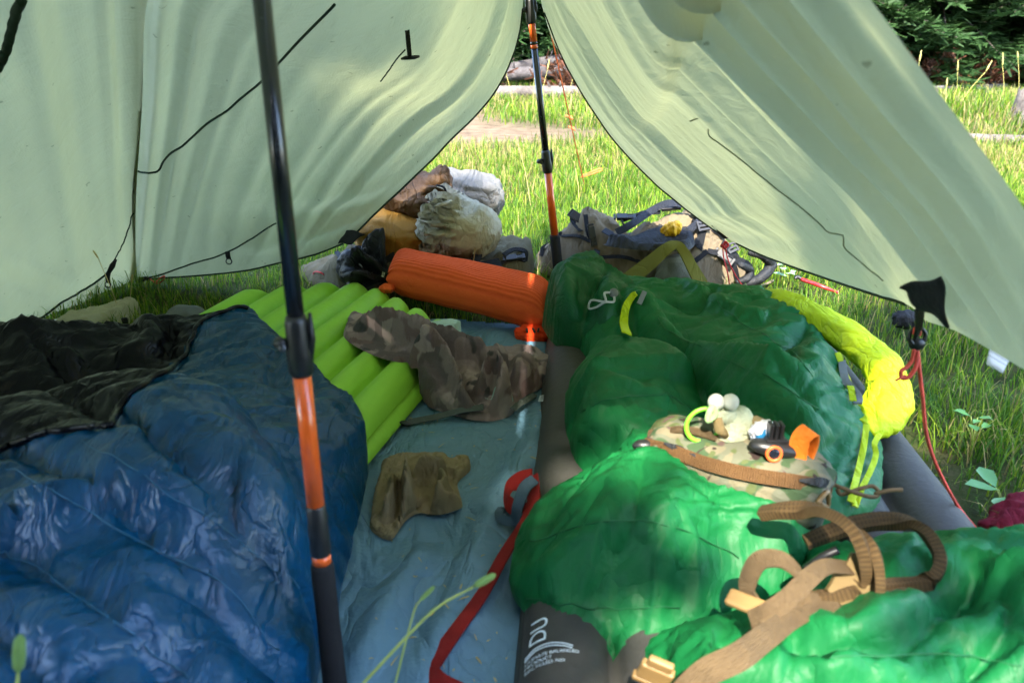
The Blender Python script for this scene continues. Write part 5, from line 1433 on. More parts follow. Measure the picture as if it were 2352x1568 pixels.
    rr = np.interp(np.linspace(0, 1, n), [0, .04, .12, .3, .5, .6, .72, .85, 1], [.022, .036, .040, .035, .032, .030, .033, .034, .024])
    Ss, A = np.meshgrid(np.linspace(0, 1, n), a, indexing='ij')
    rad = rr[:, None] * (1 + 0.14 * fbm(Ss * 9, np.cos(A) * 1.2 + 3, 3, 71) + 0.10 * ridged(Ss * 11 + np.sin(A), np.sin(A) * 1.2, 2, 72) - 0.06)
    V = C_[:, None, :] + rad[..., None] * (np.cos(A)[..., None] * N[:, None, :] * 1.12 + np.sin(A)[..., None] * B[:, None, :] * 0.8)
    F = [tuple(f) for f in grid_faces(n, sd, wrap_v=True)] + [tuple(range(sd)), tuple(range((n - 1) * sd, n * sd))[::-1]]
    mesh_obj('lining_roll', V.reshape(-1, 3), F, ACID, t)
    # dark sleeve end where the roll starts
    blob('sleeve_end', G(1732, 700, .115), (.040, .034, .030), GREEN_D, t, rot=axes((1, .15, 0)), noise=(.006, 9), seed=4)
    rib_on(body, [(1935, 812, .008), (1952, 850, .008), (1962, 890, .008), (1960, 925, .008)], 0.010, ACID, t, 'zip_tape', nrm=(-.3, -.5, 1))
    rib_on(body, [(1950, 815, .008), (1970, 860, .008), (1978, 905, .008), (1972, 935, .008)], 0.013, GREYTAPE, t, 'draft_tape', nrm=(-.5, -.6, 1))
    rib_on(body, [(1992, 985, .012), (1990, 1030, .010), (1984, 1080, .010), (1972, 1130, .010), (1955, 1180, .012)], 0.009, ACID, t, 'zip_tape', nrm=(0, -.6, 1))
    rib_on(body, [(2016, 978, .010), (2022, 1000, .014), (2008, 1030, .016), (2014, 1056, .016), (2002, 1090, .014), (1986, 1130, .012), (1962, 1188, .012)], 0.008, ACID, t, 'zip_tape', nrm=(-.2, -.7, 1))
    # chest flap, drawcord and toggle
    rib_on(body, [(1436, 770, .010), (1438, 742, .012), (1440, 712, .016), (1446, 688, .018), (1456, 682, .016)], [0.017, 0.017, 0.015, 0.013, 0.010], ACID, t, 'zip_flap', nrm=(0, -.9, .6), thick=0.003)
    rib_on(body, [(1466, 704, .012), (1470, 682, .014)], 0.010, GREYTAPE, t, 'cord_toggle', nrm=(0, -.9, .6), thick=0.005, n=4)
    tube_on(hood, [(1414, 680, .012), (1400, 686, .012), (1380, 700, .012), (1350, 706, .012), (1346, 712, .012), (1360, 715, .010), (1385, 706, .010), (1404, 692, .010), (1414, 684, .012)], 0.0024, GREYCORD, t, 'drawcord', n=70)
    blob('cord_lock', on(hood, 1416, 682, .012), (.009, .008, .010), GREYTAPE, t, nu=12, nv=8, noise=(.001, 5))
    return t, body, hood, foot, fold
BAG, BODY, HOOD, FOOT, LFOLD = build_bag()

# ------------------------------------------------------------------ clothes lying about
def camo_jacket():
    t = thing('camouflage_jacket', 'crumpled brown and grey camouflage jacket lying across the lime mat edge', 'jacket', G(1060, 860))
    CAM = camo('woodland_print', ['#857370', '#675a59', '#96847f', '#705b58', '#454242'], 10, [0.52, 0.56, 0.60, 0.66], 0.8, wr=(20, 0.004))
    MINT = fabric('mint_mesh_lining', (0.33, 0.45, 0.40), 0.85, 0.2, wr=(18, 0.004), wr2=None)
    fl = lambda x, y: np.where(lime_top(x, y) > 0.05, 0.074, 0.012)
    ol = [(809, 716, .08), (844, 717, .09), (880, 728, .09), (930, 742, .09), (985, 757, .08), (1040, 776, .07), (1072, 788, .05), (1113, 797, .05), (1161, 797, .05), (1221, 803, .04), (1257, 824, .03), (1273, 846, .02), (1245, 881, .02), (1209, 900, .02), (1186, 922, .015), (1176, 948, .015), (1137, 966, .012), (1089, 965, .012), (1053, 957, .012), (993, 938, .012), (975, 915, .02), (961, 893, .03), (945, 860, .06), (935, 836, .07), (915, 836, .07), (868, 824, .07), (816, 799, .07), (790, 776, .07), (796, 745, .075)]
    ct = [(830, 745, .085), (870, 770, .085), (920, 790, .09), (960, 800, .09), (1000, 830, .08), (1060, 830, .055), (1120, 840, .05), (1180, 830, .05), (1230, 845, .04), (1000, 890, .055), (1060, 900, .045), (1110, 890, .045), (1150, 920, .035), (1210, 870, .035), (1090, 945, .025), (850, 800, .085)]
    fo = [([(820, 740, .09), (900, 770, .1), (1000, 790, .1), (1100, 815, .08), (1240, 830, .05)], 'r', .03, .014), ([(815, 770, .09), (880, 790, .1), (950, 800, .1)], 'v', .03, .012), ([(840, 735, .09), (920, 758, .1), (1010, 775, .08)], 'v', .025, .012), ([(940, 800, .11), (1000, 800, .11), (1050, 850, .09), (1075, 900, .07)], 'r', .03, .018),
          ([(1035, 800, .1), (1065, 850, .09), (1080, 880, .08)], 'v', .035, .012), ([(960, 870, .08), (1010, 900, .08), (1050, 880, .08)], 'r', .02, .015), ([(1035, 880, .08), (1012, 925, .05)], 'v', .03, .01), ([(1090, 860, .08), (1140, 840, .08), (1160, 880, .07), (1130, 920, .05)], 'r', .03, .016), ([(1160, 830, .08), (1190, 870, .06), (1230, 890, .03)], 'v', .03, .012), ([(1170, 830, .08), (1220, 850, .06), (1250, 860, .04)], 'r', .022, .014),
          ([(1070, 935, .04), (1120, 945, .04), (1160, 930, .03)], 'v', .022, .01), ([(840, 795, .09), (890, 812, .09), (930, 820, .09)], 'r', .02, .012), ([(1110, 810, .08), (1150, 815, .08), (1210, 812, .06)], 'v', .02, .01), ([(985, 830, .1), (970, 860, .08)], 'v', .02, .012)]
    j = heap('cloth', ol, ct, fo, CAM, t, res=0.0042, floor=fl, edge=0.014, power=0.6, fw=0.65, fa=2.2, crinkle=[(0.009, 15, 0.2, 2.6, 61), (0.004, 34, 0.8, 2, 62)], sim=dict(frames=5, shrink=-0.12, gravity=0.0, bend=0.02, goal=0.5), minz=lambda x, y: fl(x, y) + 0.006)
    m = heap('mesh_lining', [(880, 726, .08), (930, 727, .085), (985, 728, .085), (1022, 737, .07), (1050, 757, .05), (1074, 786, .035), (1040, 784, .05), (980, 766, .07), (930, 750, .08)], [(940, 740, .10), (1000, 752, .09), (1040, 770, .06)], [([(900, 730, .09), (980, 738, .09), (1060, 778, .05)], 'r', .01, .012)], MINT, t, res=0.006, floor=fl, edge=0.015, sim=None, crinkle=[(0.002, 30, 0, 2, 5)])
    m2 = heap('mesh_lining', [(1158, 888, .03), (1166, 905, .03), (1174, 930, .02), (1178, 946, .015), (1150, 940, .02), (1100, 930, .02), (1130, 922, .03), (1145, 905, .03)], [(1155, 920, .045), (1130, 930, .04)], [], MINT, t, res=0.006, floor=0.015, edge=0.01, lift=lambda x, y: 0.022 + 0 * x)
    STRAP = fabric('grey_strap', '#4c524d', 0.85, wr=None)
    ribbon('waist_strap', [G(1110, 935, .035), G(1060, 942, .03), G(1010, 955, .02), (G(960, 965, .018)), G(938, 970, .016)], 0.013, STRAP, t, up=(0, -.5, 1))
    blob('strap_end', G(930, 972, .018), (.012, .006, .005), PLASTIC, t, rot=axes((1, -.4, 0)), nu=14, nv=10, noise=(.001, 5))
    ribbon('cuff_strap', [G(1178, 940, .03), G(1192, 928, .03), G(1215, 915, .022), G(1228, 905, .015)], 0.012, STRAP, t, up=(.2, -.6, 1))
camo_jacket()

def olive_shirt():
    OL = fabric('olive_jersey', '#84755a', 0.95, 0.1, var=0.10, wr=(22, 0.004), wr2=(120, 0.0008), weave=0.0003, weave_scale=1200, ang=0.2)
    s = heap('olive_shirt', [(878, 1070, .02), (890, 1052, .03), (917, 1042, .03), (960, 1046, .025), (1016, 1047, .02), (1034, 1046, .03), (1048, 1040, .03), (1076, 1052, .02), (1080, 1080, .012), (1052, 1108, .012), (1055, 1130, .012), (1062, 1158, .012), (1056, 1168, .012), (1016, 1181, .012), (987, 1178, .014), (960, 1168, .02), (932, 1192, .015), (912, 1224, .012), (898, 1239, .012), (874, 1234, .012), (850, 1212, .012), (855, 1171, .012), (858, 1146, .015), (873, 1093, .02)],
             [(930, 1070, .034), (980, 1080, .030), (1020, 1110, .026), (1050, 1068, .028), (1020, 1150, .022), (970, 1130, .028), (910, 1130, .030), (880, 1180, .024), (900, 1200, .022), (940, 1150, .030)],
             [([(930, 1060, .06), (935, 1110, .06), (930, 1150, .05), (915, 1200, .03)], 'r', .028, .014), ([(905, 1080, .05), (900, 1130, .05), (880, 1170, .04)], 'r', .018, .012), ([(915, 1085, .05), (912, 1140, .05), (890, 1200, .03)], 'v', .025, .01), ([(960, 1060, .06), (1000, 1085, .06), (985, 1120, .05), (950, 1150, .05)], 'v', .026, .014), ([(1000, 1075, .055), (1020, 1100, .05), (1000, 1130, .05)], 'r', .02, .016), ([(1030, 1060, .04), (1035, 1085, .04), (1050, 1105, .02)], 'v', .02, .01), ([(950, 1150, .05), (960, 1160, .035)], 'v', .02, .01), ([(975, 1165, .02), (1020, 1165, .02), (1058, 1150, .02)], 'r', .01, .012), ([(945, 1055, .06), (1000, 1060, .05), (1030, 1065, .04)], 'r', .014, .01)],
             OL, None, res=0.0028, floor=0.012, edge=0.010, crinkle=[(0.005, 30, 1.2, 3, 81), (0.002, 70, 0.6, 2, 82)], sim=dict(frames=5, shrink=-0.12, gravity=0.0, bend=0.02, goal=0.5), fw=0.55, fa=2.2, minz=lambda x, y: np.full(len(x), 0.016))
    tag(s.o, 'crumpled olive brown T-shirt on the groundsheet beside the quilt', 'shirt')
olive_shirt()

def beige_trousers():
    t = thing('beige_trousers', 'crumpled beige trousers lying in the grass under the tarp wall', 'trousers', G(250, 720))
    BE = fabric('beige_cotton', '#a39f84', 0.9, 0.15, var=0.08, wr=(20, 0.004), wr2=(90, 0.0008), ang=0.9)
    heap('cloth', [(118, 752, .03), (136, 730, .04), (161, 716, .04), (188, 706, .05), (194, 692, .06), (216, 682, .07), (250, 668, .08), (282, 657, .09), (324, 652, .09), (345, 664, .07), (376, 700, .02), (338, 720, .01), (294, 740, .01), (276, 747, .01), (188, 767, .01), (141, 770, .01)],
         [(160, 745, .07), (220, 712, .11), (280, 692, .125), (330, 687, .10), (250, 738, .07), (300, 720, .075), (190, 740, .09)],
         [([(200, 700, .08), (230, 725, .08), (270, 735, .05)], 'v', .03, .014), ([(215, 690, .09), (260, 700, .1), (330, 680, .08)], 'v', .025, .014), ([(205, 715, .08), (200, 745, .05)], 'r', .025, .014), ([(300, 670, .1), (310, 700, .09), (290, 735, .04)], 'r', .02, .014), ([(330, 665, .09), (345, 690, .06)], 'v', .02, .01), ([(140, 740, .04), (200, 750, .04), (270, 735, .04)], 'r', .016, .016), ([(240, 690, .09), (250, 715, .08)], 'r', .02, .012)],
         BE, t, res=0.004, floor=0.0, edge=0.02, fw=.7, fa=1.6, crinkle=[(0.006, 20, 0.9, 2.6, 85)], sim=dict(frames=8, shrink=-0.07, gravity=0.0, bend=0.04, goal=0.16))
    WH = fabric('white_label', (0.66, 0.68, 0.72), 0.8, wr=None)
    ribbon('white_facing', [G(112, 748, .03), G(130, 738, .04), G(148, 727, .045)], 0.016, WH, t, up=(-.3, -.8, .6))
    V, F = box_geo(G(287, 738, .035), (0.014, 0.006, 0.02), axes((1, .3, 0))); bevel(mesh_obj('buckle', V, F, PLASTIC, t, smooth=False), 0.002)
beige_trousers()

# ------------------------------------------------------------------ packs, sacks and pillow at the head end
OLIVEPACK = fabric('olive_pack_cloth', '#5d5743', 0.85, 0.2, var=0.10, wr=(16, 0.004), wr2=(100, 0.0008), weave=0.0003, weave_scale=700, dirt=(0.05, 0.045, 0.035))
KHAKI = fabric('khaki_pack_cloth', '#6f6350', 0.85, 0.2, var=0.10, wr=(14, 0.005), wr2=(100, 0.0008), weave=0.0003, weave_scale=700, dirt=(0.12, 0.095, 0.065))
OLIVE_LIGHT = fabric('olive_flap_cloth', '#69682f', 0.85, 0.2, wr=(18, 0.003), wr2=None)
PACKBLACK = fabric('pack_black_cloth', (0.012, 0.013, 0.015), 0.6, 0.35, wr=(22, 0.004), wr2=(120, 0.001))

def ladder_buckle(c, xd, up, w, parent, name='buckle'):
    Rm = axes(xd, up)
    g = []
    for k in (-1, 0, 1):
        V, F = box_geo((k * 0.011, 0, 0), (0.006, w, 0.006)); g.append((V, F))
    for k in (-1, 1):
        V, F = box_geo((0, k * w / 2, 0), (0.030, 0.005, 0.007)); g.append((V, F))
    V, F = join(*g); V = V @ Rm.T + np.array(c)
    return mesh_obj(name, V, F, PLASTIC, parent, smooth=False)

def clip_buckle(c, xd, up, w, parent, name='buckle'):
    """side-release buckle: socket, prongs and strap bar"""
    Rm = axes(xd, up); g = [box_geo((0, 0, 0), (0.030, w, 0.010)), box_geo((0.022, 0, 0), (0.016, w * 0.55, 0.007)), box_geo((0.020, w * .42, 0), (0.020, w * 0.12, 0.007)), box_geo((0.020, -w * .42, 0), (0.020, w * 0.12, 0.007)), box_geo((0.034, 0, 0), (0.008, w, 0.008)), box_geo((-0.020, 0, 0), (0.006, w, 0.006))]
    V, F = join(*g); V = V @ Rm.T + np.array(c)
    return bevel(mesh_obj(name, V, F, PLASTIC, parent, smooth=False), 0.0012)

def olive_backpack():
    t = thing('olive_backpack', 'olive backpack lying flat under the stuff sacks behind the orange pillow', 'backpack', G(960, 660))
    b = heap('pack_body', [(690, 632, 0), (720, 655, 0), (790, 680, 0), (900, 690, 0), (1010, 690, 0), (1120, 688, 0), (1205, 676, 0), (1226, 640, .02), (1228, 600, .06), (1205, 560, .10), (1140, 555, .08), (1050, 560, .07), (900, 562, .07), (800, 562, .08), (730, 580, .07), (695, 605, .03)],
             [(740, 620, .06), (800, 590, .10), (900, 595, .095), (1000, 600, .09), (1100, 595, .09), (1180, 578, .11), (1200, 620, .08), (1100, 640, .08), (950, 640, .08), (830, 630, .09), (1200, 590, .11)],
             [([(760, 585, .1), (830, 570, .13), (900, 600, .14), (940, 625, .12)], 'r', .02, .02), ([(1090, 590, .14), (1150, 580, .13), (1200, 600, .1)], 'v', .02, .014), ([(1110, 615, .12), (1160, 610, .12), (1215, 620, .07)], 'v', .02, .012), ([(720, 610, .05), (740, 640, .04), (780, 660, .03)], 'v', .02, .014), ([(1140, 560, .13), (1180, 590, .12)], 'r', .015, .014)],
             OLIVEPACK, t, res=0.009, edge=0.03, crinkle=[(0.010, 11, 0.4, 2.4, 91), (0.005, 24, 0.9, 2, 92)], sim=dict(frames=9, shrink=-0.09, gravity=0.0, bend=0.06, goal=0.1))
    # black mesh pocket with laces at one end
    pk = blob('mesh_pocket', G(838, 618, .075), (.085, .06, .062), PACKBLACK, t, rot=axes((.75, -.55, -.15)), seed=6, noise=(.010, 9), gather=(.10, 9, -.2))
    rs = np.random.RandomState(2)
    for k in range(4):
        x0 = 800 + k * 22
        tube_on(pk, [(x0, 592 + k * 4), (x0 + 14, 612 + k * 3), (x0 + 4, 640)], 0.0016, PLASTIC, t, 'lace', up=0.004)
    rib_on(b, [(770, 575, .008), (800, 600, .008), (830, 640, .01), (850, 665, .01)], 0.012, PACKBLACK, t, 'side_strap')
    rib_on(b, [(930, 640, .012), (1000, 622, .012), (1080, 616, .012), (1160, 622, .012)], 0.040, WEB_BLACK, t, 'compression_strap', thick=0.004)
    rib_on(b, [(1095, 575, .012), (1090, 600, .012), (1086, 640, .012)], 0.026, WEB_BLACK, t, 'compression_strap', thick=0.004)
    rib_on(b, [(1150, 590, .012), (1185, 576, .014), (1215, 592, .016), (1224, 625, .014)], 0.014, WEB_BLACK, t, 'lid_strap', thick=0.003)
    rib_on(b, [(1155, 605, .012), (1180, 598, .016), (1210, 604, .016)], 0.012, WEB_BLACK, t, 'lid_strap', thick=0.003)
    clip_buckle(on(b, 1168, 604, .016), (1, .1, .1), (0, -.6, 1), 0.018, t)
    fr = heap('lid_pocket', [(1085, 655, .0), (1120, 632, .02), (1180, 615, .05), (1205, 612, .05), (1212, 640, .02), (1214, 668, 0), (1150, 672, 0)], [(1150, 640, .08), (1190, 635, .08), (1120, 655, .05)], [([(1100, 650, .06), (1150, 648, .07), (1210, 660, .03)], 'v', .016, .008)], OLIVEPACK, t, res=0.008, edge=0.018, floor=0.0)
    tube_on(fr, [(1095, 655, .006), (1150, 645, .006), (1208, 654, .006)], 0.003, WEB_BLACK, t, 'zip', n=24)
    for k in range(4):
        rib_on(fr, [(1160 + k * 14, 664, .006), (1172 + k * 14, 660, .006)], 0.008, WEB_BLACK, t, 'webbing_loop', n=4)
    tube('red_cord', [G(716, 640, .01), G(722, 625, .04), G(736, 626, .05), G(748, 636, .03), G(742, 648, .005)], 0.0018, CORD_RED, t)
    return b
OPACK = olive_backpack()

def sacks():
    m = fabric('cream_sack_nylon', '#b3aa90', 0.6, 0.3, var=0.06, wr=(18, 0.007), wr2=(60, 0.0016), trans=0.1, ang=0.3)
    t = thing('stuff_sack', 'cream white stuff sack with gathered mouth on top of the olive backpack', 'sack', AY(1050, 580, 2.2))
    s = blob('sack_body', AY(1056, 522, 2.13), (.112, .085, .078), m, t, rot=axes((-.93, .1, .18), (0.25, -.2, 1)), seed=12, noise=(.012, 12), gather=(.05, 22, -.1), ez=.85)
    tube_on(s, [(962, 498, .004), (980, 482, .004), (1010, 468, .004), (1036, 462, .004)], 0.004, m, t, 'gathered_hem', n=40)
    g = fabric('grey_sack_nylon', '#6e6b65', 0.6, 0.35, var=0.08, wr=(16, 0.007), wr2=(70, 0.0014), ang=1.0)
    o = blob('dry_bag', AY(1072, 448, 2.42), (.110, .06, .070), g, None, rot=axes((.93, .2, -.20), (0.2, -.3, 1)), seed=22, noise=(.012, 12), ex=.6, ez=.6)
    tag(o.o, 'pale grey rolled dry bag lying behind the cream stuff sack', 'dry bag')
    br = fabric('brown_sack_nylon', '#553c22', 0.6, 0.35, var=0.12, wr=(17, 0.008), wr2=(60, 0.0018), ang=0.9)
    t = thing('stuff_sack', 'dark brown stuff sack wedged between tarp and cream sack', 'sack', AY(950, 500, 2.27))
    s = blob('sack_body', AY(950, 446, 2.2), (.105, .08, .062), br, t, rot=axes((.9, -.1, -.12), (.1, -.3, 1)), seed=32, noise=(.012, 12), gather=(.10, 12, .3), ez=.85)
    tube_on(s, [(1000, 424, .004), (1018, 440, .006), (1028, 462, .006)], 0.003, WEB_BLACK, t, 'drawcord', n=20)
    ye = fabric('mustard_pillow_cloth', '#8a6324', 0.7, 0.25, var=0.06, wr=(15, 0.005), wr2=(80, 0.0008), ang=0.4)
    o = blob('mustard_pillow', AY(900, 540, 2.14), (.105, .075, .058), ye, None, rot=axes((.95, -.05, -.18), (0, -.3, 1)), seed=42, noise=(.009, 9), ex=.7, ez=.62)
    tag(o.o, 'mustard yellow pillow on the olive backpack under the brown sack', 'pillow')
sacks()

def orange_pillow():
    m = NT('orange_ribbed_cloth'); b = m.n('ShaderNodeBsdfPrincipled', Roughness=0.8); b.inputs['Specular IOR Level'].default_value = 0.2
    v = m.coord(rot=(0, 0, 0)); at = m.n('ShaderNodeAttribute', _attribute_name='rib')
    w = m.math('SINE', m.math('MULTIPLY', at.outputs['Fac'], 2 * math.pi))
    c = m.mix(m.math('MULTIPLY_ADD', w, 0.5), (0.70, 0.080, 0.015, 1), (0.80, 0.115, 0.024, 1)); m.l(c, b.inputs['Base Color'])
    nm = m.bump(w, 0.0007); nm = m.bump(m.noise(v, 30, 4), 0.006, prev=nm); nm = m.bump(m.noise(v, 700, 1), 0.0003, prev=nm); m.l(nm, b.inputs['Normal'])
    m.l(b.outputs[0], m.out.inputs['Surface'])
    t = thing('orange_pillow', 'ribbed orange camping pillow propped across the head of the lime mat', 'pillow', G(1060, 700))
    # corners of its top and its front, seen in the photograph
    A = AY(898, 612, 1.99); B = AY(1158, 642, 2.06); C2 = AY(1272, 700, 1.83); D = AY(892, 658, 1.88); D2 = AY(1246, 726, 1.72)
    nu, nv = 90, 60
    U, Vv = np.meshgrid(np.linspace(0, 1, nu), np.linspace(0, 1, nv), indexing='ij')
    # a closed cushion: bilinear footprint, rounded section
    c00 = np.array(G(888, 676, .05)); c10 = np.array(G(1250, 772, .03)); c11 = np.array(G(1275, 716, .06)) + np.array([0.0, .02, 0]); c01 = np.array(G(905, 640, .06)) + np.array([0, .05, 0])
    P = ((1 - U) * (1 - Vv))[..., None] * c00 + (U * (1 - Vv))[..., None] * c10 + (U * Vv)[..., None] * c11 + ((1 - U) * Vv)[..., None] * c01
    eu = np.clip(np.minimum(U, 1 - U) / 0.10, 0, 1); ev = np.clip(np.minimum(Vv, 1 - Vv) / 0.30, 0, 1)
    prof = np.sqrt(1 - (1 - eu) ** 2) * np.sqrt(1 - (1 - ev) ** 2)
    th = 0.050 * prof * (1 + 0.10 * fbm(U * 3, Vv * 2, 2, 5)) + 0.0015 * ridged(U * 5, Vv * 2, 2, 6) * prof
    zc = 0.055 + 0.008 * np.sin(U * 3)
    top = P.copy(); top[..., 2] += zc * 0.5 + th + 0.012; bot = P.copy(); bot[..., 2] = np.maximum(P[..., 2] + zc * 0.5 - th + 0.012, 0.02)
    # pinched corners reach out
    pinch = (1 - eu) * (1 - ev)
    rib = (Vv * 17)
    V = np.concatenate([top.reshape(-1, 3), bot.reshape(-1, 3)]); F = np.concatenate([grid_faces(nu, nv), grid_faces(nu, nv)[:, ::-1] + nu * nv])
    mesh_obj('cushion', V, F, m.m, t, attrs={'rib': np.concatenate([rib.ravel(), rib.ravel()])})
    OR = fabric('orange_plain_cloth', (0.70, 0.10, 0.02), 0.8, 0.2, wr=(20, 0.004), wr2=None)
    blob('corner_tab', G(889, 662, .075), (.020, .012, .012), OR, t, rot=axes((-1, -.2, .1)), seed=3, nu=20, nv=14, noise=(.003, 7))
    BL = fabric('black_label_tape', (0.01, 0.01, 0.012), 0.8, wr=None)
    lab = ribbon('brand_label', [AY(893, 632, 1.95), AY(885, 628, 1.94), AY(886, 618, 1.94)], 0.014, BL, t, up=(-.4, -1, .2))
    Vt, Ft = text_geo('REI', 0.010); a = np.array(AY(882, 637, 1.925)); x = np.array([.25, 0, 1.0]); x /= np.linalg.norm(x); y_ = np.array([-1.0, 0, .25]); y_ /= np.linalg.norm(y_)
    mesh_obj('lettering', a + Vt[:, 0:1] * x + Vt[:, 1:2] * y_, Ft, WHITE_INK, lab, smooth=False)
    # knitted orange hat tucked under it
    HOT = fabric('neon_orange_knit', (0.85, 0.06, 0.01), 0.85, 0.2, wr=None, wr2=(60, 0.002), weave=0.0015, weave_scale=220)
    h = thing('knit_cap', 'neon orange knit cap tucked under the orange pillow end', 'hat', G(1222, 775))
    s = blob('cap', G(1222, 768, .028), (.042, .028, .022), HOT, h, seed=5, noise=(.004, 8), flat=0.012, rot=axes((1, -.25, 0)))
    blob('cap', G(1262, 700, .075), (.024, .05, .032), HOT, h, seed=7, noise=(.004, 8), rot=axes((1, -.2, .3)))
    for dx in (-14, 0, 12): tube_on(s, [(1224 + dx, 755, .003), (1226 + dx, 764, .003)], 0.0026, PLASTIC, h, 'stitched_mark', n=4)
orange_pillow()

def khaki_backpack():
    t = thing('khaki_backpack', 'open khaki backpack with black straps lying on the grass by the far pole', 'backpack', G(1500, 650))
    b = heap('pack_body', [(1228, 600, .02), (1230, 560, .06), (1244, 515, .12), (1275, 490, .16), (1330, 484, .18), (1400, 492, .17), (1470, 500, .15), (1560, 486, .18), (1620, 510, .17), (1690, 556, .13), (1750, 585, .09), (1782, 610, .04), (1770, 650, 0), (1700, 668, 0), (1600, 676, 0), (1480, 680, 0), (1380, 672, 0), (1330, 660, 0), (1290, 640, 0), (1250, 630, 0)],
             [(1265, 545, .13), (1320, 510, .19), (1400, 515, .175), (1470, 530, .14), (1560, 510, .185), (1640, 545, .185), (1700, 590, .14), (1500, 585, .135), (1400, 570, .165), (1330, 590, .13), (1420, 620, .13), (1350, 640, .06), (1600, 625, .13), (1550, 575, .14), (1740, 630, .06), (1500, 640, .09), (1640, 590, .16)],
             [([(1240, 560, .1), (1290, 575, .13), (1340, 560, .15)], 'v', .03, .016), ([(1260, 600, .08), (1310, 590, .12), (1360, 590, .14)], 'v', .02, .012), ([(1380, 545, .17), (1450, 562, .15), (1530, 575, .14), (1590, 570, .15)], 'v', .05, .025), ([(1400, 590, .15), (1500, 600, .14), (1580, 600, .14)], 'r', .02, .016), ([(1330, 610, .12), (1450, 625, .13), (1540, 620, .12)], 'v', .016, .014), ([(1600, 520, .18), (1570, 560, .16), (1600, 600, .15)], 'v', .03, .016), ([(1560, 490, .18), (1620, 520, .18), (1660, 560, .17)], 'r', .02, .018), ([(1640, 600, .16), (1680, 630, .12), (1740, 620, .08)], 'v', .03, .014), ([(1600, 640, .1), (1660, 655, .07), (1740, 645, .05)], 'r', .02, .014), ([(1460, 495, .15), (1440, 540, .15)], 'v', .035, .02)],
             KHAKI, t, res=0.008, edge=0.035, fa=1.5, crinkle=[(0.018, 10, -0.3, 2.6, 101), (0.009, 22, 0.5, 2, 103)], sim=dict(frames=9, shrink=-0.09, gravity=0.0, bend=0.06, goal=0.1))
    # black sheet for the shade inside the open zip, and what shows there
    heap('gap_shade', [(1385, 540, .17), (1440, 538, .17), (1500, 515, .18), (1560, 504, .185), (1596, 520, .18), (1592, 556, .16), (1560, 572, .15), (1500, 572, .15), (1430, 562, .155)], [(1450, 550, .175), (1550, 540, .175), (1500, 550, .17)], [([(1440, 545, .17), (1520, 545, .17), (1580, 540, .17)], 'v', .03, .02)], PACKBLACK, t, res=0.009, floor=0.145, edge=0.02, crinkle=[(.004, 20, 0, 2, 5)])
    ZIP = fabric('blue_black_zip', (0.012, 0.016, 0.028), 0.55, 0.4, wr=None, wr2=(400, 0.002))
    rib_on(b, [(1372, 546, .02), (1410, 552, .022), (1460, 562, .024), (1520, 574, .024), (1570, 578, .022)], 0.020, ZIP, t, 'zip_tape', thick=0.003)
    rib_on(b, [(1420, 556, .03), (1450, 545, .04), (1490, 522, .05), (1530, 508, .05), (1575, 503, .045), (1590, 504, .04), (1592, 530, .03), (1586, 560, .025)], 0.020, ZIP, t, 'zip_tape', thick=0.003, nrm=(0, -.9, .5))
    YE = fabric('yellow_bag_film', (0.80, 0.42, 0.008), 0.45, 0.5, wr=(26, 0.008), wr2=None)
    o = blob('yellow_pouch', on(b, 1530, 548, .03), (.030, .018, .020), YE, None, seed=9, noise=(.007, 9), rot=axes((.9, -.1, .5)), nu=30, nv=20)
    tag(o.o, 'small bright yellow pouch in the open top of the khaki backpack', 'pouch')
    # olive handle strap arched over the front
    P = [AY(1405, 662, 2.0), AY(1475, 618, 1.98), AY(1528, 574, 1.98), AY(1552, 562, 1.99), AY(1570, 578, 1.98), AY(1592, 618, 1.97), AY(1612, 655, 1.96), AY(1620, 680, 1.95)]
    ribbon('shoulder_strap', P, [.030, .040, .032, .028, .028, .032, .038, .034], OLIVE_LIGHT, t, up=[(-.5, -.8, .3), (-.5, -.8, .3), (-.4, -.8, .5), (0, -.5, 1), (.3, -.8, .5), (.4, -.9, .2), (.4, -.9, .2), (.4, -.9, .2)], thick=.004)
    ribbon('shoulder_strap', [AY(1385, 668, 1.97), AY(1430, 655, 1.96), AY(1480, 656, 1.96), AY(1540, 672, 1.95)], [.02, .03, .03, .02], OLIVE_LIGHT, t, up=(0, -.7, .7), thick=.012)
    GR = fabric('grey_back_mesh', '#8a8c86', 0.85, wr=None, wr2=(300, .001))
    blob('back_padding', AY(1553, 632, 2.045), (.055, .02, .062), GR, t, rot=axes((1, 0, 0), (0, -.35, 1)), ex=.7, ez=.8, noise=(.005, 8), seed=4)
    # straps and buckles
    rib_on(b, [(1300, 500, .010), (1312, 512, .014), (1330, 530, .012)], 0.018, WEB_BLACK, t, 'strap'); clip_buckle(on(b, 1316, 516, .022), (.7, -.5, -.4), (-.3, -.8, .5), 0.024, t)
    rib_on(b, [(1240, 590, .008), (1250, 570, .010), (1275, 548, .010)], 0.014, WEB_BLACK, t, 'strap')
    rib_on(b, [(1330, 620, .012), (1345, 595, .012), (1372, 572, .012)], 0.018, ZIP, t, 'strap')
    rib_on(b, [(1430, 505, .02), (1455, 498, .03), (1490, 503, .03), (1520, 508, .025)], 0.014, WEB_BLACK, t, 'strap'); clip_buckle(on(b, 1450, 498, .03), (1, 0, 0), (0, -.5, 1), .02, t); clip_buckle(on(b, 1520, 496, .03), (1, -.1, .1), (0, -.5, 1), .024, t)
    rib_on(b, [(1610, 540, .016), (1618, 570, .018), (1632, 605, .018), (1655, 640, .016)], 0.022, WEB_BLACK, t, 'strap', nrm=(.2, -.9, .5)); ladder_buckle(on(b, 1618, 545, .026), (.2, -.6, -.7), (.1, -.8, .5), .028, t)
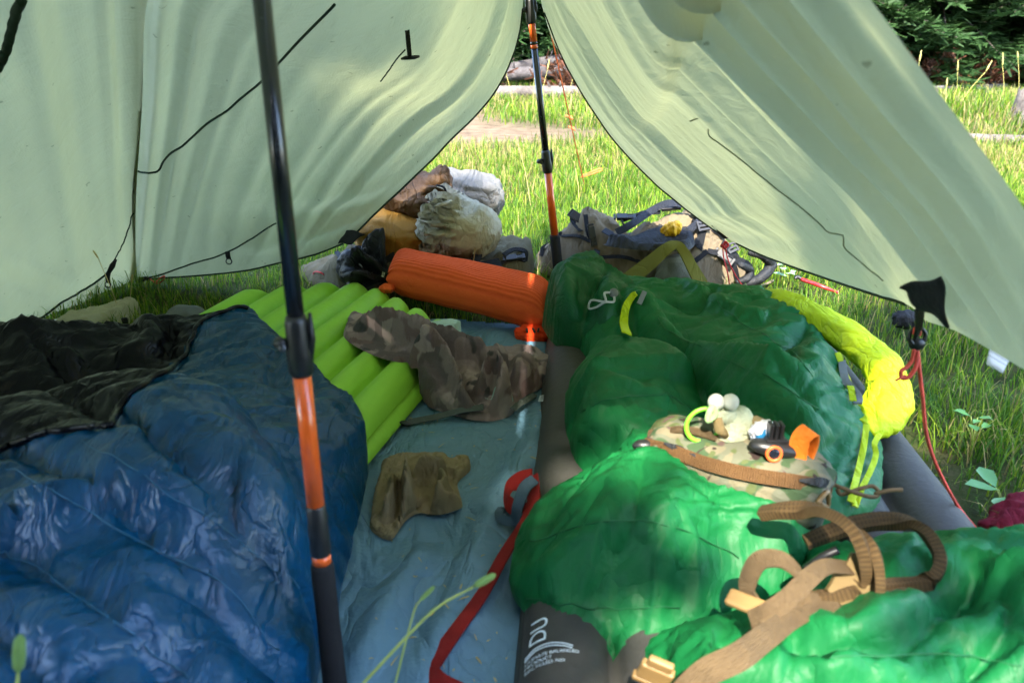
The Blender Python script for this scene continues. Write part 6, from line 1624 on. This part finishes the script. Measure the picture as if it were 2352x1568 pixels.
    rib_on(b, [(1660, 560, .014), (1690, 585, .014), (1700, 610, .014), (1730, 640, .02), (1720, 655, .02)], 0.020, WEB_BLACK, t, 'strap', nrm=(.3, -.9, .5)); ladder_buckle(on(b, 1690, 582, .022), (.4, -.5, -.7), (.1, -.8, .5), .026, t)
    tube('hip_belt', [G(1700, 655, .03), G(1745, 640, .05), G(1770, 610, .08), G(1755, 588, .11), G(1720, 578, .12)], [.010, .014, .016, .014, .010], PACKBLACK, t, sides=10)
    tube('hip_belt', [G(1690, 648, .04), G(1715, 640, .05), G(1722, 620, .07), G(1700, 608, .10)], [.008, .012, .012, .008], PACKBLACK, t, sides=10)
    tube('lace', [on(b, 1440, 500, .02), on(b, 1460, 495, .03), on(b, 1475, 505, .03), on(b, 1450, 510, .03), on(b, 1430, 530, .03), on(b, 1440, 545, .02)], .003, WEB_BLACK, t)
    for pts, w in (([(1255, 520), (1290, 545), (1330, 556), (1372, 556)], .012), ([(1340, 500), (1352, 530), (1358, 560)], .012), ([(1590, 505), (1640, 530), (1672, 556)], .014), ([(1640, 590), (1676, 612), (1700, 648)], .016), ([(1360, 600), (1420, 606), (1470, 604)], .010), ([(1560, 600), (1590, 612), (1640, 612)], .014)):
        rib_on(b, [(x, y, .010) for x, y in pts], w, WEB_BLACK, t, 'strap', nrm=(0, -.8, .6))
    clip_buckle(on(b, 1356, 548, .02), (.2, -.3, -1), (0, -.9, .4), .018, t); clip_buckle(on(b, 1668, 606, .02), (.8, -.3, -.5), (0, -.9, .4), .022, t)
    # webbing lying behind its end
    tube('loose_strap', [G(1770, 600, .03), G(1790, 612, .02), G(1800, 605, .01)], .006, WEB_BLACK, t)
    return b
KPACK = khaki_backpack()

# ------------------------------------------------------------------ hip pack and what lies on it
TANWEB = webbing('tan_webbing', '#67543a')
TANPAD = webbing('tan_padded_belt', '#5f4a2c', 0.9, 0.0020, braid=True)
TANSMOOTH = fabric('tan_smooth_panel', '#6b5836', 0.7, 0.25, var=0.05, wr=(12, 0.002), wr2=None)
TANPLASTIC = plain('tan_plastic', srgb('#8a6c40')[:3], 0.5)
BROWNZIP = webbing('brown_zip', '#6d4f30', 0.7, 0.0030)

def hip_pack():
    t = thing('hip_pack', 'camouflage hip pack with brown zip lying on the green sleeping bag', 'bag', G(1700, 1090, .13))
    MC = camo('multi_terrain_print', ['#606150', '#3b4d33', '#6f6853', '#4f5735', '#302521', '#564540'], 24, [0.52, 0.55, 0.60, 0.665, 0.66], 0.8, wr=(16, 0.003))
    # a long rounded box: far end, near end, and its cross axis
    a = np.array(G(1496, 1020, .175)); b = np.array(G(1892, 1138, .165))
    c = (a + b) / 2 + np.array([0, -.005, 0.0]); L = np.linalg.norm(b - a) / 2 + 0.004
    ax = axes(b - a, (0.05, -.35, 1))
    s = blob('pouch', c, (L, .048, .042), MC, t, rot=ax, ex=.5, ez=.42, seed=51, noise=(.006, 8), nu=72, nv=60)
    # open zip along its upper front edge
    rib_on(s, [(1470, 1018, .003), (1540, 1038, .004), (1620, 1060, .004), (1720, 1083, .004), (1820, 1105, .004), (1912, 1126, .003)], 0.017, BROWNZIP, t, 'zip_tape', thick=.004, nrm=(.1, -1, .5))
    rib_on(s, [(1520, 1028, .007), (1560, 1040, .007), (1605, 1052, .007)], [.003, .010, .003], PACKBLACK, t, 'zip_gap_shade', thick=.002, nrm=(.1, -1, .5))  # black strips stand for the shade between the zip's edges
    rib_on(s, [(1840, 1108, .007), (1878, 1116, .008), (1912, 1124, .007)], [.003, .012, .008], PACKBLACK, t, 'zip_gap_shade', thick=.002, nrm=(.1, -1, .5))
    e = on(s, 1918, 1120, .004)
    tube('zip_pull', [e, e + Vector((.020, -.010, -.004)), e + Vector((.042, -.015, -.008)), e + Vector((.052, -.010, -.006)), e + Vector((.046, -.004, .0)), e + Vector((.030, -.004, -.004)), e + Vector((.010, -.006, -.010)), e + Vector((.004, -.004, -.004))], .0026, TANWEB, t, n=60)
    tube('zip_pull', [e + Vector((.046, -.012, -.006)), e + Vector((.062, -.012, -.001)), e + Vector((.078, -.012, .0))], .0026, TANWEB, t)
    rib_on(s, [(1480, 992, .003), (1560, 985, .004), (1640, 1000, .004)], 0.012, TANWEB, t, 'carry_strap', nrm=(0, -.3, 1))
    blob('end_clip', on(s, 1462, 1020, .002), (.016, .009, .008), PLASTIC, t, nu=14, nv=10, noise=(.001, 5))
    tube('side_clip', [on(s, 1880, 1165, .006), on(s, 1895, 1150, .012), on(s, 1910, 1160, .012), on(s, 1898, 1180, .010), on(s, 1885, 1172, .008)], .003, TANPLASTIC, t)
    return t, s
HIP, HIPS = hip_pack()

def plush_toy():
    W_ = fabric('cream_plush', '#c4c8a8', 0.95, 0.1, var=0.05, wr=None, wr2=(200, .002))
    BEI = fabric('beige_plush', '#937f58', 0.95, 0.1, wr=None, wr2=(200, .002))
    base = on(HIPS, 1690, 995, .0)
    Y = base.y - 0.018
    t = thing('plush_toy', 'small cream plush toy with two round eyes sitting on the hip pack', 'plush toy', base)
    body = AY(1684, 986, Y); head = AY(1660, 950, Y)
    V, F = ellipsoid_geo(body, (.024, .020, .034), rot=axes((1, 0, -.35))); mesh_obj('body', V, F, W_, t)
    V, F = ellipsoid_geo(head, (.021, .017, .014)); mesh_obj('head', V, F, W_, t)
    EYEW = fabric('white_plush', (.62, .62, .52), .9, .1, wr=None, wr2=(200, .001))
    for x in (1645, 1678):
        V, F = ellipsoid_geo(AY(x, 923, Y - .010), (.0105, .0105, .0105)); mesh_obj('eye', V, F, EYEW, t)
    P1 = AY(1702, 968, Y); P2 = AY(1765, 982, Y - .01)
    V, F = tube_geo(np.array([P1, P1.lerp(P2, .5) + Vector((0, 0, .004)), P2]), np.array([.007, .0085, .008]), 10); mesh_obj('arm', V, F, BEI, t)
    V, F = tube_geo(np.array([AY(1648, 958, Y - .012), AY(1652, 985, Y - .016), AY(1668, 1000, Y - .014)]), np.array([.006, .007, .005]), 10); mesh_obj('arm', V, F, BEI, t)
    RG = plain('lime_ring', (0.18, 0.62, 0.03), 0.4); LC = fabric('pale_green_cord', (.35, .52, .22), .9, wr=None)
    V, F = torus_geo(AY(1616, 976, Y - .006), .0215, .0030, (1, 0, .1), (0, .15, 1), 40); mesh_obj('key_ring', V, F, RG, t)
    tube('ring_cord', [AY(1640, 930, Y - .016), AY(1630, 945, Y - .022), AY(1626, 965, Y - .022), AY(1640, 955, Y - .02), AY(1645, 940, Y - .018)], .004, LC, t)
plush_toy()

def pack_items():
    # headlamp with its bracket
    p = on(HIPS, 1790, 1030, .004)
    t = thing('headlamp', 'black headlamp with toothed bracket and orange rimmed lens on the hip pack', 'headlamp', p)
    Y = p.y
    V, F = ellipsoid_geo(AY(1785, 1028, Y), (.036, .016, .012), rot=axes((1, 0, -.15))); mesh_obj('housing', V, F, PLASTIC, t)
    for k, x in enumerate((1768, 1780, 1792)):
        V, F = box_geo(AY(x, 996, Y), (.0045, .014, .030)); bevel(mesh_obj('mount_prong', V, F, PLASTIC, t, smooth=False), .0012)
    V, F = box_geo(AY(1780, 1012, Y), (.026, .016, .010)); bevel(mesh_obj('mount_base', V, F, PLASTIC, t, smooth=False), .002)
    OR = plain('orange_plastic', (.72, .12, .02), .4)
    V, F = torus_geo(AY(1778, 1042, Y - .016), .0085, .0022, (1, 0, 0), (0, .2, 1)); mesh_obj('lens_rim', V, F, OR, t)
    V, F = ellipsoid_geo(AY(1778, 1042, Y - .015), (.008, .004, .008)); mesh_obj('lens', V, F, plain('dark_lens', (.01, .012, .02), .08), t)
    for x, y in ((1828, 1022), (1806, 1030)):
        V, F = box_geo(AY(x, y, Y - .003), (.010, .010, .012)); bevel(mesh_obj('button', V, F, PLASTIC, t, smooth=False), .0015)
    # orange webbing tab
    q = on(HIPS, 1842, 1042, .0)
    OT = fabric('orange_tab_web', (.85, .20, .015), .7, wr=None)
    o = ribbon('orange_tab', [q + Vector((-.004, 0, -.004)), AY(1838, 1010, q.y), AY(1856, 990, q.y), AY(1864, 992, q.y + .004), AY(1862, 1015, q.y + .006), q + Vector((.008, .006, -.004))], .022, OT, None, up=[(-.6, -1, .2), (-.6, -1, .3), (-.2, -.6, 1), (.6, .3, 1), (1, .6, 0), (1, .6, 0)], thick=.002)
    tag(o, 'bright orange webbing tab standing on the hip pack', 'webbing tab')
    WH = fabric('white_tissue', (.72, .70, .74), .9, wr=(30, .003), wr2=None)
    o = blob('tissue', on(HIPS, 1742, 1000, .012), (.018, .012, .016), WH, None, seed=3, noise=(.005, 9), nu=24, nv=16); tag(o.o, 'crumpled white tissue between the plush toy and headlamp', 'tissue')
    BL = plain('blue_plastic', (.01, .14, .30), .3)
    V, F = tube_geo(np.array([tuple(on(HIPS, 1722, 1012, .006)), tuple(on(HIPS, 1730, 1004, .016)), tuple(on(HIPS, 1728, 1000, .026))]), np.array([.006, .007, .004]), 10)
    tag(mesh_obj('lighter', V, F, BL), 'small dark blue plastic lighter stuck behind the plush toy', 'lighter')
pack_items()

def belt():
    t = thing('padded_belt', 'tan padded harness belt with webbing loops heaped on the green bag', 'belt', G(1900, 1300, .15))
    # thick padded loops
    def pad(pts, w, th=.011, up=(0, -.3, 1), mat=TANPAD, name='padded_loop'):
        return ribbon(name, pts, w, mat, t, up=up, thick=th, n=60)
    pad([G(1750, 1178, .19), G(1800, 1172, .205), G(1860, 1172, .215), G(1920, 1190, .235), G(1965, 1230, .235), G(1985, 1285, .215), G(1972, 1330, .19), G(1930, 1362, .18), G(1870, 1375, .175), G(1820, 1378, .17)], [.015, .017, .018, .019, .019, .019, .020, .019, .017, .015],
        up=[(0, -.3, 1), (0, -.3, 1), (0, -.3, 1), (.5, -.4, .8), (.9, -.4, .3), (1, -.3, .1), (1, .2, .3), (.5, .5, .8), (0, .3, 1), (0, .2, 1)])
    pad([G(1850, 1245, .17), G(1900, 1225, .18), G(1960, 1205, .19), G(2030, 1196, .195), G(2095, 1205, .20), G(2140, 1240, .20), G(2158, 1290, .19), G(2130, 1335, .175), G(2060, 1345, .17), G(1990, 1350, .17)], [.014, .016, .017, .018, .018, .018, .018, .017, .016, .014],
        up=[(0, -.4, 1), (0, -.4, 1), (0, -.4, 1), (.2, -.4, 1), (.6, -.4, .7), (.9, -.4, .3), (1, -.3, .2), (.8, .2, .5), (.2, .2, 1), (0, .2, 1)])
    pad([G(1975, 1225, .23), G(2005, 1262, .225), G(2018, 1320, .205), G(2012, 1375, .185), G(1985, 1400, .175)], [.010, .012, .013, .013, .012], th=.009, up=[(.8, -.5, .3), (1, -.4, .2), (1, -.2, .1), (1, 0, .2), (1, .2, .3)])
    ribbon('smooth_panel', [G(1975, 1270, .215), G(1972, 1310, .20), G(1955, 1350, .185), G(1925, 1385, .175)], [.016, .030, .042, .034], TANSMOOTH, t, up=(-.2, -1, .35), thick=.006, n=30)
    rib = lambda pts, w, **k: ribbon('webbing', pts, w, TANWEB, t, **k)
    rib([G(1735, 1392, .17), G(1715, 1350, .18), G(1740, 1290, .205), G(1790, 1283, .21), G(1830, 1310, .20), G(1850, 1345, .185)], .019, up=[(-1, -.6, .2), (-1, -.6, .2), (-.5, -.6, .8), (0, -.4, 1), (.6, -.3, .8), (.8, -.2, .5)], thick=.0022)
    rib([G(1960, 1305, .20), G(1900, 1300, .215), G(1860, 1325, .215), G(1810, 1375, .205), G(1760, 1410, .195), G(1725, 1425, .185)], [.014, .016, .018, .019, .020, .020], up=(0, -.5, 1), thick=.0022)
    rib([G(1725, 1427, .185), G(1742, 1428, .178), G(1790, 1402, .188), G(1830, 1370, .19)], .018, up=(0, -.6, .8), thick=.0022)
    rib([G(1930, 1395, .18), G(1880, 1398, .185), G(1820, 1420, .19), G(1760, 1460, .195), G(1700, 1505, .20), G(1620, 1545, .19), G(1560, 1600, .17)], [.012, .014, .018, .022, .023, .023, .022], up=[(0, -.4, 1), (0, -.4, 1), (-.2, -.6, .8), (-.2, -.8, .6), (-.1, -.7, .7), (0, -.6, .8), (0, -.5, .8)], thick=.0024)
    rib([G(1815, 1405, .18), G(1850, 1385, .185), G(1885, 1385, .18)], .02, up=(0, -.4, 1), thick=.005)
    rib([G(2040, 1345, .17), G(2075, 1365, .175)], .02, up=(0, -.4, 1))
    V, F = box_geo(G(1715, 1385, .175), (.04, .018, .008), axes((.8, -.7, .1), (0, -.6, 1))); bevel(mesh_obj('slider_buckle', V, F, TANPLASTIC, t, smooth=False), .003)
    c = np.array(G(1505, 1545, .13)); Rm = axes((.15, -.4, 1), (-.3, -1, 0))
    g = [box_geo((0, 0, 0), (.026, .032, .009)), box_geo((.018, 0, 0), (.014, .024, .007)), box_geo((-.017, 0, 0), (.007, .036, .009))]
    V, F = join(*g); bevel(mesh_obj('side_buckle', V @ Rm.T + c, F, TANPLASTIC, t, smooth=False), .002)
    tube('black_tie', [G(1850, 1305, .17), G(1885, 1280, .19), G(1925, 1262, .20)], [.004, .004, .0045], PLASTIC, t)
belt()

# ------------------------------------------------------------------ things on the groundsheet
def red_strap():
    RED = webbing('red_strap_web', '#8f1f1a', .85, .003)
    GB = fabric('grey_blue_strap', '#3f5360', 0.8, 0.2, wr=None, wr2=(150, .0006))
    t = thing('red_strap', 'long red webbing strap on the groundsheet beside the grey mat', 'strap', G(1120, 1350))
    ribbon('webbing', [G(1222, 1095, .075), G(1225, 1150, .065), G(1205, 1200, .05), G(1160, 1270, .04), G(1110, 1360, .03), G(1060, 1430, .028), G(1010, 1500, .025), G(990, 1535, .022), G(1010, 1565, .02), G(1060, 1590, .018)], [.022, .022, .018, .017, .017, .018, .020, .021, .021, .02], RED, t, up=[(-.6, -.6, .6), (-.6, -.6, .6), (-.6, -.5, .8), (-.4, -.4, 1), (-.3, -.4, 1), (-.3, -.4, 1), (-.3, -.4, 1), (-.2, -.5, 1), (.2, -.6, 1), (.2, -.6, 1)], thick=.003, n=90)
    ribbon('webbing', [G(1222, 1092, .085), G(1195, 1100, .075), G(1172, 1120, .06), G(1165, 1150, .05), G(1185, 1165, .05), G(1205, 1150, .06)], .022, RED, t, up=[(0, -.6, .8), (-.2, -.8, .6), (-.8, -.6, .3), (-1, -.3, .2), (0, -.8, .5), (.5, -.8, .5)], thick=.003)
    ribbon('grey_loop', [G(1228, 1100, .085), G(1205, 1120, .08), G(1190, 1160, .065), G(1180, 1195, .04), G(1150, 1190, .03), G(1148, 1172, .03), G(1165, 1180, .02), G(1200, 1215, .025)], [.016, .018, .016, .014, .014, .012, .012, .012], GB, t, up=[(-.3, -.8, .5)] * 8, thick=.003)
red_strap()

def care_tag():
    WH = fabric('white_tag', (.62, .66, .68), .8, wr=None)
    P = [G(1240, 908, .03), G(1276, 914, .034), G(1272, 930, .028), G(1236, 922, .026)]
    V = []; 
    for i in range(7):
        for j in range(5):
            u, v = i / 6, j / 4; V.append(P[0] * (1 - u) * (1 - v) + P[1] * u * (1 - v) + P[2] * u * v + P[3] * (1 - u) * v + Vector((0, 0, .003 * math.sin(u * 4))))
    o = mesh_obj('care_tag', V, grid_faces(7, 5), WH); solid(o, .0005); tag(o, 'small white fabric tag on the groundsheet against the grey mat', 'tag')
    ink = plain('tag_ink', (.12, .12, .13), .9)
    for k in range(4):
        a = P[0].lerp(P[3], .25 + k * .18); b = P[1].lerp(P[2], .25 + k * .18)
        ribbon('printed_line', [a.lerp(b, .12) + Vector((0, 0, .003)), a.lerp(b, .5) + Vector((0, 0, .005)), a.lerp(b, .9) + Vector((0, 0, .003))], .0012, ink, o, thick=.0003)
care_tag()

# ---- prints on the mats
stick_text(GMAT, 'DU', 0.027, (1253, 1468), (1257, 1425), 'lettering', PRINT, GMAT.t)
for k, tx in enumerate(('CLIMATE BALANCED', 'PRODUCT', 'RECYCLED 70D')):
    stick_text(GMAT, tx, 0.0062, (1204, 1500 + k * 11), (1312, 1503 + k * 11), 'lettering', PRINT, GMAT.t)
def mat_line():
    def lay(pts):
        Q = [G(x, y, .076) for x, y in pts]; return [Vector((q.x, q.y, GMAT.zfun(np.array([[q.x, q.y]]))[0] + .0022)) for q in Q]
    P = lay(((1206, 1480), (1230, 1476), (1262, 1477), (1292, 1482), (1316, 1488)))
    ribbon('printed_line', P, .0014, PRINT, GMAT.t, thick=.0004)
    P = lay(((1205, 1486), (1230, 1482), (1262, 1483), (1292, 1488), (1314, 1493)))
    ribbon('printed_line', P, .0014, PRINT, GMAT.t, thick=.0004)
mat_line()
def mat_logo():
    W_ = plain('white_print', (.72, .76, .70), .7)
    c = np.array(on(LMAT, 1040, 748, .0)); r = .024
    a = np.linspace(.15, 2.9, 24)
    P = []
    for t_ in a:
        q = c[:2] + r * np.array([math.cos(t_), math.sin(t_)])
        d = np.hypot(LMAT.V[:, 0] - q[0], LMAT.V[:, 1] - q[1]); k = np.argsort(d)[:5]; P.append(Vector((q[0], q[1], LMAT.V[k, 2].mean() + .0025)))
    ribbon('logo_ring', P, .0035, W_, LMAT.t, thick=.0006, n=60)
    for (x0, x1, yy) in ((1018, 1052, 752), (1040, 1043, 742)):
        A = on(LMAT, x0, yy, .003); B = on(LMAT, x1, yy + (6 if x1 - x0 < 10 else -2), .003)
        ribbon('logo_bar', [A, B], .006 if x1 - x0 > 10 else .003, W_, LMAT.t, thick=.0006, n=6)
mat_logo()

# ---- red and grey bits in the grass
def bits():
    RP = plain('red_anodised', (.55, .02, .02), .4, coat=.3)
    t = thing('tent_peg', 'red tent peg lying in the grass under the sunlit tarp hem', 'peg', G(1880, 655))
    tube('shaft', [G(1842, 642, .03), G(1880, 655, .035), G(1925, 672, .02)], [.006, .0055, .0035], RP, t); tube('hook', [G(1842, 642, .03), G(1832, 636, .035), G(1826, 640, .03)], .0055, PLASTIC, t)
    DR = fabric('dark_red_cloth', '#5e1020', .85, .2, wr=(20, .006), wr2=(120, .001))
    t = thing('red_stuff_sack', 'dark red cloth sack with yellow trim at the edge of the grass', 'sack', G(2360, 1220))
    blob('cloth', G(2372, 1215, .03), (.075, .055, .045), DR, t, seed=8, noise=(.012, 10), rot=axes((.8, .5, .1)))
    tube('trim', [G(2306, 1226, .035), G(2326, 1218, .05), G(2348, 1224, .05), G(2370, 1236, .04)], [.004, .006, .005, .004], plain('yellow_trim', (.6, .40, .05), .7, bump=(300, .003)), t)
    GR = plain('grey_rubber', (.10, .11, .11), .6)
    t = thing('camp_shoe', 'grey and red shoe toe showing behind the black quilt lining', 'shoe', G(425, 730))
    blob('upper', G(428, 734, .05), (.05, .035, .035), GR, t, seed=6, noise=(.005, 8), rot=axes((1, .3, 0)), nu=30, nv=20)
    tube('sole_trim', [G(408, 742, .05), G(424, 738, .06), G(442, 740, .05)], .006, CORD_CORAL, t)
    WB = fabric('black_bundle', (.012, .013, .014), .8, wr=(20, .005))
    o = blob('black_pouch', G(2080, 735, .03), (.03, .025, .022), WB, None, seed=5, noise=(.008, 9), nu=30, nv=20); tag(o.o, 'small black pouch in the shaded grass behind the tarp corner patch', 'pouch')
bits()

# ------------------------------------------------------------------ stray stems and leaves near the bedding
STEM = plain('grass_stem', (.28, .34, .07), .6); STEMDRY = plain('dry_stem', (.42, .33, .13), .7); HEADG = plain('seed_head_green', (.20, .34, .08), .8, bump=(700, .004)); LEAFM = plain('leaf_green', (.06, .18, .035), .5)
def stem(label, pts, r, head=None, mat=STEM, hm=HEADG, name='grass_stem'):
    t = thing(name, label, 'grass stem', (pts[0][0], pts[0][1], 0))
    tube('stalk', pts, [r * 1.2, r, r * .7], mat, t)
    if head:
        a, b = Vector(pts[-1]), Vector(head[0]); tube('seed_head', [a, a.lerp(b, .15), a.lerp(b, .5), a.lerp(b, .85), b], [r, head[1] * .9, head[1], head[1] * .85, head[1] * .3], hm, t, sides=10)
    return t
stem('blurred yellow green grass stem with seed head leaning over the groundsheet', [AY(806, 1600, .52), AY(905, 1492, .53), AY(1000, 1398, .54), AY(1090, 1345, .55)], .0012, (AY(1138, 1318, .555), .0034))
stem('thin dark grass stem with slim head rising before the groundsheet fold', [AY(900, 1600, .55), AY(930, 1480, .56), AY(952, 1400, .57), AY(965, 1378, .57)], .0008, (AY(998, 1346, .575), .0022))
stem('thick blurred green seed head at the lower edge before the quilt', [AY(34, 1640, .42), AY(38, 1590, .42), AY(42, 1540, .42)], .0015, (AY(46, 1458, .42), .0042))
rs_ = np.random.RandomState(14)
for k, (x, y, h, dx) in enumerate([(284, 745, .17, -.03), (300, 735, .10, .02), (648, 640, .10, .01), (690, 640, .18, -.02), (560, 640, .14, -.03), (500, 640, .12, .02)]):
    b0 = G(x, y, 0.0)
    stem(['dry grass stem bending over the beige trousers', 'short dry stem at the trousers buckle', 'thin stem in front of the tarp hem by the near pole', 'tall dry stem beside the near pole shaft', 'branching green stem under the tarp tie loop', 'low pale stem by the tarp hem'][k], [b0, b0 + Vector((dx * .4, 0, h * .5)), b0 + Vector((dx, 0, h))], .0010, (b0 + Vector((dx * 1.3, 0, h + .02)), .0022), STEMDRY if k != 4 else STEM, STEMDRY if k != 4 else HEADG)
for k, (x, y, z, x2, y2, lab) in enumerate([(1060, 690, .04, 1092, 570, 'single dry straw standing behind the orange pillow'), (1330, 470, .0, 1318, 370, 'pale dry straw in the meadow beside the far pole'), (1220, 480, .0, 1190, 330, 'long dry straw leaning over the meadow grass')]):
    a = G(x, y, z); b = AY(x2, y2, a.y); stem(lab, [a, a.lerp(b, .5) + Vector((.006, 0, 0)), b], .0011, None, STEMDRY)

def leafy_plant(label, c, n, L, seed, mat=LEAFM):
    rs = np.random.RandomState(seed); t = thing('leafy_plant', label, 'plant', c)
    for k in range(n):
        az = 2 * math.pi * k / n + rs.rand() * .6; l = L * (.7 + .5 * rs.rand()); d = Vector((math.cos(az), math.sin(az), .25)); s = Vector((-d.y, d.x, 0)) * l * .27
        b = Vector(c) + Vector((rs.randn() * .012, rs.randn() * .012, .03 + .03 * rs.rand()))
        V = [b, b + d * l * .35 + s * .8, b + d * l * .7 + s, b + d * l + Vector((0, 0, -.006)), b + d * l * .7 - s, b + d * l * .35 - s * .8, b + d * l * .5 + Vector((0, 0, -.005))]
        mesh_obj('leaf', V, [(0, 1, 6), (1, 2, 6), (2, 3, 6), (3, 4, 6), (4, 5, 6), (5, 0, 6)], mat, t)
        tube('leaf_stalk', [Vector((c[0], c[1], 0)), Vector(c) + Vector((0, 0, .015)), b], .001, STEM, t)
PALE = plain('pale_leaf', (.22, .36, .20), .45)
leafy_plant('pale five leaved plant in the grass below the sunlit tarp hem', G(1835, 640, .0), 7, .045, 3, PALE)
leafy_plant('low clover like plant beside the khaki backpack end', G(1800, 655, .0), 6, .035, 4, PALE)
leafy_plant('broad leaved weed beside the dark red sack', G(2300, 1180, .0), 5, .06, 5)
leafy_plant('small weed in the shaded grass beside the grey mat', G(2230, 1030, .0), 6, .03, 6)

# ---- dry grass bits and crumbs on the groundsheet
def litter():
    rs = np.random.RandomState(77); V, F = [], []
    for k in range(90):
        x, y = 850 + rs.rand() * 420, 760 + rs.rand() * 800
        p = on(SHEET, x, y, .0016); az = rs.rand() * 6.28; l = .004 + .016 * rs.rand() ** 2; w = .0005 + .0006 * rs.rand()
        d = Vector((math.cos(az), math.sin(az), .08)) * l; s_ = Vector((-math.sin(az), math.cos(az), 0)) * w; n0 = len(V)
        V += [p - s_, p + s_, p + d * .5 + s_ + Vector((0, 0, .001)), p + d, p + d * .5 - s_ + Vector((0, 0, .001))]; F.append((n0, n0 + 1, n0 + 2, n0 + 3, n0 + 4))
    o = mesh_obj('grass_litter', V, F, STEMDRY, None, base=(-.1, 1.2, 0)); tag(o, 'dry grass bits scattered over the blue grey groundsheet', 'litter', kind='stuff')
litter()
